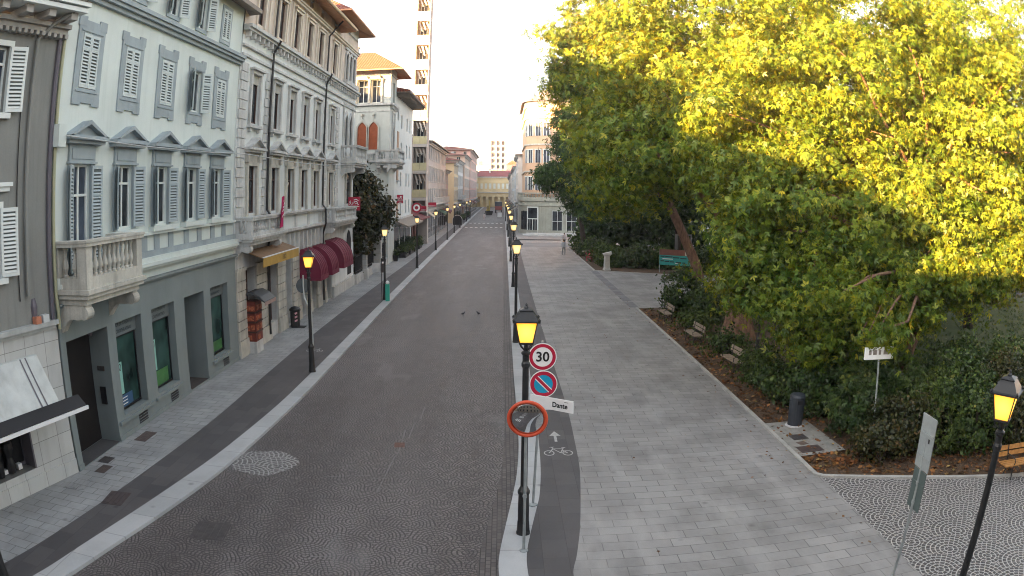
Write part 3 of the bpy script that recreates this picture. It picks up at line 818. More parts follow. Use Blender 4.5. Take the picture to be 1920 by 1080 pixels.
# ------------------------------------------------------------------ people (far away)
def person(loc, rz, label, joints, edges, radii, m_body, parts):
    me = bpy.data.meshes.new('person'); me.from_pydata(joints, edges, []); o = bpy.data.objects.new('person', me); COL.objects.link(o)
    md = o.modifiers.new('skin', 'SKIN'); md.use_smooth_shade = True
    for i, r in enumerate(radii): me.skin_vertices[0].data[i].radius = (r, r)
    me.skin_vertices[0].data[0].use_root = True
    s2 = o.modifiers.new('sub', 'SUBSURF'); s2.levels = 1; s2.render_levels = 1
    bpy.context.view_layer.update()
    nm = bpy.data.meshes.new_from_object(o.evaluated_get(bpy.context.evaluated_depsgraph_get()))
    nm.name = 'person'
    o.modifiers.clear(); o.data = nm; nm.materials.clear()
    for m in m_body: nm.materials.append(m)
    for p in nm.polygons:
        z = p.center.z; x = abs(p.center.x)
        p.material_index = 0 if (z > 1.46 or (z < .88 and x > .25)) else (1 if z > .86 else 2)
        if z < .09: p.material_index = 3
    o.location = loc; o.rotation_euler = (0, 0, rz)
    tag(o, label, 'person')
    h = MB(); h.lathe([(.02, 1.58), (.094, 1.61), (.105, 1.66), (.09, 1.73), (.03, 1.765)], c=(0, .015, 0), n=12)
    hh = h.build('hair', parts); hh.parent = o
    return o
J = [(0, 0, .93), (0, .0, 1.15), (0, .0, 1.38), (0, .01, 1.47), (0, -.01, 1.56), (0, -.015, 1.67),
     (-.10, 0, .88), (-.11, -.13, .49), (-.11, -.05, .09), (-.11, -.19, .04), (.10, 0, .88), (.11, .10, .49), (.11, .27, .12), (.11, .16, .04),
     (-.19, 0, 1.40), (-.25, .06, 1.12), (-.25, -.02, .88), (-.25, -.05, .78), (.19, 0, 1.40), (.25, -.07, 1.12), (.25, -.16, .90), (.25, -.2, .80)]
Ed = [(0, 1), (1, 2), (2, 3), (3, 4), (4, 5), (0, 6), (6, 7), (7, 8), (8, 9), (0, 10), (10, 11), (11, 12), (12, 13), (2, 14), (14, 15), (15, 16), (16, 17), (2, 18), (18, 19), (19, 20), (20, 21)]
Rd = [.14, .125, .15, .06, .075, .09, .10, .065, .045, .04, .10, .065, .045, .04, .065, .048, .036, .03, .065, .048, .036, .03]
skin = mat('skin', (.42, .25, .18), .6, .05)
person((6.85, 84.9, 0), R(160), 'person in pale grey clothes walking on the right pavement near the park edge', J, Ed, Rd,
       [skin, mat('light grey shirt', (.30, .32, .34), .8, .1), mat('grey trousers', (.15, .165, .175), .8, .1), m_ink], m_ink)
person((8.05, 99.0, 0), R(20), 'person in dark trousers and pale top standing by the park corner', J, Ed, Rd,
       [skin, mat('pale top', (.5, .42, .42), .8, .1), mat('dark purple trousers', (.03, .02, .035), .8, .1), m_ink], m_ink)
person((-4.6, 186.0, ZR), R(5), 'tiny far person in white walking on the road beyond the crossing', J, Ed, Rd,
       [skin, mat('white top', (.62, .55, .55), .8, .1), mat('pinkish trousers', (.55, .4, .4), .8, .1), m_ink], m_ink)
# yellow stand beside the walkers
o = thing('barrier_post', 'small yellow post on a pale foot beside the far walkers', 'post', (7.3, 91.5, 0))
MB().lathe([(.06, .12), (.05, 1.35), (.02, 1.4)], c=(7.3, 91.5, 0), n=8).build('shaft', mat('yellow plastic', (.60, .36, .04), .5, .1), o)
MB().lathe([(.34, .005), (.30, .06), (.08, .13)], c=(7.3, 91.5, 0), n=12).build('foot', mat('pale foot', (.5, .48, .42), .7, .1), o)
# red chairs at the kiosk under the trees
m_rc = mat('red plastic', (.46, .03, .06), .45, .1)
def chair(x, y, rz, lb):
    o = thing('garden_chair', lb, 'chair', (x, y, 0), rz, 'red chairs under the trees')
    M_ = Matrix.Translation((x, y, 0)) @ Matrix.Rotation(rz, 4, 'Z'); T = lambda *p: tuple(M_ @ Vector(p))
    MB(T).box(-.26, .26, -.26, .26, .42, .46).build('seat', m_rc, o)
    MB(T).prism([(-.26, .22, .46), (-.26, .27, .46), (-.26, .36, .95), (-.26, .31, .95)], (.52, 0, 0)).build('backrest', m_rc, o)
    for a in (-1, 1):
        for b_ in (-1, 1): MB(T).tube([(.22 * a, .22 * b_, .42), (.25 * a, .27 * b_, 0)], .022, 5).build('leg', m_rc, o)
chair(8.95, 77.6, 1.2, 'red chair nearest the pedestal under the trees')
chair(9.25, 80.2, -.6, 'red chair beside the white table under the trees')
chair(9.9, 78.9, 2.6, 'red chair turned towards the bushes under the trees')
o = thing('garden_table', 'small pale table between red chairs under the trees', 'table', (9.0, 81.6, 0))
MB().lathe([(.42, .70), (.42, .73)], c=(9.0, 81.6, 0), n=14).build('tabletop', mat('table top pale', (.42, .36, .34), .5, .1), o)
MB().lathe([(.25, 0), (.03, .04), (.03, .7)], c=(9.0, 81.6, 0), n=10).build('pedestal', m_black, o)

# pigeons on the setts
def pigeon(x, y, rz, lb):
    M_ = Matrix.Translation((x, y, ZR)) @ Matrix.Rotation(rz, 4, 'Z') @ Matrix.Scale(.8, 4); T = lambda *p: tuple(M_ @ Vector(p))
    u = MB(T); u.tube([(-.20, 0, .13), (-.14, 0, .14), (-.06, 0, .155), (.04, 0, .165), (.10, 0, .20), (.125, 0, .25), (.15, 0, .27), (.175, 0, .265), (.21, 0, .255)], [.012, .03, .062, .072, .05, .028, .034, .026, .003], 9)
    for s in (-.03, .03): u.tube([(.0, s, .11), (.01, s, .05), (.02, s, .0), (.05, s, .0)], [.014, .008, .007, .004], 5)
    o = u.build('pigeon', mat('pigeon grey', (.05, .052, .06), .6, .3, 14), None, smooth=True)
    tag(o, lb, 'pigeon')
pigeon(-2.29, 43.3, .6, 'small dark pigeon on the road, left one of the pair')
pigeon(-1.4, 43.5, 2.4, 'small dark pigeon on the road, right one of the pair')

# ------------------------------------------------------------------ building materials
m_b1 = mat('pale mint plaster', (.585, .64, .61), .85, .08, .5, streak=.35, dirt=(.40, .46, .43))
m_b1t = mat('blue grey trim', (.30, .35, .37), .8, .12, 1.2, streak=.25)
m_shut = mat('pale blue grey shutters', (.50, .56, .555), .6, .1, 2)
m_slatshade = mat('painted louvre shade', (.12, .14, .14), .8, .1)  # dark backing sheet that paints the shade between slats
m_shutd = mat('blue grey shutters', (.36, .42, .44), .6, .1, 2)
m_shop = mat('grey shopfront plaster', (.195, .228, .228), .8, .08, .8, streak=.18)
m_shopc = mat('grey shopfront moulding', (.20, .23, .23), .8, .12, 2)
m_stone = mat('weathered beige stone', (.50, .485, .43), .85, .2, 1.6, streak=.5, dirt=(.12, .115, .10), fine=.3)
m_stone2 = mat('weathered grey stone', (.53, .535, .52), .85, .2, 1.2, streak=.5, dirt=(.10, .10, .095), fine=.3)
m_b2 = mat('pale grey plaster', (.64, .67, .66), .85, .1, .4, streak=.35, dirt=(.32, .33, .31))
m_fresco = mat('faded fresco plaster', (.56, .48, .41), .85, .25, .9, streak=.3, fine=.2)
m_frescob = mat('fresco borders', (.62, .56, .47), .85, .2, 1.5, streak=.4)
m_grey = mat('dark grey plaster', (.225, .23, .215), .9, .1, .6, streak=.35, fine=.15)
m_marble = slabs('placeholder', (.5, .5, .5), (.5, .5, .5), (.2, .2, .2), 1, 1)
m_wframe = mat('white window frame', (.62, .66, .64), .5, .08, 2)
m_bframe = mat('brown window frame', (.085, .045, .035), .5, .2, 2)
m_glass = glass('window glass', (.030, .036, .042), .05)
m_glassb = glass('window glass bluish', (.06, .075, .10), .05)
m_glassg = glass('shop glass green', (.020, .048, .042), .06, .85)
m_dark = mat('painted interior shade', (.008, .008, .009), .9, .2)  # near-black sheets stand in for the unlit rooms behind doors and windows
m_tile = None
def tiles(name, c1, c2):
    m, n, b = new_mat(name); p = n.pos()
    w = n.node('ShaderNodeTexWave'); w.wave_type = 'BANDS'; w.bands_direction = 'X'; w.inputs['Scale'].default_value = 1.3
    sx = n.node('ShaderNodeSeparateXYZ'); n.link(p, sx.inputs[0])
    cx = n.node('ShaderNodeCombineXYZ'); n.link(n.m('ADD', sx.outputs[0], sx.outputs[1]), cx.inputs[0]); n.link(cx.outputs[0], w.inputs['Vector'])
    c = n.mix(n.ramp(n.noise(p, 4, 4), .35, .65), c1, c2)
    c = n.mix(n.m('MULTIPLY', n.ramp(w.outputs['Fac'], .45, .05), .6), c, mul(c1, .35))
    n.link(c, b.inputs['Base Color']); b.inputs['Roughness'].default_value = .85
    bn = n.node('ShaderNodeBump'); bn.inputs['Distance'].default_value = .08; n.link(w.outputs['Fac'], bn.inputs['Height']); n.link(bn.outputs[0], b.inputs['Normal'])
    return m
m_tile = tiles('terracotta tiles', (.20, .052, .032), (.31, .092, .055))
m_soffit = mat('brown timber soffit', (.52, .27, .15), .8, .15, 2)
m_soffg = mat('grey brown soffit', (.22, .19, .165), .8, .15, 2)
m_gutter2 = mat('pale metal gutter', (.62, .50, .33), .5, .1, 2)
m_pipe = mat('dark drainpipe', (.02, .02, .022), .5, .2, 3)
m_pipey = mat('yellowish drainpipe', (.34, .34, .22), .6, .1, 2)
m_pipev = mat('violet grey drainpipe', (.12, .11, .13), .6, .1, 2)
def marble_mat():
    m, n, b = new_mat('marble cladding'); p = n.pos()
    sx = n.node('ShaderNodeSeparateXYZ'); n.link(p, sx.inputs[0])
    cx = n.node('ShaderNodeCombineXYZ'); n.link(sx.outputs[1], cx.inputs[0]); n.link(sx.outputs[2], cx.inputs[1])
    bt = n.node('ShaderNodeTexBrick'); bt.offset = 0; n.link(cx.outputs[0], bt.inputs['Vector'])
    bt.inputs['Color1'].default_value = (.47, .48, .47, 1); bt.inputs['Color2'].default_value = (.56, .57, .55, 1); bt.inputs['Mortar'].default_value = (.20, .2, .19, 1)
    bt.inputs['Scale'].default_value = 1; bt.inputs['Brick Width'].default_value = .78; bt.inputs['Row Height'].default_value = .62; bt.inputs['Mortar Size'].default_value = .008
    c = n.mix(n.m('MULTIPLY', n.ramp(n.noise(n.mapping(p, (2, 2, .6)), 1.2, 5, .65), .45, .75), .35), bt.outputs['Color'], (.25, .25, .24))
    n.link(c, b.inputs['Base Color']); b.inputs['Roughness'].default_value = .45
    return m
m_marble = marble_mat()

# ------------------------------------------------------------------ facade pieces
def shutter(T, hs, hn, ang, w, z0, z1, m, parent, dirn=1):
    """louvred leaf hinged at (hs, hn): extends along dirn, swung out by ang degrees"""
    ca, sa = math.cos(R(ang)) * dirn, math.sin(R(ang))
    Q = lambda u, t, z: T(hs + u * ca - t * sa * dirn * 0, hn + u * sa + t, z)
    b = MB(Q); th = .045
    for a, c in ((0, .075), (w - .075, w)): b.box(a, c, 0, th, z0, z1)
    for a, c in ((z0, z0 + .11), (z1 - .10, z1), (z0 + (z1 - z0) * .70, z0 + (z1 - z0) * .70 + .07)): b.box(.075, w - .075, .002, th - .002, a, c)
    z = z0 + .13
    while z < z1 - .12:
        b.add([(.075, .014, z + .014), (w - .075, .014, z + .014), (w - .075, th + .004, z - .032), (.075, th + .004, z - .032), (w - .075, th + .004, z - .046), (.075, th + .004, z - .046)],
              [(0, 1, 2, 3), (3, 2, 4, 5)])
        z += .098
    b.cur = 1; b.box(.075, w - .075, .004, .010, z0 + .1, z1 - .1); b.cur = 0
    return b.build('shutter', [m, m_slatshade], parent)

def window(T, sc, z0, z1, w, depth, parent, m_fr=None, m_gl=None, mull=True, trans=.72, fw=.07, name='window'):
    m_fr = m_fr or m_wframe; m_gl = m_gl or m_glass
    b = MB(T); a, c = sc - w / 2, sc + w / 2; n0, n1 = -depth, -depth + .06
    b.box(a, a + fw, n0, n1, z0, z1); b.box(c - fw, c, n0, n1, z0, z1); b.box(a + fw, c - fw, n0, n1, z0, z0 + fw * 1.2); b.box(a + fw, c - fw, n0, n1, z1 - fw, z1)
    if mull: b.box(sc - fw * .6, sc + fw * .6, n0, n1 - .004, z0 + fw * 1.2, z1 - fw)
    if trans: 
        zt = z0 + (z1 - z0) * trans
        b.box(a + fw, c - fw, n0, n1 + .006, zt, zt + fw)
    o = b.build(name, m_fr, parent)
    MB(T).quad((a + .01, n0 + .012, z0 + .01), (c - .01, n0 + .012, z0 + .01), (c - .01, n0 + .012, z1 - .01), (a + .01, n0 + .012, z1 - .01)).build('pane', m_gl, o)
    return o

def pediment(T, sc, hw, zb, h, m, parent, d=.34):
    b = MB(T)
    b.box(sc - hw, sc + hw, 0, d, zb, zb + .12); b.box(sc - hw + .08, sc + hw - .08, 0, d - .10, zb - .10, zb)
    b.prism([(sc - hw + .12, 0, zb + .09), (sc + hw - .12, 0, zb + .09), (sc, 0, zb + h - .10)], T_dir(T, d * .45))
    for s_ in (-1, 1):
        b.prism([(sc + s_ * hw, 0, zb + .09), (sc + s_ * (hw - .17), 0, zb + .09), (sc, 0, zb + h - .12), (sc, 0, zb + h)], (0, d, 0))
    return b.build('pediment', m, parent)
def T_dir(T, d): return (0, d, 0)

def baluster_run(b, T, s0, s1, nn, z0, z1, step=.24, r=.075, along='s'):
    n = max(1, int(abs(s1 - s0) / step)); h = z1 - z0
    prof = [(.8, 0), (.8, .07), (.45, .10), (.55, .16), (.95, .30), (.9, .40), (.45, .62), (.38, .78), (.6, .86), (.75, .90), (.75, 1)]
    for i in range(n):
        s = s0 + (s1 - s0) * (i + .5) / n
        c = (s, nn) if along == 's' else (nn, s)
        b.lathe([(r * q, z0 + h * t) for q, t in prof], c=(c[0], c[1], 0), n=8)
    return b

def balcony(T, s0, s1, depth, z0, ztop, m, parent, base=.34, rail=.16, posts=(), console_h=.9, bal=True, bm=None, ends=(True, True), step=.24, br=.075, pw=.26):
    """stone balcony: slab, base band, corner piers, balusters on three sides, rail, moulded underside and scroll consoles"""
    o = MB(T)
    o.box(s0, s1, 0, depth, z0, z0 + base); 
    o.box(s0 - .08, s1 + .08, 0, depth + .10, z0 - .12, z0); o.box(s0 - .02, s1 + .02, 0, depth + .02, z0 - .24, z0 - .12); o.box(s0 + .08, s1 - .08, 0, depth - .10, z0 - .40, z0 - .24)
    bo = o.build('balcony', m, parent)
    zb, zt = z0 + base, ztop - rail
    p = MB(T)
    for s in [s0, s1 - pw] + [q - pw / 2 for q in posts]: p.box(s, s + pw, depth - pw, depth, zb, zt)
    p.box(s0, s0 + pw, 0, .16, zb, zt); p.box(s1 - pw, s1, 0, .16, zb, zt)
    build_each(p, 'pier', m, bo)
    u = MB(T)
    st = sorted([s0 + pw] + [q for P in posts for q in (P - pw / 2, P + pw / 2)] + [s1 - pw])
    for a, c in zip(st[::2], st[1::2]): baluster_run(u, T, a, c, depth - pw / 2, zb, zt, step, br)
    for k, s in enumerate((s0 + pw / 2, s1 - pw / 2)):
        if ends[k]: baluster_run(u, T, .16, depth - pw, s, zb, zt, step, br, along='n')
    build_each(u, 'baluster', bm or m, bo)
    r = MB(T)
    r.box(s0 - .06, s1 + .06, depth - .30, depth + .06, zt, zt + rail * .6); r.box(s0 - .09, s1 + .09, depth - .33, depth + .09, zt + rail * .6, ztop)
    for s in (s0, s1):
        a, c = (s - .06, s + .30) if s == s0 else (s - .30, s + .06)
        r.box(a, c, .0, depth - .30, zt, zt + rail * .6); r.box(a - .03, c + .03, .0, depth - .33, zt + rail * .6, ztop)
    r.build('handrail', m, bo)
    if console_h:
        zc = z0 - .40
        for s in (s0 + .12, s1 - .42):
            c = MB(T); pts = []
            D = depth - .16
            for t in np.linspace(0, 1, 12):
                pts.append((s, D * (1 - t) , zc - console_h * (.28 + .72 * (t ** 1.5)) - .10 * math.sin(t * 7)))
            out = [(s, 0, zc), (s, D, zc)] + pts
            c.prism(out, (.30, 0, 0))
            c2 = MB(lambda a_, b_, z_: T(a_, b_, z_))
            cyl = [(s - .03, D - .10 + .17 * math.cos(t), zc - console_h * .28 + .17 * math.sin(t)) for t in np.linspace(0, 2 * math.pi, 17)[:-1]]
            c.prism(cyl, (.36, 0, 0))
            c.build('console', m, bo)
    return bo

def hip_roof(x0, x1, y0, y1, ze, zr, over, parent, m_top, m_und, rise=.45, inset=None, fasc=.14):
    """tiled roof with eaves: underside sloping down outwards, fascia, hipped top"""
    a0, a1, b0, b1 = x0 - over, x1 + over, y0 - over, y1 + over
    i = inset if inset is not None else min(x1 - x0, y1 - y0) / 2 * .95
    t = MB()
    E = [(a0, b0, ze + fasc), (a1, b0, ze + fasc), (a1, b1, ze + fasc), (a0, b1, ze + fasc)]
    Rg = [(x0 + i, y0 + i, zr), (x1 - i, y0 + i, zr), (x1 - i, y1 - i, zr), (x0 + i, y1 - i, zr)]
    for k in range(4): t.quad(E[k], E[(k + 1) % 4], Rg[(k + 1) % 4], Rg[k])
    t.quad(*Rg)
    ro = t.build('roof', m_top, parent)
    u = MB()
    L = [(a0, b0, ze), (a1, b0, ze), (a1, b1, ze), (a0, b1, ze)]
    W = [(x0 + .05, y0 + .05, ze + rise), (x1 - .05, y0 + .05, ze + rise), (x1 - .05, y1 - .05, ze + rise), (x0 + .05, y1 - .05, ze + rise)]
    for k in range(4):
        u.quad(L[k], W[k], W[(k + 1) % 4], L[(k + 1) % 4]); u.quad(L[k], L[(k + 1) % 4], E[(k + 1) % 4], E[k])
    u.build('eaves', m_und, ro)
    for q in range(2):
        fx_, fy_ = (.35 + .3 * q), (.3 + .35 * q)
        cx_, cy_ = x0 + (x1 - x0) * fx_, y0 + (y1 - y0) * fy_
        ch = MB().box(cx_ - .35, cx_ + .35, cy_ - .45, cy_ + .45, ze + .4, zr + .75).box(cx_ - .42, cx_ + .42, cy_ - .52, cy_ + .52, zr + .752, zr + .86)
        ch.build('chimney', m_stone2, ro)
    return ro

def body(mb, T, s0, s1, depth, z0, z1, front=False):
    """closed sides, back and top of a building behind its pierced front"""
    e = .6
    mb.quad((s0, 0, z0), (s0, -depth, z0), (s0, -depth, z1), (s0, 0, z1)); mb.quad((s1, 0, z0), (s1, 0, z1), (s1, -depth, z1), (s1, -depth, z0))
    mb.quad((s0, -depth, z0), (s1, -depth, z0), (s1, -depth, z1), (s0, -depth, z1)); mb.quad((s0, 0, z1), (s0, -depth, z1), (s1, -depth, z1), (s1, 0, z1))
    mb.quad((s0, -e - 1.2, z0), (s0, -e - 1.2, z1), (s1, -e - 1.2, z1), (s1, -e - 1.2, z0))
    return mb

# ================================================================== BANK BUILDING (pale mint)
X1 = -11.65
T1 = lambda s, n, z: (X1 + n, s, z)
b1 = thing('bank_building', 'pale mint plaster building with blue-grey window surrounds, corner balcony and grey bank shopfront', 'building', (X1 - 5, 22.8, 0))
wc = [16.95, 19.74, 22.55, 25.32, 28.02]
ops = []
for i, c in enumerate(wc):
    ops.append((c - .52, c + .52, 6.32 if i else 5.0, 8.28, .15))
    ops.append((c - .50, c + .50, 10.42, 12.02, .15))
    ops.append((c - .45, c + .45, 13.75, 15.15, .14))
w = MB(T1); w.wall(15.42, 30.18, 4.62, 15.75, ops, .25)
body(w, T1, 15.42, 30.18, 12, 0, 15.75); w.build('wall', m_b1, b1)
sops = [(15.72, 18.22, 0.02, 3.57, .85), (18.76, 20.62, .70, 3.57, .30), (21.46, 23.40, .70, 3.57, .30), (24.36, 26.34, .06, 3.55, 1.5), (27.08, 29.1, .66, 3.55, .30)]
w = MB(T1); w.wall(15.42, 30.18, 0, 4.50, sops, .3, n0=.07)
w.quad((15.42, 0, 0), (15.42, .07, 0), (15.42, .07, 4.5), (15.42, 0, 4.5))
for a, c in ((18.3, 20.95), (21.2, 23.6), (26.9, 29.3)): w.box(a, c, .072, .16, .50, .60)
w.box(15.42, 15.72, .072, .10, 0, .16); w.box(18.22, 24.36, .072, .10, 0, .14); w.box(26.34, 30.18, .072, .10, 0, .14)
shop = w.build('shopfront', m_shop, b1)
MB(T1).box(15.42, 30.18, 0, .16, 4.50, 4.56).box(15.42, 30.18, 0, .22, 4.56, 4.63).build('moulding', m_shopc, b1)
# recessed doorways
d = MB(T1); d.box(15.74, 18.2, -.77, -.71, .03, 3.55)
dd = d.build('entrance_door', mat('near black door', (.012, .010, .010), .5, .3), shop)
MB(T1).quad((15.75, -.70, .022), (18.2, -.70, .022), (18.2, .06, .022), (15.75, .06, .022)).build('threshold', m_asph, dd)

u = MB(T1); u.box(18.17, 18.215, -.46, -.24, 1.18, 1.72); u.box(18.165, 18.2, -.44, -.26, 1.2, 1.28)
u.build('door_entry_panel', m_ink, shop)
u = MB(T1); u.box(18.18, 18.215, -.48, -.2, 2.22, 2.36); u.build('letter_slot', m_iron, shop)
u = MB(T1); u.lathe([(.06, 3.36), (.09, 3.42), (.05, 3.5), (.02, 3.56)], c=(17.75, -.35, 0), n=10); u.build('door_camera', m_pipev, shop)
u = MB(T1); u.box(15.50, 15.64, .07, .115, 1.66, 2.05); u.build('alarm_box', m_wht, shop); 
d = MB(T1); d.box(24.38, 26.32, -1.49, -1.44, .07, 3.5)
d.build('glass_door', m_glass, shop)
u = MB(T1); u.box(24.38, 26.3, -1.4, .05, .061, .075); u.build('doormat', mat('brown mat', (.06, .05, .045), .95, .3, 9), shop)
# bank windows with lettered header panel, posters
m_poster = mat('poster pale green', (.24, .50, .43), .5, .12, 2); m_postb = mat('poster blue', (.03, .09, .19), .5, .2, 2); m_postg = mat('poster green', (.05, .16, .05), .5, .4, 2)
m_letter = mat('dark lettering', (.03, .04, .045), .6, .1)
m_head = mat('header panel', (.13, .155, .16), .7, .08)
for k, (a, c) in enumerate(((18.76, 20.62), (21.46, 23.40), (27.08, 29.1))):
    sc = (a + c) / 2
    wdw = window(T1, sc, .72, 3.06, c - a - .02, .29, shop, m_ink, m_glassg, mull=False, trans=None, fw=.05, name='shop_window')
    hp = MB(T1).box(a + .01, c - .01, -.28, -.17, 3.07, 3.56).build('header_panel', m_head, wdw)
    for q, tx in enumerate(('BCA DI CREDITO', 'COOPERATIVO')):
        p = T1(sc, -.166, 3.42 - .21 * q)
        text_mesh(tx, .165, 'header_lettering', m_letter, wdw, p, rot_face((1, 0, 0)), spacing=1.0)
    pa = a + .12
    MB(T1).box(pa, pa + .62, -.272, -.266, 1.2 if k != 1 else 1.35, 2.22 if k != 1 else 2.42).build('poster', m_poster, wdw)
    text_mesh('130', .34, 'poster_numerals', m_letter, wdw, T1(pa + .31, -.262, (2.05 if k != 1 else 2.25)), rot_face((1, 0, 0)))
    if k == 0:
        MB(T1).box(a + .1, a + 1.3, -.272, -.266, .74, 1.16).build('poster_blue', m_postb, wdw)
        u = MB(T1)
        for z in (1.05, .95, .85): u.box(a + .55, a + .9, -.265, -.262, z, z + .03)
        build_each(u, 'poster_line', m_wht, wdw)
    if k == 1: MB(T1).box(a + .12, c - .3, -.272, -.266, .74, 1.3).build('poster_green', m_postg, wdw)
    if k == 2: MB(T1).box(a + .5, c - .2, -.272, -.266, .74, 1.2).build('poster_green', m_postg, wdw)
    g = MB(T1); g.box(sc + .05, sc + .72, .072, .085, .12, .44); 
    gg = g.build('vent_grille', m_ink, shop)
    u = MB(T1)
    for q in range(3): u.box(sc + .05, sc + .72, .085, .094, .19 + .09 * q, .205 + .09 * q)
    u.build('vent_slats', m_shopc, gg)
# first-floor ledge, parapet panels, sill band
c = MB(T1)
c.box(15.42, 30.18, 0, .20, 4.92, 5.02); c.box(15.42, 30.18, 0, .30, 5.02, 5.14); c.box(15.42, 30.18, 0, .22, 5.14, 5.30)
c.build('cornice', m_b1, b1)
c = MB(T1); c.box(19.0, 30.18, 0, .12, 5.30, 5.50); c.build('plinth_band', m_b1t, b1)
c = MB(T1)
for q in (19.2, 20.4, 21.0, 22.0, 23.2, 24.65, 25.95, 27.4, 28.7): c.box(q, q + .42, 0, .045, 5.50, 6.02)
build_each(c, 'panel_strip', m_b1t, b1)
c = MB(T1)
for q in wc[1:]: c.box(q - 1.0, q + 1.0, 0, .26, 6.12, 6.28)
c.box(18.8, 30.1, 0, .18, 6.02, 6.12); c.build('sill_band', m_b1, b1)
for i, q in enumerate(wc):
    # first floor
    z0 = 6.32 if i else 5.32
    w_ = window(T1, q, z0, 8.28, 1.04, .14, b1, m_wframe, m_glassb if i == 0 else m_glass, trans=.70)
    s_ = MB(T1)
    s_.box(q - .76, q - .52, 0, .07, z0 - .02, 8.28); s_.box(q + .52, q + .76, 0, .07, z0 - .02, 8.28); s_.box(q - .76, q + .76, 0, .075, 8.28, 8.86)
    s_.box(q - .62, q + .62, .075, .10, 8.42, 8.72); s_.box(q - .82, q + .82, 0, .13, 8.29, 8.35)
    s_.build('surround', m_b1t, w_)
    zz = z0 + .04
    shutter(T1, q - .53, .08, 24 + 5 * (i % 3), .50, zz, 8.24, m_shutd, w_, -1)
    shutter(T1, q + .53, .08, 10 + 6 * ((i * 2) % 3), .52, zz, 8.24, m_shutd, w_, 1)
    pediment(T1, q, 1.14, 8.93, .56, m_b1t, w_, .36)
    # second floor: painted surround with ears, shutters
    w_ = window(T1, q, 10.42, 12.02, 1.0, .14, b1, m_wframe, m_glass, trans=None)
    A = .82
    out = [(-A + .05, 9.98), (-A + .05, 10.2), (-A - .02, 10.28), (-A + .03, 10.5), (-A + .03, 11.95), (-A, 12.1), (-A, 12.48), (-.42, 12.48), (-.32, 12.42), (.32, 12.42), (.42, 12.48), (A, 12.48), (A, 12.1), (A - .03, 11.95), (A - .03, 10.5), (A + .02, 10.28), (A - .05, 10.2), (A - .05, 9.98), (.3, 9.98), (.22, 9.93), (-.22, 9.93), (-.3, 9.98)]
    s_ = MB(T1); hole = [(-.505, 10.415), (-.505, 12.025), (.505, 12.025), (.505, 10.415)]
    N = len(out)
    for (sa, sb, za, zb) in ((-A + .03, -.505, 10.0, 12.40), (.505, A - .03, 10.0, 12.40), (-.505, .505, 12.025, 12.40), (-.505, .505, 10.0, 10.415)):
        s_.box(q + sa, q + sb, 0, .05, za, zb)
    for sg in (-1, 1):
        s_.box(*sorted((q + sg * .40, q + sg * (A + .03))), 0, .054, 12.2, 12.50); s_.box(*sorted((q + sg * .32, q + sg * (A - .02))), 0, .054, 9.93, 10.16)
    s_.box(q - .66, q + .66, .05, .075, 12.06, 12.10); s_.box(q - .66, q + .66, .05, .075, 10.30, 10.345)
    s_.build('surround', m_b1t, w_)
    if i == 3:
        shutter(T1, q - .50, .06, 35, .50, 10.42, 12.0, m_shut, w_, -1); shutter(T1, q + .50, .06, 28, .50, 10.42, 12.0, m_shut, w_, 1)
    else:
        shutter(T1, q - .495, .02, 0, .49, 10.43, 12.01, m_shut, w_, 1); shutter(T1, q + .495, .02, 0, .485, 10.43, 12.01, m_shut, w_, -1)
    # attic
    w_ = window(T1, q, 13.75, 15.15, .90, .13, b1, m_wframe, m_glass, trans=None)
    s_ = MB(T1)
    s_.box(q - .60, q - .45, 0, .05, 13.6, 15.3); s_.box(q + .45, q + .60, 0, .05, 13.6, 15.3); s_.box(q - .45, q + .45, 0, .05, 15.15, 15.3); s_.box(q - .45, q + .45, 0, .05, 13.6, 13.75)
    s_.build('surround', m_b1t, w_)
    if i == 4:
        shutter(T1, q - .445, .02, 0, .44, 13.76, 15.14, m_shut, w_, 1); shutter(T1, q + .445, .02, 0, .44, 13.76, 15.14, m_shut, w_, -1)
    else:
        shutter(T1, q - .45, .05, 40, .45, 13.75, 15.15, m_shut, w_, -1); shutter(T1, q + .45, .05, 32, .45, 13.75, 15.15, m_shut, w_, 1)
c = MB(T1); c.box(15.42, 30.18, 0, .14, 12.98, 13.12); c.box(15.42, 30.18, 0, .26, 13.12, 13.24); c.box(15.42, 30.18, 0, .34, 13.24, 13.38)
c.build('string_course', m_b1t, b1)
hip_roof(X1 - 12, X1, 15.5, 30.1, 15.50, 18.0, .70, b1, m_tile, m_soffg, rise=.22, fasc=.2)
balcony(T1, 15.46, 18.85, 1.22, 5.0, 6.25, m_stone, b1, console_h=.78, base=.30, step=.27, br=.105, pw=.34)
# quoin joint between bank and next house, cable, drainpipe, flood lamps
MB(T1).tube([(15.36, .10, 12.6), (15.36, .10, 4.9), (15.34, .16, 4.45), (15.34, .16, 4.0)], .055, 7).build('drainpipe', m_pipey, b1)
MB(T1).tube([(15.22, .02, 12.6), (15.22, .02, 4.2)], .075, 7).build('drainpipe', m_pipev, b1)
u = MB(T1); u.box(15.26, 15.66, .04, .30, 8.70, 9.30); u.build('junction_box', m_b1, b1)

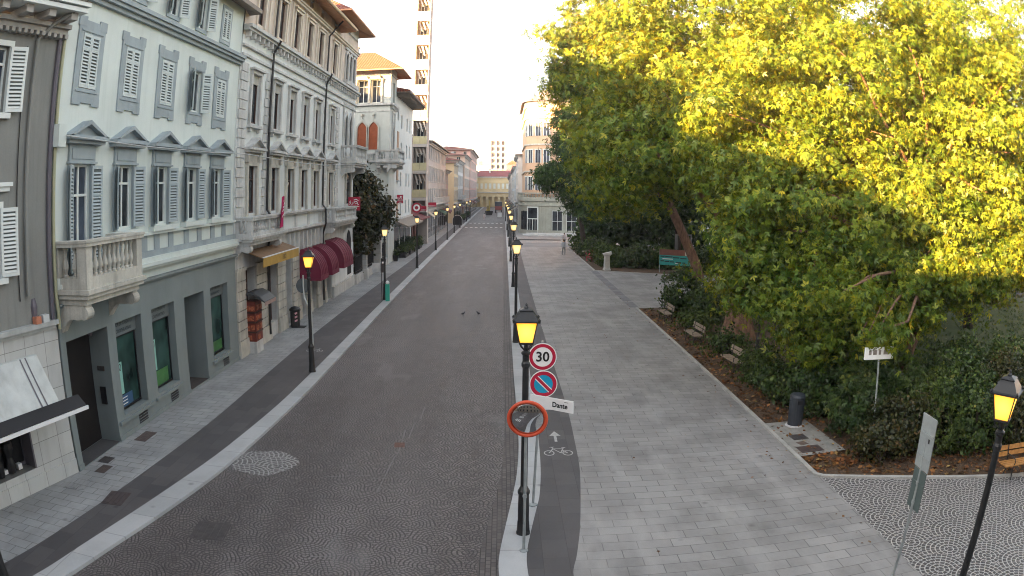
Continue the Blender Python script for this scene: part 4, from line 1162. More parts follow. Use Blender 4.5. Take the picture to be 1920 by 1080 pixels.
# ================================================================== DARK GREY HOUSE, far left
a_ = (-12.45, 12.0); b_ = (-11.66, 15.4)
LG0 = math.hypot(b_[0] - a_[0], b_[1] - a_[1])
TG = frame(b_[0], b_[1], b_[0] - a_[0], b_[1] - a_[1], 1)         # s=0 at the bank corner, negative towards the viewer
bg = thing('grey_house', 'dark grey plaster house with white shutters above a marble-clad shop', 'building', (-18, 8, 0))
w = MB(TG)
gw = [(-2.62, 9.55, 11.25), (-2.62, 5.55, 7.25), (-6.2, 9.55, 11.25), (-6.2, 5.55, 7.25), (-9.8, 9.55, 11.25), (-9.8, 5.55, 7.25)]
w.wall(-16, -.02, 4.25, 12.0, [(c - .56, c + .56, z0, z1, .22) for c, z0, z1 in gw], .22)
w.quad((-16, 0, 0), (-16, -12, 0), (-16, -12, 12), (-16, 0, 12)); w.quad((-16, -12, 0), (-.02, -12, 0), (-.02, -12, 12), (-16, -12, 12)); w.quad((-16, -1.6, 0), (-.02, -1.6, 0), (-.02, -1.6, 12), (-16, -1.6, 12)); w.quad((-.02, 0, 4.2), (-.02, -12, 4.2), (-.02, -12, 12), (-.02, 0, 12))
w.build('wall', m_grey, bg)
w = MB(TG); w.wall(-16, -.02, 0, 4.05, [(-3.6, -1.66, .62, 2.05, .5), (-7.8, -5.2, .62, 2.05, .5)], .5, n0=.05); w.box(-16, -.02, .052, .09, 0, .42)
gs = w.build('shop_wall', m_marble, bg)
c = MB(TG); c.box(-16, -.12, 0, .14, 4.05, 4.15); c.box(-16, -.08, 0, .24, 4.15, 4.27); c.build('ledge', mat('pale ledge', (.40, .42, .41), .8, .15, 2, streak=.3), bg)
for c_, z0, z1 in gw:
    w_ = window(TG, c_, z0, z1, 1.12, .2, bg, m_wframe, m_glassb)
    s_ = MB(TG); s_.box(c_ - .70, c_ - .56, 0, .06, z0, z1 + .14); s_.box(c_ + .56, c_ + .70, 0, .06, z0, z1 + .14); s_.box(c_ - .56, c_ + .56, 0, .06, z1, z1 + .14); s_.box(c_ - .76, c_ + .76, 0, .15, z0 - .14, z0)
    s_.box(c_ - .8, c_ + .98, 0, .16, z1 + .50, z1 + .60); s_.box(c_ - .72, c_ + .90, 0, .10, z1 + .38, z1 + .50)
    s_.build('surround', m_wframe, w_)
    shutter(TG, c_ + .57, .07, 14, .56, z0 + .02, z1 - .02, m_wframe, w_, 1); shutter(TG, c_ - .57, .07, 14, .56, z0 + .02, z1 - .02, m_wframe, w_, -1)
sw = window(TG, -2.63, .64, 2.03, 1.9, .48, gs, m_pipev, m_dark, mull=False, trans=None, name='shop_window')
u = MB(TG); u.box(-1.72, -1.66, -.46, .06, .62, 2.05); u.build('side_post', m_pipev, sw)
u = MB(TG)
for q, h_ in ((-2.9, 1.2), (-2.45, 1.05)):
    u.lathe([(.16, .64), (.17, .9), (.13, 1.05), (.2, 1.3), (.19, 1.45), (.06, 1.52), (.05, 1.58), (.09, 1.66), (.02, 1.78)], c=(q, -.30, 0), n=10)
build_each(u, 'dressed_mannequin', m_ink, sw)
u = MB(TG); u.box(-2.2, -2.05, -.35, -.2, .65, .8); u.box(-2.75, -2.6, -.4, -.25, .65, .76); build_each(u, 'price_card', m_wht, sw)
# awning with dirty lower edge
T = TG
aw = MB(T); aw.prism([(-9, .07, 3.52), (-9, .17, 3.50), (-9, .98, 2.42), (-9, .94, 2.38), (-9, .10, 3.40)], (7.95, 0, 0))
awn = aw.build('awning', mat('cream awning canvas', (.50, .53, .52), .8, .12, 2, streak=.35), gs)
u = MB(T); u.prism([(-9, .985, 2.425), (-9, 1.30, 2.20), (-9, 1.27, 2.17), (-9, .95, 2.385)], (8.72, 0, 0)); u.build('awning_flap', m_ink, awn)
u = MB(T); u.box(-9, -.22, 1.27, 1.33, 2.08, 2.17); u.build('front_bar', m_wht, awn)
u = MB(T)
for q in (-1.75, -1.55): u.prism([(q, .176, 3.505), (q, .99, 2.43), (q, .992, 2.425), (q, .17, 3.512)], (.05, 0, 0))
build_each(u, 'awning_stripe', m_pipev, awn)
# cornice with dentils and brackets
c = MB(TG); c.box(-16, .0, 0, .20, 11.72, 11.86)
for k in range(60): c.box(-14 + .235 * k, -14 + .235 * k + .12, .0, .26, 11.60, 11.72)
c.box(-16, .04, 0, .32, 11.86, 11.98)
for k in range(18): c.box(-15.4 + .88 * k, -15.4 + .88 * k + .26, .0, .78, 11.98, 12.18)
c.build('cornice', mat('pale cornice', (.35, .34, .32), .85, .2, 2, streak=.3), bg)
c = MB(TG); c.box(-16, .06, -.1, .95, 12.18, 12.30); c.box(-16, .10, -.1, 1.02, 12.34, 12.46); ro = c.build('eaves', m_wframe, bg)
c = MB(TG); c.quad((-16, 1.05, 12.46), (.12, 1.05, 12.46), (.12, -6, 14.8), (-16, -6, 14.8)); c.quad((-16, -12.5, 12.4), (.12, -12.5, 12.4), (.12, -6, 14.8), (-16, -6, 14.8)); c.add([(.12, 1.05, 12.46), (.12, -6, 14.8), (.12, -12.5, 12.4)], [(0, 1, 2)]); c.build('roof', m_tile, bg)
u = MB(TG)
u.tube([(-.35, .78, 12.2), (-.75, .32, 11.9), (-1.08, .10, 11.5), (-1.1, .10, 5.0)], .06, 7); u.build('drainpipe', m_grey, bg)
u = MB(TG); u.tube([(-1.42, .05, 11.3), (-1.40, .05, 4.9)], .018, 5); u.build('lightning_cable', m_ink, bg)
fl = MB(TG); fl.box(-.98, -.78, .05, .25, 4.27, 4.45); tag(fl.build('floodlight', mat('floodlight orange', (.50, .20, .12), .5, .1), bg))
fl = MB(TG); fl.box(-.70, -.46, .05, .25, 4.27, 4.46); fl.build('floodlight', mat('floodlight white', (.55, .58, .58), .5, .1), bg)
fl = MB(TG); fl.lathe([(.09, 4.27), (.12, 4.6), (.06, 4.8)], c=(-.86, -.0, .1), n=8); fl.build('camera_bracket', m_pipev, bg)

# ================================================================== STONE PALAZZO with balconies
X2 = -11.6
T2 = lambda s, n, z: (X2 + n, s, z)
b2 = thing('palazzo', 'tall pale stone palazzo with pedimented windows, faded frescoes under brown eaves and two balconies', 'building', (X2 - 6, 43.6, 0))
bays = [32.45, 36.0, 38.97, 41.88, 44.78, 48.9]
ops = []
for i, c in enumerate(bays):
    ops.append((c - .62, c + .62, 6.32, 8.5, .17)); ops.append((c - .60, c + .60, 10.5, 12.85, .17)); ops.append((c - .55, c + .55, 15.4, 17.5, .16))
    ops.append((c - .4, c + .4, 18.55, 19.05, .25) if c < 47 else (c - .4, c + .4, 18.7, 19.5, .25))
w = MB(T2); w.wall(30.2, 57.0, 5.06, 14.5, [o for o in ops if o[2] < 14], .35); body(w, T2, 30.2, 57.0, 13, 0, 19.0); w.build('wall', m_b2, b2)
w = MB(T2); w.wall(30.2, 57.0, 14.5, 19.3, [o for o in ops if o[2] > 14], .3); w.quad((57, 0, 14.5), (57, -13, 14.5), (57, -13, 19.3), (57, 0, 19.3)); w.quad((30.2, 0, 14.5), (30.2, -13, 14.5), (30.2, -13, 19.3), (30.2, 0, 19.3)); w.build('painted_wall', m_fresco, b2)
gops = [(31.45, 33.0, .5, 3.85, .5), (35.1, 36.5, .7, 3.7, .4), (38.15, 39.4, .02, 3.7, 1.2), (41.2, 42.4, .02, 2.6, .5), (43.8, 45.0, .02, 2.6, .5), (46.25, 47.2, .02, 3.2, .6), (47.7, 49.2, .02, 3.0, .5)]
w = MB(T2); w.wall(30.2, 57.0, 0, 5.06, gops, .4); gw_ = w.build('ground_floor_wall', m_stone2, b2)
for a, c, z0, z1, e in gops:
    door = z0 < .1
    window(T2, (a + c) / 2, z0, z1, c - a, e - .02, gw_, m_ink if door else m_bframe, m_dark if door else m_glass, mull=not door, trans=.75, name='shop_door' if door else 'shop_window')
piers = [(30.2, 31.42), (33.03, 35.07), (36.53, 38.1), (39.45, 41.15), (42.45, 43.75), (45.05, 46.2), (47.25, 47.65)]
for a, c in piers:
    u = MB(T2); u.box(a, c, .0, .14, 0, .75); z = .78
    while z < 3.8:
        u.box(a + .02, c - .02, 0, .09, z, z + .40); z += .435
    u.box(a - .03, c + .03, 0, .13, 3.8, 3.95)
    u.build('rusticated_pier', m_stone, gw_)
u = MB(T2)
for k in range(9): u.box(38.6 + .95 * k, 38.6 + .95 * k + .22, 0, .16, 3.96, 4.98)
build_each(u, 'fluted_bracket', m_stone2, gw_)
u = MB(T2); u.box(49.4, 56.98, .0, .05, .75, 3.3); u.build('white_panel_wall', m_b2, gw_); 
u = MB(T2); u.box(49.4, 56.98, 0, .16, 0, .74); u.build('plinth', m_stone2, gw_)
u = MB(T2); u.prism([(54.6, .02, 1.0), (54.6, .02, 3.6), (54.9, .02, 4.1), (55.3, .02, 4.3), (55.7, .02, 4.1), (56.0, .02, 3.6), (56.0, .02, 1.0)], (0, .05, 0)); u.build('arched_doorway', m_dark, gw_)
c = MB(T2); c.box(30.2, 57.0, 0, .18, 5.06, 5.14); c.box(30.2, 57.0, 0, .32, 5.14, 5.28); c.box(35.4, 46.8, 0, .22, 6.02, 6.10); c.box(35.4, 46.8, 0, .28, 6.10, 6.2)
c.build('cornice', m_stone2, b2)
u = MB(T2)
for q in (37.5, 40.4, 43.3, 46.1): u.box(q - .22, q + .22, 0, .06, 5.28, 6.02)
build_each(u, 'panel_strip', m_stone2, b2)
for s0, s1 in ((30.22, 31.35), (34.0, 34.85), (46.7, 47.6), (50.3, 51.3)):            # quoin strips
    u = MB(T2); z = 6.2
    k = 0
    while z < 13.2:
        u.box(s0 + (.12 if k % 2 else 0), s1 - (.12 if k % 2 else 0), 0, .07, z, z + .40); z += .44; k += 1
    u.build('quoins', m_stone2, b2)
for i, q in enumerate(bays):
    w_ = window(T2, q, 6.32, 8.5, 1.24, .16, b2, m_bframe, m_glass, trans=.70)
    s_ = MB(T2); s_.box(q - .86, q - .62, 0, .12, 6.2, 8.5); s_.box(q + .62, q + .86, 0, .12, 6.2, 8.5); s_.box(q - .86, q + .86, 0, .13, 8.5, 8.66); s_.box(q - .72, q + .72, 0, .07, 8.66, 9.16)
    s_.box(q - .95, q - .74, 0, .2, 8.66, 9.16); s_.box(q + .74, q + .95, 0, .2, 8.66, 9.16); s_.build('surround', m_stone, w_)
    pediment(T2, q, 1.22, 9.22, .62, m_stone2, w_, .42)
    w_ = window(T2, q, 10.5, 12.85, 1.2, .16, b2, m_bframe, m_glass, trans=None)
    s_ = MB(T2); s_.box(q - .8, q - .6, 0, .12, 10.4, 12.85); s_.box(q + .6, q + .8, 0, .12, 10.4, 12.85); s_.box(q - .8, q + .8, 0, .14, 12.85, 13.02); s_.box(q - .9, q + .9, 0, .26, 13.02, 13.12); s_.box(q - .9, q + .9, 0, .24, 10.26, 10.4); s_.box(q - .74, q - .54, 0, .16, 10.08, 10.26); s_.box(q + .54, q + .74, 0, .16, 10.08, 10.26); s_.build('surround', m_stone2, w_)
    u = MB(T2); u.box(q - .6, q + .6, -.09, -.04, 12.4, 12.85); u.build('roller_blind', m_stone, w_)
    w_ = window(T2, q, 15.4, 17.5, 1.1, .15, b2, m_bframe, m_glass, trans=None)
    s_ = MB(T2); s_.box(q - .7, q - .55, 0, .08, 15.3, 17.5); s_.box(q + .55, q + .7, 0, .08, 15.3, 17.5); s_.box(q - .75, q + .75, 0, .12, 17.5, 17.66); s_.box(q - .85, q + .85, 0, .2, 17.66, 17.76); s_.build('surround', m_frescob, w_)
    z0 = 18.55 if q < 47 else 18.7
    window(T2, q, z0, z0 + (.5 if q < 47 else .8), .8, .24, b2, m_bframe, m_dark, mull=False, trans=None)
u = MB(T2)
for q in (34.2, 37.5, 40.45, 43.3, 46.0, 50.6): u.box(q - .5, q - .28, 0, .05, 15.15, 17.95); u.box(q + .28, q + .5, 0, .05, 15.15, 17.95)
build_each(u, 'painted_pilaster', m_frescob, b2)
c = MB(T2); c.box(30.2, 57.0, 0, .1, 13.5, 13.62); c.box(30.2, 57.0, 0, .14, 13.95, 14.06); c.box(30.2, 57.05, 0, .42, 14.82, 14.98); c.box(30.2, 57.05, 0, .30, 14.70, 14.82); c.build('string_course', m_stone2, b2)
u = MB(T2)
for k in range(38): u.box(30.5 + .7 * k, 30.5 + .7 * k + .16, 0, .26, 14.42, 14.70)
u.build('dentil_course', m_stone2, b2)
c = MB(T2); c.box(30.2, 57.05, 0, .18, 18.02, 18.16); c.box(30.2, 57.05, 0, .26, 18.16, 18.26); c.build('cornice', m_frescob, b2)
# main roof and the end pavilion
hip_roof(X2 - 13, X2, 30.2, 49.3, 18.68, 22.4, 1.15, b2, m_tile, m_soffit, rise=.5, fasc=.12)
u = MB(T2); u.tube([(29.2, 1.22, 18.78), (50.3, 1.22, 18.78)], .09, 6); u.build('gutter', m_gutter2, b2)
w = MB(T2); w.wall(49.3, 57.0, 19.2, 20.4, [(50.6, 51.4, 19.35, 19.95, .2), (53.2, 54.0, 19.35, 19.95, .2)], .2); w.quad((49.3, 0, 19.2), (49.3, -13, 19.2), (49.3, -13, 20.4), (49.3, 0, 20.4)); w.quad((57, 0, 19.2), (57, -13, 19.2), (57, -13, 20.4), (57, 0, 20.4))
w.build('pavilion_wall', m_b2, b2)
hip_roof(X2 - 13, X2, 49.3, 57.0, 19.85, 23.2, 1.2, b2, m_tile, m_soffit, rise=.5, fasc=.12, inset=3.6)
# end bay: triple window, tall traceried window, balconies
def arch_pts(sc, hw, z0, zs, rise, n=9, pointed=True):
    P = [(sc - hw, 0, z0), (sc - hw, 0, zs)]
    for t in np.linspace(0, 1, n):
        a = t * math.pi
        x = -math.cos(a) * hw
        z = zs + rise * ((1 - abs(x / hw)) ** .62 if pointed else math.sin(a))
        P.append((sc + x, 0, z))
    return P + [(sc + hw, 0, zs), (sc + hw, 0, z0)]
def arch(T, sc, hw, z0, zs, rise, m_fill, m_sur, parent, name='arched_window', pointed=True, t=.16):
    s_ = MB(T); O = arch_pts(sc, hw + t, z0, zs, rise + t * 1.3, pointed=pointed); I = arch_pts(sc, hw, z0, zs, rise, pointed=pointed)
    for k in range(len(O) - 1):
        s_.add([O[k], O[k + 1], I[k + 1], I[k]], [(0, 1, 2, 3)])
        a, b_2, c_2, d_2 = [(p[0], .12, p[2]) for p in (O[k], O[k + 1], I[k + 1], I[k])]
        s_.quad(a, b_2, c_2, d_2); s_.quad(O[k], O[k + 1], b_2, a); s_.quad(I[k], I[k + 1], c_2, d_2)
    o = s_.build(name, m_sur, parent)
    MB(T).poly([(p[0], .012, p[2]) for p in I]).build('shutters', m_fill, o)
    return o
for q in (52.9, 54.2, 55.5): arch(T2, q, .42, 15.5, 17.2, .35, m_glass, m_stone2, b2, pointed=False)
u = MB(T2); u.box(52.1, 56.6, 0, .35, 15.1, 15.42); u.box(52.1, 56.6, 0, .12, 17.8, 18.0); u.build('loggia_sill', m_stone2, b2)
for q in (53.6, 55.2): arch(T2, q, .5, 10.6, 12.3, .7, m_glass, m_stone2, b2)
u = MB(T2); u.box(52.6, 52.8, 0, .1, 10.4, 13.6); u.box(56.0, 56.2, 0, .1, 10.4, 13.6); u.box(52.6, 56.2, 0, .1, 13.6, 13.75); u.build('window_frame_moulding', m_stone2, b2)
balcony(T2, 52.4, 56.9, 1.1, 9.35, 10.55, m_stone2, b2, console_h=.8, base=.26)
arch(T2, 54.9, .85, 6.3, 8.2, .7, m_glass, m_stone, b2, pointed=False, t=.2)
balcony(T2, 30.32, 35.4, .82, 5.35, 6.2, m_stone2, b2, console_h=.55, base=.14, posts=(33.0,), step=.3, br=.10)
balcony(T2, 46.9, 54.0, .88, 5.3, 6.14, m_stone2, b2, console_h=.7, base=.14, posts=(50.4,), step=.3, br=.10)
for q, zt in ((34.62, 18.6), (46.45, 18.6)):
    u = MB(T2); u.tube([(q + (.0 if q < 40 else -.15), 1.05, zt), (q, .5, zt - .55), (q, .16, zt - 1.0), (q, .16, 15.1), (q, .50, 14.9), (q, .16, 14.3), (q, .14, 6.4), (q, .36, 6.1), (q, .36, 5.2), (q, .18, 4.6), (q, .18, .3)], .062, 7); u.build('drainpipe', m_pipe, b2)
# awnings
m_yel = mat('mustard canvas', (.42, .26, .055), .8, .12, 2); m_brn = mat('brown canvas', (.20, .12, .065), .8, .12, 2)
u = MB(T2); u.prism([(31.3, .10, 4.62), (31.3, .14, 4.66), (31.3, 1.05, 4.34), (31.3, 1.02, 4.30)], (6.0, 0, 0)); ya = u.build('awning', m_brn, b2)
u = MB(T2); u.box(31.3, 37.3, 1.03, 1.06, 3.92, 4.33); ff = u.build('valance', m_yel, ya)
u = MB(T2); u.box(31.3, 37.3, 1.0, 1.07, 4.335, 4.38); u.build('front_bar', m_wht, ya)
text_mesh('1882', .34, 'valance_lettering', mat('dark brown print', (.06, .03, .015), .8, .1), ff, T2(34.6, 1.064, 4.12), rot_face((1, 0, 0)))
m_burg = mat('burgundy canvas', (.155, .014, .040), .75, .14, 1.6)
def dome_awning(s0, s1, z0, z1, dep):
    u = MB(T2); n = 7
    sections = []
    for s, k in ((s0, .0), (s0 + .02, 1.0), (s0 + (s1 - s0) * .25, 1.0), (s1 - (s1 - s0) * .25, 1.0), (s1 - .02, 1.0), (s1, 0.0)):
        sections.append((s, k))
    P = lambda s, t: (s, .09 + dep * math.sin(t * math.pi / 2), z0 + (z1 - z0) * math.cos(t * math.pi / 2))
    q = 5
    for j in range(n):
        for i in range(q):
            a, b_3 = s0 + (s1 - s0) * i / q, s0 + (s1 - s0) * (i + 1) / q
            u.quad(P(a, j / n), P(b_3, j / n), P(b_3, (j + 1) / n), P(a, (j + 1) / n))
    for s in (s0, s1):
        u.poly([(s, .09, z0)] + [P(s, j / n) for j in range(n + 1)])
    e = P(s0, 1)
    u.box(s0, s1, e[1] - .012, e[1] + .012, z0 - .26, z0)
    for s in (s0, s1): u.box(s - .012, s + .012, .09, e[1], z0 - .26, z0)
    o = u.build('dome_awning', m_burg, b2)
    u = MB(T2)
    for i in range(q + 1):
        s = s0 + (s1 - s0) * i / q
        pts = [P(s, j / n) for j in range(n + 1)]
        u.tube([(p[0], p[1] + .01, p[2] + .01) for p in pts], .016, 5)
    u.build('awning_ribs', mat('burgundy seam', (.10, .01, .026), .8, .1), o)
dome_awning(40.9, 42.8, 2.45, 3.95, 1.3); dome_awning(43.8, 45.8, 2.45, 3.95, 1.3); dome_awning(47.3, 50.3, 2.5, 4.05, 1.3)
# shop kiosk with red shelves inside the first opening
o = thing('display_kiosk', 'red lit display shelves under a small curved dark canopy at the palazzo shop', 'display', (-11.1, 31.9, 0))
MB().box(-11.7, -11.1, 31.42, 32.4, .55, 2.35).build('cabinet', mat('kiosk red', (.14, .026, .017), .6, .25, 5), o)
u = MB()
for z in (.95, 1.4, 1.85): u.box(-11.1, -11.06, 31.42, 32.4, z, z + .06); u.box(-11.7, -11.1, 31.38, 31.42, z, z + .06)
build_each(u, 'shelf', mat('kiosk dark', (.05, .02, .015), .6, .2), o)
u = MB()
for (y, z, a) in ((31.6, 1.05, .3), (32.1, 1.08, .3), (31.6, 1.5, .32), (32.05, 1.52, .28), (31.7, 1.98, .3), (32.15, 1.95, .3), (31.75, .62, .3)): u.box(-11.1, -11.07, y - .08, y + a - .08, z, z + .22); u.box(-11.65 + .5 * (y - 31.5), -11.45 + .5 * (y - 31.5), 31.39, 31.42, z, z + .22)
build_each(u, 'goods_box', mat('kiosk goods', (.30, .085, .04), .6, .6, 12), o)
MB().box(-11.7, -11.1, 31.42, 32.4, .0, .55).build('plinth', m_stone2, o)
u = MB(); u.prism([(-11.6, 31.3, 2.75), (-11.2, 31.3, 2.80), (-10.8, 31.3, 2.62), (-10.55, 31.3, 2.40), (-10.55, 31.3, 2.34), (-10.85, 31.3, 2.52), (-11.2, 31.3, 2.70), (-11.6, 31.3, 2.66)], (0, 1.7, 0)); u.build('canopy', mat('canopy slate', (.05, .055, .06), .6, .15), o)
u = MB(); u.box(-10.56, -10.53, 31.3, 33.0, 2.22, 2.38); u.build('canopy_trim', mat('canopy trim', (.36, .25, .22), .6, .2), o)
# flag
o = thing('flag', 'magenta flag with white lettering hanging limp from a pole on the first palazzo balcony', 'flag', (-10.75, 34.35, 6.1))
MB().tube([(-10.78, 34.35, 5.9), (-10.45, 35.05, 7.7)], .022, 6).build('pole', mat('pale flagpole', (.5, .46, .36), .5, .1), o)
fm = MB(); rows = 9; cols_ = 7
fv = []
for i in range(rows):
    t = i / (rows - 1)
    for j in range(cols_):
        s = j / (cols_ - 1)
        wd = .16 + .34 * t
        fv.append((-10.62 + .06 * math.sin(s * 9 + t * 2) - .12 * (1 - t) * 0, 34.66 - .26 * t + (s - .5) * wd * 1.5, 7.0 - 1.45 * t - .05 * math.sin(s * 6)))
ff_ = [(i * cols_ + j, i * cols_ + j + 1, (i + 1) * cols_ + j + 1, (i + 1) * cols_ + j) for i in range(rows - 1) for j in range(cols_ - 1)]
fm.add(fv, ff_); cl = fm.build('cloth', mat('magenta cloth', (.42, .012, .10), .8, .1), o, smooth=True)
u = MB()
for k, (s, z, a) in enumerate(((34.5, 6.45, .2), (34.62, 6.62, .16), (34.42, 6.28, .22), (34.55, 6.1, .2), (34.3, 6.0, .12))):
    u.prism([(-10.53, s - a / 2, z), (-10.53, s + a / 2, z + .1), (-10.53, s + a / 2 - .03, z + .14), (-10.53, s - a / 2 - .03, z + .04)], (.004, 0, 0))
build_each(u, 'white_mark', m_wht, cl)
# hanging red shop signs
def hang_sign(x0, x1, y, z0, z1, lb, big=True):
    o = thing('hanging_sign', lb, 'shop sign', (x0, y, z0), group=None)
    MB().box(x0, x1, y, y + .12, z0, z1).build('panel', mat('red sign panel', (.40, .012, .045), .5, .08), o)
    u = MB(); H = z1 - z0; W = x1 - x0
    if big:
        pts = [(.10, .42), (.22, .62), (.16, .74), (.10, .62), (.30, .40), (.42, .66), (.36, .42), (.52, .62)]
        u.tube([(x0 + W * a, y - .01, z0 + H * b) for a, b in pts], .024, 4)
        for a0, a1, b0, b1 in ((.48, .86, .78, .72), (.52, .80, .63, .58), (.56, .88, .48, .42)): u.tube([(x0 + W * a0, y - .01, z0 + H * b0), (x0 + W * (a0 + a1) / 2, y - .01, z0 + H * (b0 + .05)), (x0 + W * a1, y - .01, z0 + H * b1)], .03, 4)
    u.box(x0 + W * .05, x1 - W * .05, y - .012, y - .002, z0 + H * .27, z0 + H * .31)
    u.box(x0 + W * .3, x1 - W * .25, y - .012, y - .002, z0 + H * .10, z0 + H * .17)
    u.build('white_emblem', m_wht, o)
    MB().box(-11.55, x0, y + .04, y + .08, z1 - .15, z1 - .1).build('bracket', m_iron, o)
hang_sign(-11.45, -10.55, 54.6, 5.78, 6.78, 'red hanging shop sign with white emblem above the far end of the palazzo balcony')
hang_sign(-11.15, -10.50, 78.5, 5.88, 6.78, 'red hanging shop sign with white emblem past the dark magnolia tree')
hang_sign(-10.9, -9.9, 97.0, 4.6, 5.2, 'red hanging sign at the foot of the balcony tower', False)
hang_sign(-11.1, -9.6, 108.0, 4.9, 5.5, 'wide low red and white sign on the grey palazzo beyond the tower', False)
tag(MB().tube([(-11.25, 15.5, 8.98), (-11.15, 20, 8.85), (-11.05, 26, 8.85), (-11.1, 30.3, 8.95), (-10.95, 38, 8.80), (-10.95, 45, 8.85), (-11.0, 51, 9.1)], .022, 5).build('overhead_cable', mat('pale cable', (.36, .38, .38), .6, .1)), 'thin pale cable strung along the facades under the window pediments', 'cable')

# ================================================================== VENETIAN-STYLE HOUSE beyond the garden
m_b3 = mat('pale grey venetian plaster', (.50, .53, .50), .85, .12, .5, streak=.4, dirt=(.28, .29, .27))
m_redsh = mat('rust red shutters', (.30, .075, .028), .7, .15, 3)
b3 = thing('venetian_house', 'pale house with rust-red arched shutters, loggia windows and red tiled hipped roof behind the magnolia', 'building', (-17, 80, 0))
TF = lambda s, n, z: (s, 73.0 - n, z)                 # front facing the viewer, s = x
TS = lambda s, n, z: (-11.25 + n, s, z)               # street side, s = y
fo = [(-14.62, -13.58, 16.15, 18.55, .5), (-13.22, -12.28, 16.15, 18.55, .5)]
w = MB(TF); w.wall(-24, -11.25, 0, 19.9, fo, .5); w.build('front_wall', m_b3, b3)
so = [(74.6, 76.0, 16.15, 18.4, .3)]
w = MB(TS); w.wall(73, 77.2, 0, 19.9, so, .3); w.quad((77.2, 0, 0), (77.2, -13, 0), (77.2, -13, 19.9), (77.2, 0, 19.9)); w.build('side_wall', m_b3, b3)
for a, c, z0, z1, e in fo:
    window(TF, (a + c) / 2, z0, z1, c - a, e - .02, b3, m_wframe, m_glassb, trans=.7)
window(TS, 75.3, 16.15, 18.4, 1.4, .28, b3, m_wframe, m_glass, trans=.7)
u = MB(TF)
for q in (-14.78, -13.42, -12.12): u.lathe([(.14, 16.1), (.10, 16.3), (.09, 18.1), (.16, 18.5), (.2, 18.62)], c=(q, .05, 0), n=8)
for q in (-14.1, -12.75): u.prism([(q - .5, .0, 18.56), (q + .5, 0, 18.56), (q + .36, 0, 18.95), (q - .36, 0, 18.95)], (0, .22, 0))
build_each(u, 'loggia_column', m_stone, b3)
u = MB(TF); u.box(-24, -11.15, 0, .25, 15.85, 16.05); u.box(-24, -11.15, 0, .16, 19.0, 19.14); u.box(-15.6, -11.2, 0, .06, 15.2, 15.3); u.build('string_course', m_stone2, b3)
u = MB(TS); u.box(73, 77.2, 0, .35, 15.85, 16.05); u.box(73, 77.2, 0, .16, 19.0, 19.14)
for k in range(5): u.box(73.3 + .85 * k, 73.5 + .85 * k, 0, .3, 15.5, 15.85)
u.build('string_course', m_stone2, b3)
arch(TF, -14.05, .46, 11.35, 13.55, .62, m_redsh, m_stone, b3); arch(TF, -12.88, .46, 11.35, 13.55, .62, m_redsh, m_stone, b3)
u = MB(TF)
for q in (-14.05, -12.88): u.lathe([(.06, 14.5), (.05, 14.75), (.14, 14.8), (.16, 14.95), (.05, 15.05)], c=(q, .1, 0), n=8)
build_each(u, 'finial', m_stone, b3)
arch(TS, 75.4, .55, 11.3, 13.3, .8, m_glass, m_stone2, b3)
u = MB(TS); u.box(74.4, 74.55, 0, .1, 11.2, 15.2); u.box(76.3, 76.45, 0, .1, 11.2, 15.2); u.box(74.4, 76.45, 0, .1, 15.2, 15.35); u.build('window_frame_moulding', m_stone2, b3)
u = MB(TF); u.box(-16, -12.5, 0, .12, 10.9, 11.05); u.box(-16, -12.5, 0, .18, 10.1, 10.25)
for k in range(14): u.box(-15.9 + .25 * k, -15.8 + .25 * k, .02, .12, 10.25, 10.9)
u.build('balustrade', m_stone2, b3)
TB = lambda s, n, z: (s, 73.0 - n, z)
bo = balcony(TS, 72.0, 77.0, 1.05, 10.15, 11.25, m_stone2, b3, console_h=.7, base=.2)
bo2 = balcony(TF, -12.4, -11.2, .95, 10.15, 11.25, m_stone2, b3, console_h=.7, base=.2)
hip_roof(-24, -11.25, 73, 77.6, 19.35, 21.9, 1.35, b3, m_tile, m_soffit, rise=.5, fasc=.12)
# lower wing along the street
wing = [(82.2, 83.2), (86.9, 87.8), (89.6, 90.4)]
wo = [(a, c, z, z + 1.55, .25) for a, c in wing for z in (4.6, 7.7, 11.0, 14.2)]
w = MB(TS); w.wall(77.2, 92.6, 0, 17.75, [(79.2, 80.3, 4.4, 6.0, .25), (79.2, 80.3, 8.4, 10.3, .25), (79.2, 80.3, 11.9, 13.6, .25), (79.2, 80.3, 14.9, 16.3, .25)] + wo, .25, n0=-.1)
w.quad((92.6, -.1, 0), (92.6, -12, 0), (92.6, -12, 17.75), (92.6, -.1, 17.75)); w.quad((77.2, -1.6, 0), (77.2, -1.6, 17.7), (92.6, -1.6, 17.7), (92.6, -1.6, 0)); w.build('wing_wall', mat('white wing plaster', (.60, .64, .63), .85, .08, .4, streak=.25), b3)
Tw = lambda s, n, z: (-11.35 + n, s, z)
for a, c, z0, z1, e in wo: window(Tw, (a + c) / 2, z0, z1, c - a, .23, b3, m_wframe, m_glass, trans=None)
m_tansh = mat('tan shutters', (.30, .21, .15), .7, .15, 3)
for z0, z1 in ((4.4, 6.0), (8.4, 10.3), (11.9, 13.6), (14.9, 16.3)):
    w_ = window(Tw, 79.75, z0, z1, 1.1, .23, b3, m_wframe, m_glass, trans=None)
    if z0 < 14: MB(Tw).box(79.1, 80.4, .01, .06, z0 - .05, z1 + .05).build('closed_shutters', m_tansh, w_); MB(Tw).box(79.0, 80.5, 0, .3, z0 - .2, z0 - .06).build('sill', m_stone2, w_)
u = MB(Tw); u.prism([(77.3, -.2, 17.78), (77.3, 1.5, 17.78), (77.3, 1.5, 17.98), (77.3, -6, 19.6), (77.3, -6, 17.78)], (15.8, 0, 0)); ro = u.build('roof', m_tile, b3)
u = MB(Tw); u.box(77.25, 93.0, 0.0, 1.56, 17.70, 17.78)
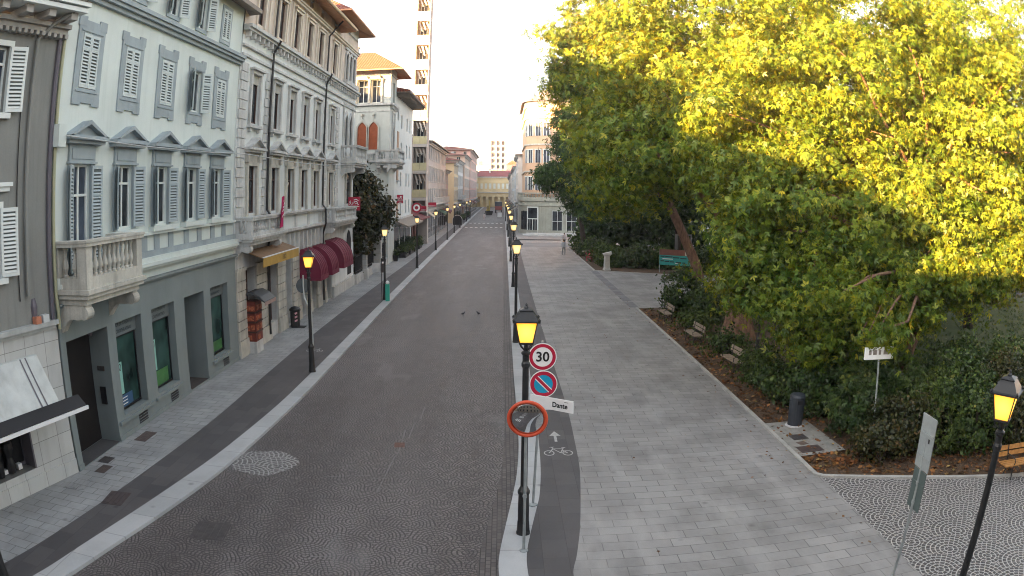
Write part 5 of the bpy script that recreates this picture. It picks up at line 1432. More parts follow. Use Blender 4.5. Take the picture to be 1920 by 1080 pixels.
for k in range(12): u.box(78 + 1.28 * k, 78.18 + 1.28 * k, 0, 1.3, 17.35, 17.70)
u.build('eaves', m_soffg, ro)
u = MB(Tw)
for a, c in ((77.6, 81.4), (82.2, 85.8), (86.4, 91.5)): u.box(a, c, -.0, .04, .1, 3.4)
build_each(u, 'shop_front', m_glass, b3)
u = MB(Tw); u.prism([(77.4, .02, 4.2), (77.4, 1.6, 3.5), (77.4, 1.6, 3.35), (77.4, .02, 4.0)], (14.5, 0, 0)); u.build('awning', mat('taupe awning', (.22, .19, .16), .8, .15, 2), b3)
u = MB(Tw); u.box(77.3, 92.6, 0, .22, 4.1, 4.3); u.build('cornice', m_stone2, b3)
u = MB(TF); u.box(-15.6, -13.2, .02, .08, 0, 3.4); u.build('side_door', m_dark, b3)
# garden railing and gate pillars between palazzo and house
gp = []
for k, (x, y, h_, lb) in enumerate(((-11.35, 60.6, 3.0, 'slim stone gate pillar under the magnolia nearest the palazzo'), (-11.2, 66.2, 3.5, 'thick stone gate pillar under the magnolia beside the lamp'))):
    o = thing('gate_pillar', lb, 'pillar', (x, y, 0), 0, 'garden gate pillars')
    r_ = .26 if k == 0 else .42
    MB().lathe([(r_ * 1.8, 0), (r_ * 1.8, .75), (r_ * 1.3, .85), (r_ * 1.3, h_ - .5), (r_ * 1.7, h_ - .4), (r_ * 1.7, h_ - .2), (r_ * 1.2, h_)], c=(x, y, 0), n=4, a0=math.pi / 4).build('shaft', m_stone2, o)
    u = MB(); z = 1.1
    while z < h_ - .6: u.lathe([(r_ * 1.38, z), (r_ * 1.38, z + .05)], c=(x, y, 0), n=4, a0=math.pi / 4); z += .5
    u.build('bands', m_stone, o)
o = thing('garden_railing', 'low stone wall with dark iron railing in front of the magnolia', 'railing', (-11.4, 62, 0))
MB().box(-11.6, -11.3, 57.05, 72.9, 0, .7).build('low_wall', m_stone2, o)
u = MB()
for k in range(60): u.box(-11.47, -11.43, 57.3 + .26 * k, 57.33 + .26 * k, .7, 2.2)
u.box(-11.48, -11.42, 57.1, 72.9, 2.05, 2.1); u.box(-11.48, -11.42, 57.1, 72.9, .9, .95)
u.build('iron_bars', m_black, o)

# ================================================================== BALCONY TOWER
m_tw = mat('tower grey beige plaster', (.38, .34, .31), .85, .1, .3)
m_twp = mat('pale yellow parapet', (.50, .47, .29), .7, .12, 1)
m_tws = mat('tower concrete slab', (.46, .44, .41), .8, .1, 1)
m_brnw = mat('brown recess wall', (.34, .29, .26), .85, .1, 1)
tw = thing('apartment_tower', 'slim apartment tower with stacked balconies and pale yellow parapets rising out of the view', 'building', (-11, 102, 0))
TT = lambda s, n, z: (s, 100.0 - n, z)               # balcony face towards the viewer, s = x
NF = 11; f0, fh = 6.3, 3.62; top = f0 + fh * NF
xa, xb = -12.2, -10.25
u = MB(TT); u.box(xa, xb, -2.9, -1.5, 0, top); u.box(xa, xa + .12, -1.5, 0, 4.6, top); u.box(xb - .12, xb, -1.5, 0, 4.6, top); u.build('core_wall', m_tw, tw)
MB(TT).box(xa + .125, xb - .125, -1.49, -1.44, 4.8, top).build('recess_wall', m_brnw, tw)
u = MB(TT); u.box(xa - .02, xb + .02, -2.92, .03, 4.3, 4.6)
for k in range(NF + 1): u.box(xa - .03, xb + .03, -1.5, .06, f0 + fh * k - .42, f0 + fh * k - .02)
u.build('floor_slabs', m_tws, tw)
m_cur = mat('light awning cloth', (.50, .47, .43), .8, .2, 1)
for k in range(NF):
    z = f0 + fh * k
    for j in range(2): MB(TT).box(xa + .06 + .95 * j, xa + .98 + .95 * j, -.04, .05, z, z + 1.05).build('parapet_panel', m_twp, tw)
    window(lambda s, n, zz: TT(s, n - 1.42, zz), -11.3, z + .1, z + 2.4, 1.0, -.02, tw, m_wframe, m_glass, trans=None, name='balcony_window')
    u = MB(TT)
    for q in range(3): u.prism([(xa + .25 + .5 * q, -.4, z + 3.1), (xa + .5 + .5 * q, -.4, z + 3.1), (xa + .85 + .5 * q, -.5, z + 1.7 + .2 * ((k + q) % 3)), (xa + .68 + .5 * q, -.5, z + 1.7 + .2 * ((k + q) % 3))], (0, -.03, 0))
    build_each(u, 'slanted_awning', m_cur, tw)
TL = lambda s, n, z: (-11.55 + n, s, z)
lo = thing('shop_building', 'low dark red shop building under the balcony tower', 'building', (-17, 101, 0))
u = MB(TL); u.wall(92.7, 111.1, 0, 5.2, [(93.4 + 2.95 * k, 95.4 + 2.95 * k, .1, 3.6, .5) for k in range(6)], .5); u.quad((92.7, 0, 5.2), (111.1, 0, 5.2), (111.1, -11, 5.2), (92.7, -11, 5.2)); u.quad((92.7, -11, 0), (111.1, -11, 0), (111.1, -11, 5.2), (92.7, -11, 5.2)); u.build('wall', mat('ground floor dark red', (.13, .045, .04), .7, .2, 1), lo)
for k in range(6): window(TL, 94.4 + 2.95 * k, .1, 3.6, 2.0, .48, lo, m_ink, m_glass, trans=None, name='shop_window')
u = MB(TL); u.prism([(93.0, .02, 4.4), (93.0, 1.5, 3.6), (93.0, 1.5, 3.5), (93.0, .02, 4.2)], (11, 0, 0)); u.build('shop_awning', mat('dark red awning', (.12, .025, .03), .8, .15, 1), lo)
o = thing('hanging_sign', 'round red sign with white emblem hanging at the tower corner above the planters', 'shop sign', (-10.6, 92.0, 5))
u = MB(); u.prism([(-10.6 + .62 * math.cos(t), 92, 5.1 + .62 * math.sin(t)) for t in np.linspace(0, 2 * math.pi, 25)[:-1]], (0, .1, 0)); u.build('panel', mat('crimson panel', (.36, .012, .04), .5, .08), o)
u = MB(); disc(u, (-10.6, 5.1), .22, .42, 91.99, 20); u.build('white_emblem', m_wht, o)

# ================================================================== generic street houses farther on
AWN = [mat('dark awning', (.06, .05, .05), .8, .15, 1), mat('wine awning', (.16, .03, .04), .8, .15, 1), mat('cream awning', (.5, .45, .36), .8, .15, 1), mat('grey awning', (.25, .24, .24), .8, .15, 1), mat('green awning', (.04, .10, .06), .8, .15, 1)]
def house(name, lb, x0, x1, y0, y1, H, m_w, floors, ncol, side, m_gl=None, roof=None, zr=2.2, over=.7, arcade=False, gf=None, winw=1.05, front=0, bal=False):
    """side = +1: facade on x1 facing +x; -1: facade on x0 facing -x. front>0 adds windows on the end facing the viewer"""
    o = thing(name, lb, 'building', ((x0 + x1) / 2, (y0 + y1) / 2, 0))
    T = (lambda s, n, z: (x1 + n, s, z)) if side > 0 else (lambda s, n, z: (x0 - n, s, z))
    TFr = lambda s, n, z: (s, y0 - n, z)
    fhh = (H - 4.4) / floors
    cols = [y0 + (y1 - y0) * (i + .5) / ncol for i in range(ncol)]
    ops = [(c - winw / 2, c + winw / 2, 4.6 + fhh * k + fhh * .22, 4.6 + fhh * k + fhh * .80, .22) for c in cols for k in range(floors)]
    w = MB(T); w.wall(y0, y1, 0, H, ops, .22)
    dpt = x1 - x0
    w.quad((y1, 0, 0), (y1, -dpt, 0), (y1, -dpt, H), (y1, 0, H)); w.quad((y0, -dpt, 0), (y1, -dpt, 0), (y1, -dpt, H), (y0, -dpt, H)); w.quad((y0, -.8, 0), (y1, -.8, 0), (y1, -.8, H), (y0, -.8, H)); w.quad((y0, 0, H), (y1, 0, H), (y1, -dpt, H), (y0, -dpt, H))
    fops = []
    if front:
        fops = [(x0 + (x1 - x0) * (i + .5) / front - .5, x0 + (x1 - x0) * (i + .5) / front + .5, 4.6 + fhh * k + fhh * .22, 4.6 + fhh * k + fhh * .8, .2) for i in range(front) for k in range(floors)]
    w.T = TFr; w.wall(x0, x1, 0, H, fops, .2); w.T = T
    w.build('wall', m_w, o)
    for a, c, z0, z1, e in ops: window(T, (a + c) / 2, z0, z1, c - a, .2, o, m_wframe, m_gl or m_glass, trans=None)
    for a, c, z0, z1, e in fops: window(TFr, (a + c) / 2, z0, z1, c - a, .18, o, m_wframe, m_gl or m_glass, trans=None)
    u = MB(T)
    for a, c, z0, z1, e in ops: u.box(a - .16, a, 0, .05, z0 - .1, z1 + .15); u.box(c, c + .16, 0, .05, z0 - .1, z1 + .15); u.box(a - .2, c + .2, 0, .14, z1 + .15, z1 + .3); u.box(a - .16, c + .16, 0, .1, z0 - .22, z0 - .1)
    u.build('window_surrounds', m_stone2, o)
    u = MB(T); u.box(y0, y1, 0, .25, 4.2, 4.45); u.box(y0, y1, 0, .3, H - .5, H - .3); u.box(y0, y1, 0, .5, H - .3, H - .02); u.build('cornice', m_stone2, o)
    u = MB(T); n = max(2, int((y1 - y0) / 4.2))
    for i in range(n):
        a = y0 + (y1 - y0) * i / n + .5; u.box(a, a + (y1 - y0) / n - 1.0, 0, .04, .1, 3.6)
    build_each(u, 'shop_front', gf or m_glass, o)
    hr = random.Random(int(y0 * 7))
    for i in range(n):
        if hr.random() < .7:
            a = y0 + (y1 - y0) * i / n + .5; c_ = a + (y1 - y0) / n - 1.0; dd_ = hr.uniform(.9, 1.6)
            u = MB(T); u.prism([(a, .05, 3.9), (a, dd_, 3.25), (a, dd_, 2.95), (a, dd_ - .03, 2.95), (a, dd_ - .03, 3.2), (a, .05, 3.82)], (c_ - a, 0, 0)); u.build('awning', AWN[hr.randrange(len(AWN))], o)
    if bal:
        u = MB(T); u.box(y0 + 1, y1 - 1, 0, .9, 5.0, 5.2); u.box(y0 + 1, y1 - 1, .82, .9, 6.0, 6.12)
        for i in range(int((y1 - y0 - 2) / .3)): u.box(y0 + 1 + .3 * i, y0 + 1.12 + .3 * i, .83, .89, 5.2, 6.0)
        u.build('balcony', m_stone2, o)
    if roof: hip_roof(x0, x1, y0, y1, H - .05, H + zr, over, o, roof, m_soffg, rise=.2)
    return o
m_roofg = mat('grey slate roof', (.14, .13, .14), .8, .15, 1)
m_pz = mat('cool grey palazzo plaster', (.42, .42, .42), .85, .15, .5, streak=.4)
m_pink = mat('pink plaster', (.58, .37, .32), .85, .1, .4)
m_cream = mat('cream plaster', (.62, .50, .32), .85, .1, .4)
m_peach = mat('peach plaster', (.62, .47, .38), .85, .1, .4)
m_white2 = mat('off white plaster', (.58, .56, .54), .85, .1, .4)
house('palazzo', 'cool grey palazzo with dense tall windows and deep grey eaves beyond the tower', -24, -11.2, 111.2, 146, 14.6, m_pz, 3, 11, 1, roof=m_roofg, zr=1.6, over=.9, bal=True, winw=1.2)
house('street_house', 'low reddish grey house between grey palazzo and the crossing on the left', -24, -11.5, 146.2, 157, 11.2, mat('rose grey plaster', (.36, .27, .25), .85, .12, .5), 2, 4, 1, roof=m_tile, zr=1.4, over=.8)
house('street_house', 'cream house with blank sunny end wall just past the crossing on the left', -24, -10.9, 166, 181, 13.4, m_cream, 3, 5, 1, roof=m_tile, zr=1.2, over=.5)
house('street_house', 'off-white narrow house in the far row on the left', -24, -11.0, 181.3, 205, 14.6, m_white2, 3, 7, 1, roof=m_tile, zr=1.6, over=.7, bal=True)
house('street_house', 'peach far house on the left with a balcony over the shops', -24, -10.6, 205.3, 236, 17.0, m_peach, 4, 8, 1, roof=m_tile, zr=1.2, over=.8, front=4)
house('street_house', 'tall pink farthest house on the left before the yellow end building', -24, -10.4, 236.3, 292, 20.2, m_pink, 5, 12, 1, roof=m_tile, zr=1.5, over=1.0, front=4)
house('street_house', 'far cream house added on the left to shade the yellow end building', -24, -11.6, 292.5, 336, 15.5, m_cream, 3, 10, 1, roof=m_tile, zr=1.5, over=.8)  # added to keep the sun off the end building
house('street_house', 'pale house right behind the rounded corner building in the right row', 2.9, 20, 151, 176, 14.5, m_white2, 3, 6, -1, roof=m_tile, zr=1.5, over=.6, bal=True)
house('street_house', 'pale blue-grey house in the middle of the right row', 2.6, 20, 176.4, 226, 13.0, mat('blue grey plaster', (.44, .49, .53), .85, .1, .4), 3, 10, -1, roof=m_tile, zr=1.5, over=.6)
house('street_house', 'far whitish house closing the right row', 2.2, 20, 226.4, 322, 12.5, m_white2, 3, 14, -1, roof=m_tile, zr=1.8, over=.6)
# yellow building across the end of the street
o = thing('end_building', 'yellow ochre building with arcade closing the far end of the street', 'building', (-5, 345, 0))
TE = lambda s, n, z: (s, 338 - n, z)
eo = [(-14 + 1.9 * k, -13 + 1.9 * k, 8.2, 10.6, .3) for k in range(13)]
w = MB(TE); w.wall(-16, 12, 0, 13.6, eo + [(-14.4 + 2.6 * k, -12.9 + 2.6 * k, 0, 4.6, 1.5) for k in range(10)], .3); w.quad((-16, 0, 0), (-16, -12, 0), (-16, -12, 13.6), (-16, 0, 13.6)); w.quad((-16, -1.8, 0), (12, -1.8, 0), (12, -1.8, 13.6), (-16, -1.8, 13.6)); w.build('wall', mat('ochre plaster', (.58, .47, .28), .85, .1, .3), o)
u = MB(TE)
for a, c, z0, z1, e in eo: u.box(a, c, -.28, -.2, z0, z1)
build_each(u, 'window', m_wframe, o)
u = MB(TE); u.box(-16, 12, 0, .5, 6.4, 6.8); u.box(-16, 12, 0, .7, 13.2, 13.6); u.build('cornice', m_stone2, o)
hip_roof(-16, 12, 338, 350, 13.6, 16.6, .8, o, mat('dark red roof', (.20, .06, .06), .85, .15, .5), m_soffg, rise=.1)
# white high-rise and flat block behind
o = thing('high_rise', 'pale gridded high-rise block standing far behind the end of the street', 'building', (-3, 405, 0))
MB().box(-6.8, 1.0, 400, 412, 0, 36).build('wall', mat('white render', (.62, .60, .60), .8, .06, .2), o)
for k in range(10):
    for j in range(3):
        u = MB().box(-6.2 + 2.5 * j, -4.5 + 2.5 * j, 399.9, 399.99, 3.2 + 3.2 * k, 5.0 + 3.2 * k); u.build('window', m_glassb, o)
u = MB()
for k in range(11): u.box(-7.2, 1.4, 398.8, 399.9, 2.2 + 3.2 * k, 2.5 + 3.2 * k)
u.box(-7.2, -6.85, 398.8, 399.9, 2, 35); u.box(-3.9, -3.7, 399.0, 399.9, 2, 35); u.box(-1.3, -1.1, 399.0, 399.9, 2, 35)
u.build('balcony_grid', mat('grey grid', (.34, .33, .34), .8, .1), o)
o = thing('flat_block', 'plain pale grey block between pink house and high-rise', 'building', (-12, 425, 0))
u = MB().box(-16, -7.0, 420, 440, 0, 21.5); u.build('wall', mat('pale grey render', (.50, .48, .50), .85, .1, .2), o)
u = MB(); u.box(-16.1, -6.9, 419.9, 440.1, 21.5, 22.0); u.box(-14, -12, 425, 428, 22, 24); u.build('roof', m_roofg, o)
o = thing('end_tower_house', 'small house with crimson top floor right of the high-rise', 'building', (4, 380, 0))
MB().box(1.8, 7, 372, 384, 0, 16).build('wall', m_white2, o); u = MB(); u.box(1.6, 7.2, 371.8, 384, 16, 20.5); u.build('crimson_storey', mat('crimson render', (.36, .09, .12), .8, .1), o); u = MB(); u.prism([(1.4, 371.5, 20.5), (7.4, 371.5, 20.5), (4.4, 371.5, 22.6)], (0, 13, 0)); u.build('roof', m_tile, o)

# ================================================================== ROUNDED CORNER BUILDING
rb = thing('corner_building', 'rounded corner building with rusticated ground floor, orange upper storeys and grey roof', 'building', (9, 134, 0))
def rpath(off, xe=26.0, ye=150.6, n=14):
    cx_, cy_, r_ = 8.0, 129.6, 5.0 - off
    P = [(3.0 + off, ye)]
    for t in np.linspace(math.pi, 1.5 * math.pi, n): P.append((cx_ + r_ * math.cos(t), cy_ + r_ * math.sin(t)))
    P.append((xe, 124.6 + off))
    return P
m_rust2 = mat('greenish grey stone', (.34, .35, .30), .85, .15, .8, streak=.4)
m_oran = mat('orange plaster', (.55, .37, .25), .85, .1, .4, streak=.2)
def ringwall(off, z0, z1, name, m, parent):
    P = rpath(off); u = MB()
    for a, c in zip(P, P[1:]): u.quad((*a, z0), (*c, z0), (*c, z1), (*a, z1))
    u.poly([(x, y, z1) for x, y in P] + [(26, 150.6, z1)])
    return u.build(name, m, parent)
ringwall(0, 0, 6.0, 'ground_floor_wall', m_rust2, rb)
ringwall(.75, 6.0, 22.6, 'upper_wall', m_oran, rb)
def band(off, z0, z1, d, name, m, parent=rb):
    P = rpath(off); u = MB(); u.sweep(P, [(-d, z0), (.25, z0), (.25, z1), (-d, z1)]); return u.build(name, m, parent)
for i, (z0, z1, d) in enumerate(((.0, .7, .12), (4.75, 4.95, .1), (5.55, 5.8, .35), (5.8, 6.05, .5))): band(0, z0, z1, d, 'moulding', m_rust2)
band(0, 6.05, 6.2, .3, 'terrace_rail', m_rust2); band(0, 6.75, 6.95, .32, 'terrace_rail', m_rust2)
P = rpath(-.05); u = MB()
for a, c in zip(P, P[1:]):
    L = math.hypot(c[0] - a[0], c[1] - a[1]); n = max(1, int(L / .5))
    for k in range(n): u.lathe([(.09, 6.2), (.14, 6.4), (.07, 6.6), (.1, 6.75)], c=(a[0] + (c[0] - a[0]) * k / n, a[1] + (c[1] - a[1]) * k / n, 0), n=6)
u.build('terrace_balusters', m_rust2, rb)
for z in (10.4, 15.0): band(.75, z, z + .25, 1.05, 'balcony_slab', m_stone); band(.75, z + .25, z + 1.1, .98, 'balcony_parapet', mat('red brown ironwork', (.28, .16, .11), .7, .3, 3)) if False else None
m_par = mat('red brown parapet', (.34, .21, .15), .75, .3, 3)
for z in (10.65, 15.25):
    P = rpath(.75); u = MB(); u.sweep(P, [(-1.02, z), (-.92, z), (-.92, z + .9), (-1.02, z + .9)]); u.build('balcony_parapet', m_par, rb)
band(.75, 19.6, 19.9, .35, 'moulding', m_stone); band(.75, 21.6, 22.0, .4, 'moulding', m_stone); band(.75, 22.0, 22.6, .85, 'eaves', m_roofg)
P = rpath(0.0); u = MB(); u_in = rpath(4.2)
for (a, c), (a2, c2) in zip(zip(P, P[1:]), zip(u_in, u_in[1:])): u.quad((*a, 22.6), (*c, 22.6), (*c2, 25.2), (*a2, 25.2))
u.poly([(x, y, 25.2) for x, y in u_in] + [(26, 150.6, 25.2)]); u.build('roof', m_roofg, rb)
u = MB(); u.lathe([(.5, 25.0), (.5, 26.3), (.65, 26.4), (.65, 26.6), (.3, 26.8)], c=(8.3, 131, 0), n=4); u.build('chimney', m_oran, rb)
# openings on straight front and curve: frames tangent to the wall
P = rpath(0)
def rt(xm, off=0):
    """frame tangent to the ring wall at the given angle (deg) or at x along the straight front"""
    if isinstance(xm, tuple): return lambda s, n, z: (xm[0] + s, 124.6 + off - n, z)
    t = R(xm); r_ = 5.0 - off; cx_, cy_ = 8.0 + r_ * math.cos(t), 129.6 + r_ * math.sin(t)
    tx, ty = -math.sin(t), math.cos(t); nx, ny = math.cos(t), math.sin(t)
    return lambda s, n, z: (cx_ + tx * s + nx * n, cy_ + ty * s + ny * n, z)
for ang, w_ in ((232, 1.9),):
    u = MB(rt(ang)); u.box(-1.1, -.95, -.1, .14, .1, 4.5); u.box(.95, 1.1, -.1, .14, .1, 4.5); u.box(-1.1, 1.1, -.1, .14, 4.4, 4.6); u.box(-.05, .05, -.1, .1, .1, 2.6); u.box(-.95, .95, -.1, .1, 2.5, 2.65); u.box(-.55, -.5, 0, .1, .1, 2.5); u.box(.5, .55, 0, .1, .1, 2.5)
    dd = u.build('glazed_entrance', m_wframe, rb); MB(rt(ang)).box(-.95, .95, -.05, .06, .1, 4.4).build('pane', m_glass, dd)
for xm in ((8.9, 0), (11.3, 0), (13.8, 0), (16.4, 0)):
    u = MB(rt(xm)); 
    for s in (-.85, 0, .8): u.box(s, s + .06, 0, .08, .4, 3.9)
    u.box(-.85, .86, 0, .085, 2.2, 2.27); u.box(-.85, .86, 0, .085, 3.9, 3.97); u.box(-.85, .86, 0, .085, .36, .42)
    dd = u.build('shop_window', m_wframe, rb); MB(rt(xm)).box(-.84, .85, -.05, .04, .4, 3.9).build('pane', m_glass, dd)
for ang in (200, 214): 
    u = MB(rt(ang)); u.box(-.5, .5, -.1, .08, .5, 3.8); u.build('shop_window', m_glass, rb)
u = MB()
for z in np.arange(.8, 4.7, .45):
    for ang in np.arange(184, 270, 4.0):
        if 222 < ang < 242 or (196 < ang < 218 and z < 3.9): continue
        tfn = rt(float(ang)); o_ = len(u.v)
        u.T = tfn; u.box(-.16, .16, -.05, .05, z, z + .38); 
    for x in (7.7, 10.05, 12.5, 15.0):
        u.T = rt((x, 0)); u.box(-.28, .28, -.05, .06, z, z + .38)
u.T = None
u.build('rusticated_blocks', m_rust2, rb)
for z0 in (7.0, 11.6, 16.2):
    for key in (196, 216, 238, 258, (9.8, 0), (12.6, 0), (15.4, 0)):
        Tn = rt(key, .75)
        u = MB(Tn); u.box(-.60, -.48, -.1, .1, z0 + .4, z0 + 2.6); u.box(.48, .60, -.1, .1, z0 + .4, z0 + 2.6); u.box(-.66, .66, -.1, .14, z0 + 2.6, z0 + 2.74); u.box(-.03, .03, -.1, .08, z0 + .4, z0 + 2.6)
        dd = u.build('window', m_wframe, rb); MB(Tn).box(-.48, .48, -.1, .05, z0 + .4, z0 + 2.6).build('pane', m_glassb, dd)
o = thing('doorstep', 'broad stone steps in front of the corner building', 'steps', (9, 121, 0))
MB().box(3.2, 16, 120.4, 124.5, .0, .16).build('lower_step', m_stone2, o); MB().box(3.8, 16, 121.6, 124.45, .16, .32).build('upper_step', m_stone2, o)

# ================================================================== street clutter far away
m_hedge0 = None
o = thing('box_truck', 'dark truck with a reddish load parked far down the street', 'truck', (-1.6, 252, ZR))
MB().box(-2.7, -.4, 247, 255, .9 + ZR, 3.6).build('cargo_box', mat('truck slate', (.06, .075, .10), .6, .2), o)
MB().box(-2.65, -.45, 246.6, 247, 1.0, 2.2).build('tail_lift', mat('truck red', (.36, .10, .09), .6, .15), o)
MB().box(-2.55, -.55, 255.2, 257.2, .6, 2.7).build('cab', m_ink, o)
for sx in (-2.5, -.75):
    for sy in (249, 256): MB().lathe([(.48, -.14), (.5, -.1), (.5, .1), (.48, .14)], n=14).build('wheel', m_ink, o)
ws = [c for c in kids(o) if c.name.startswith('wheel')]
for c, (sx, sy) in zip(ws, [(a, b_) for a in (-2.5, -.62) for b_ in (249, 256)]):
    c.matrix_parent_inverse = Matrix.Translation((1.6, -252, -ZR)); c.location = (sx, sy, ZR + .5); c.rotation_euler = (0, math.pi / 2, 0)
o = thing('road_sign', 'small white square board standing on the far road', 'sign', (-.9, 200, ZR))
MB().box(-1.5, -.4, 200, 200.1, .25, 1.45).build('panel', m_wht, o); MB().box(-1.45, -1.4, 200.1, 200.15, ZR, 1.3).box(-.5, -.45, 200.1, 200.15, ZR, 1.3).build('leg', m_iron, o)
o = thing('excavator', 'small yellow excavator with a dark bucket far down the street', 'excavator', (-4.4, 226, ZR))
u = MB(); u.box(-5.2, -4.0, 229, 231.4, .6, 1.5); u.build('body', mat('digger yellow', (.50, .36, .05), .5, .15), o)
u = MB(); u.box(-5.0, -4.3, 229.6, 230.8, 1.5, 2.7); u.build('cab', mat('digger cab', (.30, .24, .10), .4, .2), o)
u = MB(); u.box(-5.3, -4.9, 228.6, 231.8, ZR, .55); u.box(-4.3, -3.9, 228.6, 231.8, ZR, .55); build_each(u, 'track', m_ink, o)
u = MB(); u.tube([(-4.3, 229, 1.2), (-4.1, 227.5, 3.6), (-4.1, 226, 4.2), (-4.0, 225, 1.4)], .16, 6); u.build('arm', mat('digger arm', (.45, .34, .08), .5, .15), o)
u = MB(); u.prism([(-5.2, 224.2, .0), (-5.4, 224.2, 1.2), (-3.0, 224.2, 1.2), (-3.3, 224.2, .0)], (0, 1.2, 0)); u.build('bucket', m_ink, o)
# dome-shaped dark kiosk / planters on the left pavement beyond the crossing
for x, y, lb in ((-9.6, 158.5, 'dark round-topped box with pale edge at the left end of the crossing'),):
    o = thing('street_cabinet', lb, 'cabinet', (x, y, 0))
    pts = [(x - 1.0, y, 0), (x - 1.0, y, 1.1)] + [(x - 1.0 * math.cos(t), y, 1.1 + .95 * math.sin(t)) for t in np.linspace(.15, math.pi - .15, 9)] + [(x + 1.0, y, 1.1), (x + 1.0, y, 0)]
    MB().prism(pts, (0, .9, 0)).build('body', m_ink, o)
    u = MB(); u.tube([(p[0], y - .02, p[2]) for p in pts], .06, 5); u.build('rim', m_white2, o)
# house behind the park
house('park_house', 'long pale building glimpsed between trunks behind the park', 64, 80, 24, 92, 9.5, m_white2, 2, 12, -1, roof=m_tile, zr=2)

o = thing('tower_crane', 'faint far crane with a thin slanting jib above the far roofs', 'crane', (-18, 440, 0))
MB().box(-18.3, -17.7, 439.7, 440.3, 0, 36).build('mast', m_white2, o)
u = MB(); u.tube([(-21, 440, 35), (-18, 440, 36.2), (-8, 440, 33.0)], .22, 4); u.build('jib', m_white2, o)

# ================================================================== vegetation
def leaf_mat(name, stops, trans, tmix=.35, rough=.55):
    m, n, b = new_mat(name); nt = n.nt
    g = n.node('ShaderNodeNewGeometry')
    cr = n.node('ShaderNodeValToRGB'); n.link(g.outputs['Random Per Island'], cr.inputs[0])
    el = cr.color_ramp.elements
    while len(el) < len(stops): el.new(.5)
    for e, (p, c) in zip(el, stops): e.position = p; e.color = (*c, 1)
    nz = n.noise(n.pos(), .9, 3)
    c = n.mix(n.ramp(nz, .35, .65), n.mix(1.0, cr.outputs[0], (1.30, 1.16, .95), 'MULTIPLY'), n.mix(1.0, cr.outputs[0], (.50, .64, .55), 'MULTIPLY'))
    n.link(c, b.inputs['Base Color']); b.inputs['Roughness'].default_value = rough; b.inputs['Specular IOR Level'].default_value = .28
    t = n.node('ShaderNodeBsdfTranslucent'); n.link(n.mix(1.0, c, trans, 'MULTIPLY'), t.inputs[0])
    mx = n.node('ShaderNodeMixShader'); mx.inputs[0].default_value = tmix
    n.link(b.outputs[0], mx.inputs[1]); n.link(t.outputs[0], mx.inputs[2])
    n.link(mx.outputs[0], nt.nodes['Material Output'].inputs[0])
    MATS[name] = m
    return m
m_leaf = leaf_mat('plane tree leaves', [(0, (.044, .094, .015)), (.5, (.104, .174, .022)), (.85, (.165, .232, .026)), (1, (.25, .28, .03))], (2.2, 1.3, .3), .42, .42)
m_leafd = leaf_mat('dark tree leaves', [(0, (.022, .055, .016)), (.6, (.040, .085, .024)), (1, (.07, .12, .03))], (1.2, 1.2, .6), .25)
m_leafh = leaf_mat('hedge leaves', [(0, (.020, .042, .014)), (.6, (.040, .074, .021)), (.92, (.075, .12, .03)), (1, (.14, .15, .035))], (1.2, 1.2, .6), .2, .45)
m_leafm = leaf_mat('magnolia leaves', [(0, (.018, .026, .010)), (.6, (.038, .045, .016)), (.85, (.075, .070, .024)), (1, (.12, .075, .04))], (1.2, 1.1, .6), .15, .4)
m_leafl = leaf_mat('light shrub leaves', [(0, (.03, .055, .016)), (.6, (.055, .09, .022)), (1, (.10, .14, .03))], (1.3, 1.3, .6), .25)
m_litter = leaf_mat('fallen leaves', [(0, (.07, .03, .015)), (.5, (.17, .07, .028)), (.9, (.28, .13, .045)), (1, (.40, .30, .14))], (1, 1, 1), .1)
def bark_mat(name, c1, c2):
    m, n, b = new_mat(name); p = n.pos()
    f = n.noise(n.mapping(p, (5, 5, 1.2)), 1.5, 5, .65)
    n.link(n.mix(n.ramp(f, .35, .65), c1, c2), b.inputs['Base Color']); b.inputs['Roughness'].default_value = .9
    bn = n.node('ShaderNodeBump'); bn.inputs['Strength'].default_value = 1; bn.inputs['Distance'].default_value = .06; n.link(f, bn.inputs['Height']); n.link(bn.outputs[0], b.inputs['Normal'])
    return m
m_bark = bark_mat('reddish bark', (.085, .045, .028), (.22, .125, .08))
m_barkd = bark_mat('dark bark', (.028, .022, .018), (.075, .055, .042))

def unit(v): return v / np.maximum(1e-9, np.linalg.norm(v, axis=-1, keepdims=True))

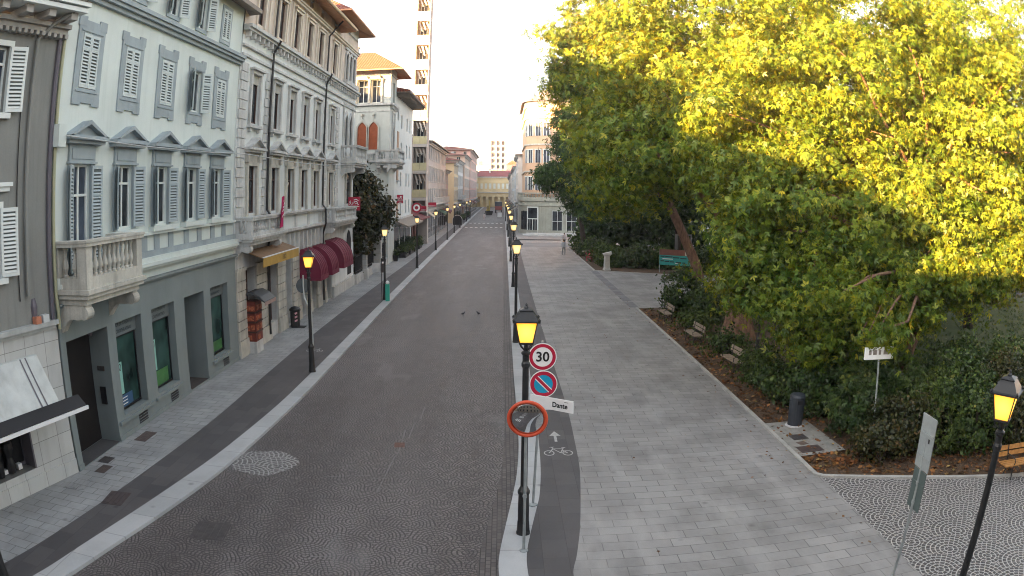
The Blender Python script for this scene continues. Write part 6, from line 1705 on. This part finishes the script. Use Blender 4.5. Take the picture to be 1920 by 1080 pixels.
def leaves_mesh(name, P, N, size, m, parent, lobes=3, jitter=.35, droop=.5):
    """one mesh of leaf-shaped faces at points P facing about N; each leaf is one island of 1..3 pointed lobes"""
    n = len(P)
    nr = unit(N + rng.normal(0, .55, (n, 3)))
    ax = rng.normal(0, 1, (n, 3)); ax[:, 2] -= droop * 1.6; ax += N * .4
    ax = unit(ax - nr * (ax * nr).sum(1, keepdims=True)); bx = np.cross(nr, ax)
    s = size * (1 + rng.uniform(-jitter, jitter, n))[:, None]
    angs = {1: (0,), 2: (-.5, .5), 3: (-.85, 0, .85)}[lobes]
    V = [P]; F = []
    for k, a in enumerate(angs):
        d = ax * math.cos(a) + bx * math.sin(a); e = -ax * math.sin(a) + bx * math.cos(a)
        L = s * (1.0 if abs(a) < .2 or lobes == 2 else .78); wd = s * (.145 if lobes > 1 else .36)
        bend = nr * (-.12 * L)
        V += [P + d * L * .5 - e * wd, P + d * L + bend, P + d * L * .5 + e * wd]
    K = len(V); V = np.stack(V, 1).reshape(-1, 3)
    base = (np.arange(n) * K)[:, None]
    F = np.concatenate([base + np.array([[0, 1 + 3 * k, 2 + 3 * k, 3 + 3 * k]]) for k in range(len(angs))], 0)
    me = bpy.data.meshes.new(name)
    me.vertices.add(len(V)); me.vertices.foreach_set('co', V.astype(np.float32).ravel())
    me.loops.add(F.size); me.loops.foreach_set('vertex_index', F.astype(np.int32).ravel())
    me.polygons.add(len(F)); me.polygons.foreach_set('loop_start', np.arange(0, F.size, 4, dtype=np.int32)); me.polygons.foreach_set('loop_total', np.full(len(F), 4, dtype=np.int32))
    me.update(calc_edges=True)
    me.materials.append(m)
    o = bpy.data.objects.new(name, me); COL.objects.link(o)
    if parent is not None: adopt(o, parent)
    return o

def crown_points(masses, dens, clump_r, per_clump, inner=.25, zmin=None, flat=.6):
    """masses: (cx,cy,cz,rx,ry,rz). Leaf sprays gathered in many small clumps over each mass, with gaps between them"""
    P = []; N = []
    for cx_, cy_, cz_, rx, ry, rz in masses:
        area = 4 * math.pi * (((rx * ry) ** 1.6 + (rx * rz) ** 1.6 + (ry * rz) ** 1.6) / 3) ** (1 / 1.6)
        nc = max(4, int(area * dens))
        u = unit(rng.normal(0, 1, (nc, 3)))
        ph = rng.uniform(0, 6.28, 3)
        wob = 1 + .13 * np.sin(u[:, 0] * 5 + ph[0]) * np.sin(u[:, 1] * 6 + ph[1]) + .10 * np.sin(u[:, 2] * 9 + ph[2])
        rad = np.where(rng.random(nc) < inner, rng.uniform(.35, .8, nc), rng.uniform(.82, 1.06, nc)) * wob
        c = np.array([cx_, cy_, cz_]) + u * np.array([rx, ry, rz]) * rad[:, None]
        k = rng.poisson(per_clump, nc)
        ci = np.repeat(np.arange(nc), k)
        cr = clump_r * rng.uniform(.6, 1.35, nc)
        off = rng.normal(0, 1, (len(ci), 3)) * cr[ci][:, None] * np.array([.62, .62, .62 * flat])
        pts = c[ci] + off
        nn = unit(off * .8 / clump_r + u[ci] * .9 + np.array([0, 0, .35]))
        P.append(pts); N.append(nn)
    P = np.concatenate(P); N = np.concatenate(N)
    if zmin is not None:
        q = P[:, 2] > zmin; P, N = P[q], N[q]
    return P, N

def tree(label, trunk, limbs, masses, size, dens, clump_r, per, m_l, m_b, lobes=3, group='large park trees', name='broadleaf_tree', zmin=1.2, cat='tree', droop=.5, inner=.25):
    o = thing(name, label, cat, tuple(trunk[0][0]), 0, group)
    b = MB(); b.tube([p for p, r in trunk], [r for p, r in trunk], 12)
    t_ = b.build('trunk', m_b, o, smooth=True)
    b = MB()
    for pts, r0, r1 in limbs:
        k = len(pts); b.tube(pts, [r0 + (r1 - r0) * i / (k - 1) for i in range(k)], 7)
    top = Vector(trunk[-1][0])
    for mx in masses:
        c = Vector(mx[:3])
        for q in range(4):
            e = c + Vector((rng.uniform(-.7, .7) * mx[3], rng.uniform(-.7, .7) * mx[4], rng.uniform(-.6, .6) * mx[5]))
            st = min((Vector(p) for p, r in trunk[2:] or trunk), key=lambda p: (p - c).length + max(0, p.z - c.z) * 2)
            mid = st.lerp(e, .45) + Vector((rng.uniform(-.7, .7), rng.uniform(-.7, .7), rng.uniform(.3, 1.1)))
            mid2 = mid.lerp(e, .55) + Vector((rng.uniform(-.4, .4), rng.uniform(-.4, .4), rng.uniform(-.2, .5)))
            b.tube([st - Vector((0, 0, .25)), mid, mid2, e], [.11, .07, .045, .015], 5)
    b.build('limbs', m_b, o, smooth=True)
    P, N = crown_points(masses, dens, clump_r, per, zmin=zmin, inner=inner)
    leaves_mesh('crown', P, N, size, m_l, o, lobes, droop=droop)
    return o

# nearest tree: slanting trunk in the right-hand hedge, crown hanging towards the viewer
tree('near tree with slanting reddish trunk in the hedge, branches drooping to the white sign',
     [((15.5, 24.0, 0), .30), ((15.75, 24.0, 1.6), .26), ((16.5, 24.1, 3.4), .23), ((16.9, 24.2, 5.2), .20), ((16.6, 24.4, 7.5), .18)],
     [([(16.7, 24.1, 4.2), (14, 24, 6), (11.5, 24.4, 6.8), (9.6, 24.4, 6.4)], .13, .04), ([(16.9, 24.2, 5.4), (19, 24.2, 7.5), (21.5, 24, 8.6)], .13, .04), ([(11.5, 24.4, 6.8), (10.6, 23.2, 5.2), (10.2, 22.6, 3.2)], .06, .02)],
     [(11.8, 25.0, 6.8, 3.8, 3.4, 3.0), (8.7, 25.2, 5.2, 1.9, 1.7, 1.9), (11.0, 24.0, 4.7, 2.1, 1.6, 1.7), (10.4, 22.7, 3.3, 1.2, 1.2, 1.8), (10.9, 20.6, 4.3, 1.0, 1.3, .7), (10.9, 18.7, 3.55, .65, .6, .42), (12.2, 22.3, 3.3, 1.6, 1.2, 1.15), (14.3, 22.1, 3.9, 1.4, 1.0, 1.1), (9.0, 24.4, 3.9, 1.4, 1.2, 1.2), (12.6, 22.8, 4.7, 1.7, 1.4, 1.7), (16.4, 25.4, 8.2, 4.4, 3.8, 3.6), (16.4, 22.6, 6.3, 2.6, 1.7, 2.2), (14.2, 22.9, 6.4, 2.0, 1.6, 2.1), (15.7, 22.4, 5.0, 1.7, 1.2, 1.5), (17.5, 22.5, 4.7, 1.6, 1.2, 1.3), (19.2, 22.7, 5.5, 2.3, 1.6, 1.6), (14.0, 26.5, 12.6, 5.6, 4.6, 4.4), (20.4, 24.5, 9.4, 4.2, 4.2, 4.6), (9.3, 27.2, 9.6, 3.0, 3.2, 2.9), (20.5, 24.2, 5.2, 3.0, 2.6, 1.4), (21.5, 26, 15, 4.2, 4.2, 3.6)],
     .215, 1.0, .60, 92, m_leaf, m_bark)
# big old plane with the thick flaring trunk
tree('huge tree with thick ridged flaring trunk behind the wooden benches',
     [((11.95, 35.8, -.1), 1.15), ((11.95, 35.8, .35), .92), ((11.95, 35.8, 1.0), .76), ((11.95, 35.9, 2.6), .68), ((11.8, 36, 5.0), .58), ((11.7, 36, 8.0), .42)],
     [([(11.8, 36, 5), (9, 35.5, 8), (6.8, 35.8, 9.6)], .28, .06), ([(11.7, 36, 7), (12.5, 36.4, 12), (12, 36.8, 17)], .34, .08), ([(11.8, 36, 6), (15, 36, 9.5), (17.5, 36, 12)], .28, .07)],
     [(10.2, 35.0, 11.0, 4.4, 3.8, 4.0), (12.2, 37.0, 17.2, 6.0, 5.0, 5.0), (7.3, 36.2, 9.2, 2.9, 2.8, 2.5), (16.5, 36.5, 12.0, 4.5, 4.0, 4.5), (6.6, 37.5, 14.2, 2.6, 2.8, 2.6), (14.2, 34.4, 6.6, 3.0, 2.4, 2.0)],
     .30, .72, .80, 74, m_leaf, m_bark)
# leaning tree at the path mouth
tree('tall leaning tree whose bare pale trunk slants left beside the turquoise board',
     [((16.4, 60.5, -.1), .52), ((15.9, 60.4, 1.6), .44), ((14.4, 60.2, 4.6), .38), ((13.2, 60, 7.0), .33), ((11.5, 60, 10.5), .26), ((10.2, 60, 14.5), .18)],
     [([(13.2, 60, 7), (10, 59.5, 9.5), (7, 59, 11)], .16, .05), ([(11.5, 60, 10.5), (13, 60.5, 14), (13.5, 61, 18)], .16, .05)],
     [(9.0, 60, 15.6, 4.4, 4.4, 4.4), (5.6, 59.6, 19.2, 2.4, 2.6, 3.0), (10.6, 61, 21.4, 4.6, 4.6, 3.8), (8.4, 58.4, 11.0, 3.5, 3.6, 2.8), (11.4, 58.4, 11.0, 4.4, 3.8, 3.6), (14.5, 61, 16, 4.0, 4.0, 4.4), (9, 57.5, 7.6, 3.2, 2.8, 1.9), (4.9, 59.5, 16.2, 1.5, 2, 1.6)],
     .42, .56, .95, 56, m_leaf, m_bark, lobes=3)
tree('dense dark tree leaning over the pavement in front of the orange corner building',
     [((9.6, 88, 0), .34), ((9.2, 88, 3), .28), ((8, 88, 7), .22), ((7, 88, 12), .15)], [],
     [(9.4, 88, 14.8, 2.9, 3.4, 4.0), (7.4, 88, 9.0, 3.2, 3.4, 2.2), (5.2, 86.4, 8.9, 1.3, 2.0, .8), (10.0, 86, 6.4, 3.0, 3, 2.4), (11.8, 89, 12, 3.5, 3.5, 4.5), (7.6, 87, 12, 1.2, 2, 1.4), (7.0, 87.5, 14.2, 1.4, 2, 3.2)],
     .46, .62, .85, 50, m_leafd, m_barkd, lobes=2)
tree('dark tree deep in the park behind the turquoise board',
     [((19, 80, 0), .4), ((19, 80, 5), .3), ((18.5, 80, 10), .2)], [],
     [(14.5, 80, 8.6, 4.6, 3.6, 4.8), (19, 79, 10, 5.5, 4, 6), (24, 77, 9, 5, 4, 5.5), (17, 80, 16, 5, 4, 4)],
     .8, .42, 1.1, 26, m_leafd, m_barkd, lobes=2)
tree('tree with straight dark trunk on the open lawn at the right edge',
     [((29.5, 37, 0), .42), ((29.5, 37, 3), .36), ((29.2, 37, 8), .26)], [],
     [(28.5, 37, 9.6, 5.6, 4.6, 5.0), (25, 37.5, 15.4, 5, 4.5, 4.4), (32, 36, 13, 5, 4.5, 5.5), (25, 33.5, 8.6, 3.6, 3.2, 3.2)],
     .34, .6, .85, 60, m_leaf, m_barkd)
tree('wide tree in the middle of the park behind the huge trunk',
     [((22.5, 52, 0), .42), ((22.5, 52, 4), .34), ((22, 52, 9), .24)], [],
     [(21, 52, 9.0, 6.5, 4.5, 5.2), (19.5, 50.5, 16.5, 5.6, 4.6, 4.6), (27, 53, 11, 5, 4.5, 5.5), (16.5, 50, 10.5, 3.6, 3.4, 4.0)],
     .42, .5, .95, 50, m_leaf, m_barkd)
tree('broad tree far right at the back of the lawn',
     [((41, 50, 0), .42), ((41, 50, 4), .34), ((41, 50, 8), .24)], [],
     [(40, 50, 9.6, 7, 5, 5.5), (46, 46, 10, 6, 5, 5.5), (37, 50, 15, 6, 5, 5)],
     .7, .42, 1.1, 26, m_leaf, m_barkd, lobes=2)
tree('dark tree at the back of the park between the wide tree and the far hedge',
     [((33, 66, 0), .4), ((33, 66, 5), .3), ((33, 66, 9), .2)], [],
     [(31, 66, 7.5, 7, 4, 5.2), (36, 64, 12, 7, 4, 6), (27, 67, 12, 5, 4, 5)],
     .85, .38, 1.2, 24, m_leafd, m_barkd, lobes=2)

for k_, (x, y, r_, h_, lb) in enumerate(((12.2, 95, 2.6, 5.2, 'dense dark understorey tree at the park corner hiding the side street'), (16.8, 93, 3.0, 6.0, 'dense dark understorey tree behind the stone pedestal'), (22.5, 90, 3.4, 6.5, 'dense dark understorey tree behind the turquoise board'), (29.5, 86, 4.0, 6.5, 'dense dark understorey tree behind the leaning trunk'), (38, 80, 5, 7, 'dense dark understorey tree at the back of the lawn'), (47, 70, 5, 7, 'dense dark understorey tree at the far right back of the lawn'))):
    tree(lb, [((x, y, 0), .2), ((x, y, h_ * .4), .16), ((x, y, h_ * .7), .1)], [], [(x, y, h_ * .5, r_, 1.8, h_ * .52), (x - r_ * .6, y - .8, h_ * .32, r_ * .7, 1.5, h_ * .34)], .5, .9, .7, 34, m_leafd, m_barkd, lobes=1, group='dark understorey trees', zmin=.2, droop=.2)

def shrub(label, masses, size, dens, clump_r, per, m_l, name='shrub', group='dark park shrubs and hedge plants', lobes=1, droop=.1, base=None):
    c0 = masses[0]
    o = thing(name, label, 'shrub', (c0[0], c0[1], 0), 0, group)
    b = MB()
    for mx in masses:
        for q in range(7):
            e = (mx[0] + rng.uniform(-.6, .6) * mx[3], mx[1] + rng.uniform(-.6, .6) * mx[4], mx[2] + rng.uniform(-.1, .7) * mx[5])
            b.tube([(mx[0] + rng.uniform(-.3, .3), mx[1] + rng.uniform(-.3, .3), 0), e], [.035, .012], 4)
    b.build('stems', m_barkd, o)
    P, N = crown_points(masses, dens, clump_r, per, inner=.3, zmin=.03, flat=.8)
    leaves_mesh('foliage', P, N, size, m_l, o, lobes, droop=droop)
    return o
GH = 'dark park shrubs and hedge plants'
SH = [
    ('dark hedge shrub behind the litter bin', [(10.6, 22.6, .75, 1.15, 1.3, 1.05), (9.9, 24.4, .6, .8, 1.2, .8)]),
    ('low hedge shrub between the third bench and the bin', [(10.1, 26.4, .55, .9, 1.3, .75), (10.4, 28, .55, .7, .9, .7)]),
    ('hedge shrub around the foot of the white sign post', [(11.2, 19.6, .85, 1.2, 1.3, 1.1), (12.2, 21.2, 1.0, 1.3, 1.3, 1.25)]),
    ('front hedge shrub nearest the bed corner', [(10.9, 17.3, .7, 1.0, .9, .9), (11.9, 17.5, .9, 1.0, .9, 1.05)]),
    ('ivy-like lighter hedge shrub in the middle of the front edge', [(13.1, 17.2, .95, .95, .95, 1.15), (13.3, 18.9, 1.1, 1.1, 1.1, 1.3)]),
    ('dark front hedge shrub right behind the sign seen from behind', [(14.5, 16.8, 1.05, 1.1, .95, 1.2), (14.9, 18.5, 1.2, 1.2, 1.2, 1.4)]),
    ('tall dark hedge shrub behind the plaza lamp', [(16.2, 16.3, 1.1, 1.2, .95, 1.3), (16.8, 18.2, 1.3, 1.3, 1.3, 1.5)]),
    ('dark hedge shrub behind the orange bench', [(18.0, 15.9, 1.1, 1.2, .95, 1.3), (18.8, 17.6, 1.3, 1.4, 1.3, 1.5)]),
    ('dark hedge shrub at the right border of the view', [(20.2, 15.3, 1.1, 1.3, 1.0, 1.3), (21, 17.2, 1.3, 1.4, 1.3, 1.5)]),
    ('back hedge shrub left of the slanting trunk', [(13.4, 22.4, 1.1, 1.4, 1.4, 1.35), (12.0, 24.0, .9, 1.3, 1.3, 1.1)]),
    ('back hedge shrub right of the slanting trunk', [(17.0, 21.5, 1.2, 1.5, 1.4, 1.45), (18.9, 20.2, 1.3, 1.4, 1.4, 1.5)]),
    ('back hedge shrub edging the open lawn', [(21.0, 20, 1.1, 1.5, 1.4, 1.3), (23.2, 19.5, 1.1, 1.5, 1.3, 1.2)]),
]
for i, (lb, ms) in enumerate(SH):
    sz = (.135, .11, .165, .12, .15)[i % 5]
    shrub(lb, ms, sz, 5.2, .26, int(44 * (.135 / sz) ** 1.3), m_leafl if 'lighter' in lb or i in (1, 9) else (m_leafm if i in (6, 3) else m_leafh), lobes=3 if i in (2, 4, 9) else 1)
shrub('round dark bush beside the farthest bench at the path corner', [(10.9, 43.9, 1.2, 1.15, 1.5, 1.45), (11.9, 42.6, 1.0, 1.1, 1.3, 1.2), (11.3, 40.6, .6, .9, 1.0, .75)], .20, 3.6, .34, 40, m_leafh)
shrub('small bush between the first and second bench', [(10.3, 38.4, .45, .8, 1.0, .55)], .16, 4, .3, 36, m_leafl)
shrub('low bush between the second and third bench', [(10.35, 32.4, .5, .85, 1.3, .6)], .15, 4, .3, 36, m_leafh)
for i, (x, y, rx, h_, lb) in enumerate(((10.8, 72.5, 1.6, 1.5, 'bush right behind the stone pedestal'), (13.2, 71.4, 1.8, 1.9, 'bush between pedestal and turquoise board'), (15.8, 70.8, 1.8, 1.8, 'bush behind the turquoise board'),
                                      (18.6, 67.2, 2.0, 1.9, 'bush right of the turquoise board behind the leaning trunk'), (10.4, 77.5, 1.5, 1.6, 'bush behind the red chairs'), (10.2, 84.5, 1.8, 1.7, 'bush at the pavement edge beyond the red chairs'), (9.9, 92.5, 1.6, 1.6, 'bush at the far corner of the park by the walkers'))):
    shrub(lb, [(x, y, h_ * .5, rx, 1.5, h_ * .62)], .24, 3.0, .4, 36, m_leafh if i % 2 else m_leafl)
# magnolia in the garden between palazzo and house
tree('dark brownish green magnolia overhanging the garden wall between two pale houses',
     [((-12.3, 62, 0), .22), ((-12.3, 62, 2.5), .18), ((-12.2, 61.8, 6), .12)], [],
     [(-12.5, 61, 6.4, 1.5, 1.8, 3.4), (-11.4, 61.5, 5.6, 1.7, 2.0, 2.6), (-12.2, 61, 3.6, 1.6, 2.2, 1.8), (-10.6, 63, 5.2, 1.1, 1.6, 1.3), (-13.4, 64, 6.5, 1.8, 2.5, 3.6), (-12.6, 61, 8.6, .9, 1.2, 1.2)],
     .30, 2.6, .5, 36, m_leafm, m_barkd, lobes=1, name='magnolia_tree', zmin=1.0, group='garden trees')
tree('low dark shrubby tree behind the garden railing',
     [((-13.4, 67, 0), .15), ((-13.4, 67, 1.6), .1)], [],
     [(-13.2, 67, 2.2, 1.3, 3.6, 1.7), (-13.6, 59.5, 2.0, 1.4, 2.0, 1.8)],
     .26, 2.6, .45, 34, m_leafm, m_barkd, lobes=1, name='shrub_tree', zmin=.3, group='garden trees')
# planters along the cafe fronts on the left
PL = [(-10.75, 81.5, 'first dark planter hedge outside the cafe under the taupe awning'), (-10.7, 85.6, 'second dark planter hedge outside the cafe'), (-10.65, 89.7, 'third dark planter hedge outside the cafe'), (-10.6, 93.8, 'last dark planter hedge at the tower corner'),
      (-9.8, 176, 'tiny dark planter just beyond the crossing on the left'), (-9.7, 186, 'tiny dark planter farther along the left pavement'), (-9.6, 205, 'tiny farthest dark planter on the left pavement')]
for x, y, lb in PL:
    o = thing('planter', lb, 'planter', (x, y, 0), 0, 'dark planters on the left pavement')
    MB().box(x - .35, x + .35, y - 1.5, y + 1.5, 0, .55).build('box', m_ink, o)
    P, N = crown_points([(x, y, .95, .5, 1.7, .6)], 5, .3, 34, zmin=.4)
    leaves_mesh('foliage', P, N, .17, m_leafh, o, 1)
o = thing('plant_pot', 'small dark pot standing at the foot of the white house corner', 'plant pot', (-11.0, 76.2, 0))
MB().lathe([(.22, 0), (.32, .6), (.34, .62), (.30, .58)], c=(-10.95, 76.2, 0), n=10).build('pot', m_ink, o)
P, N = crown_points([(-10.95, 76.2, .85, .3, .3, .3)], 8, .2, 20); leaves_mesh('foliage', P, N, .14, m_leafh, o, 1)
# fallen leaves on the beds
pts = []
n = 5200
x = np.concatenate([rng.uniform(8.5, 22, 2600), 8.45 + np.abs(rng.normal(0, 1.6, 2600))]); y = np.concatenate([rng.uniform(14.2, 18.5, 2600), rng.uniform(17, 45.5, 2600)])
k = (y > 16.75 - (x - 8.4) * .41 + .15) & (x > 8.46)
x, y = x[k], y[k]
P = np.stack([x, y, np.full(len(x), .015)], 1); N = np.tile(np.array([[0, 0, 1.6]]), (len(x), 1))
tag(leaves_mesh('leaf_litter', P, N, .15, m_litter, None, 1, droop=0), 'brown fallen leaves scattered over the park beds', 'leaf litter', kind='stuff')
x = rng.uniform(8.6, 15, 900); y = rng.uniform(28, 46, 900)
P = np.stack([x, y, np.full(900, .02)], 1)
# a few stray leaves on the slabs
x = np.concatenate([8.3 - np.abs(rng.normal(0, .5, 160)), rng.uniform(2.4, 8.2, 40)]); y = rng.uniform(12, 60, 200)
P = np.stack([x, y, np.full(200, .014)], 1); N = np.tile(np.array([[0, 0, 1.8]]), (200, 1))
tag(leaves_mesh('leaf_litter', P, N, .09, m_litter, None, 1, droop=0), 'stray dry leaves along the pavement edge', 'leaf litter', kind='stuff')
# thin grass tufts on the lawn and bed
x = np.concatenate([rng.uniform(9.0, 24, 9000), rng.uniform(15, 45, 9000)]); y = np.concatenate([rng.uniform(27, 45.5, 9000), rng.uniform(24, 49, 9000)])
k = (np.abs(np.sin(x * 1.3) + np.sin(y * .9)) > .35)
x, y = x[k], y[k]
P = np.stack([x, y, np.full(len(x), .01)], 1)
nn_ = unit(np.stack([rng.normal(0, 1, len(x)), rng.normal(0, 1, len(x)), np.full(len(x), .1)], 1))
go = leaves_mesh('grass', P, nn_, .13, m_leafl, None, 1, droop=-3)
tag(go, 'thin patchy grass on the ground under the park trees', 'grass', kind='stuff')

# ================================================================== added houses outside the frame, placed to shade the street and facades
def plain_house(name, lb, x0, x1, y0, y1, H, m_w, zr):
    o = thing(name, lb, 'building', ((x0 + x1) / 2, (y0 + y1) / 2, 0))
    MB().box(x0, x1, y0, y1, 0, H).build('wall', m_w, o)
    u = MB()
    for k in range(int((x1 - x0) / 3)):
        for z in (1, 4.6, 8): 
            if z + 1.8 < H: u.box(x0 + 1 + 3 * k, x0 + 2.1 + 3 * k, y1, y1 + .04, z, z + 1.8)
    u.build('windows', m_glass, o)
    hip_roof(x0, x1, y0, y1, H, H + zr, .6, o, m_tile, m_soffg, rise=.1)
plain_house('added_shade_house', 'brown-grey house added behind the camera to shade the foreground, mirrored in the traffic mirror', -9.5, 46, -18, -3.2, 11.9, mat('brown grey plaster', (.16, .14, .12), .9, .1, .5), 2.4)
plain_house('added_shade_house', 'grey house added out of view behind the camera to shade the road', -44, -13.5, -26, -7, 12.6, m_grey, 2.6)
plain_house('added_shade_block', 'plain tall house added out of view to shade the venetian house', -62, -29, 14, 93, 20.0, m_b2, 2.0)
plain_house('added_shade_block', 'plain taller house added out of view to shade the far buildings', -62, -29, 96, 330, 25.0, m_b2, 2.0)
HAZE = 0.0003
# ------------------------------------------------------------------ evening air
hm = bpy.data.materials.new('evening haze'); hm.use_nodes = True
hn = hm.node_tree; hn.nodes.clear()
ho = hn.nodes.new('ShaderNodeOutputMaterial'); pv = hn.nodes.new('ShaderNodeVolumePrincipled')
pv.inputs['Color'].default_value = (1.0, .93, .93, 1); pv.inputs['Density'].default_value = HAZE; pv.inputs['Anisotropy'].default_value = 0.0
hn.links.new(pv.outputs[0], ho.inputs['Volume'])
tag(MB().box(-120, 120, -60, 470, -1.3, 62).build('haze', hm), 'thin pale evening haze filling the street', 'haze', kind='stuff')
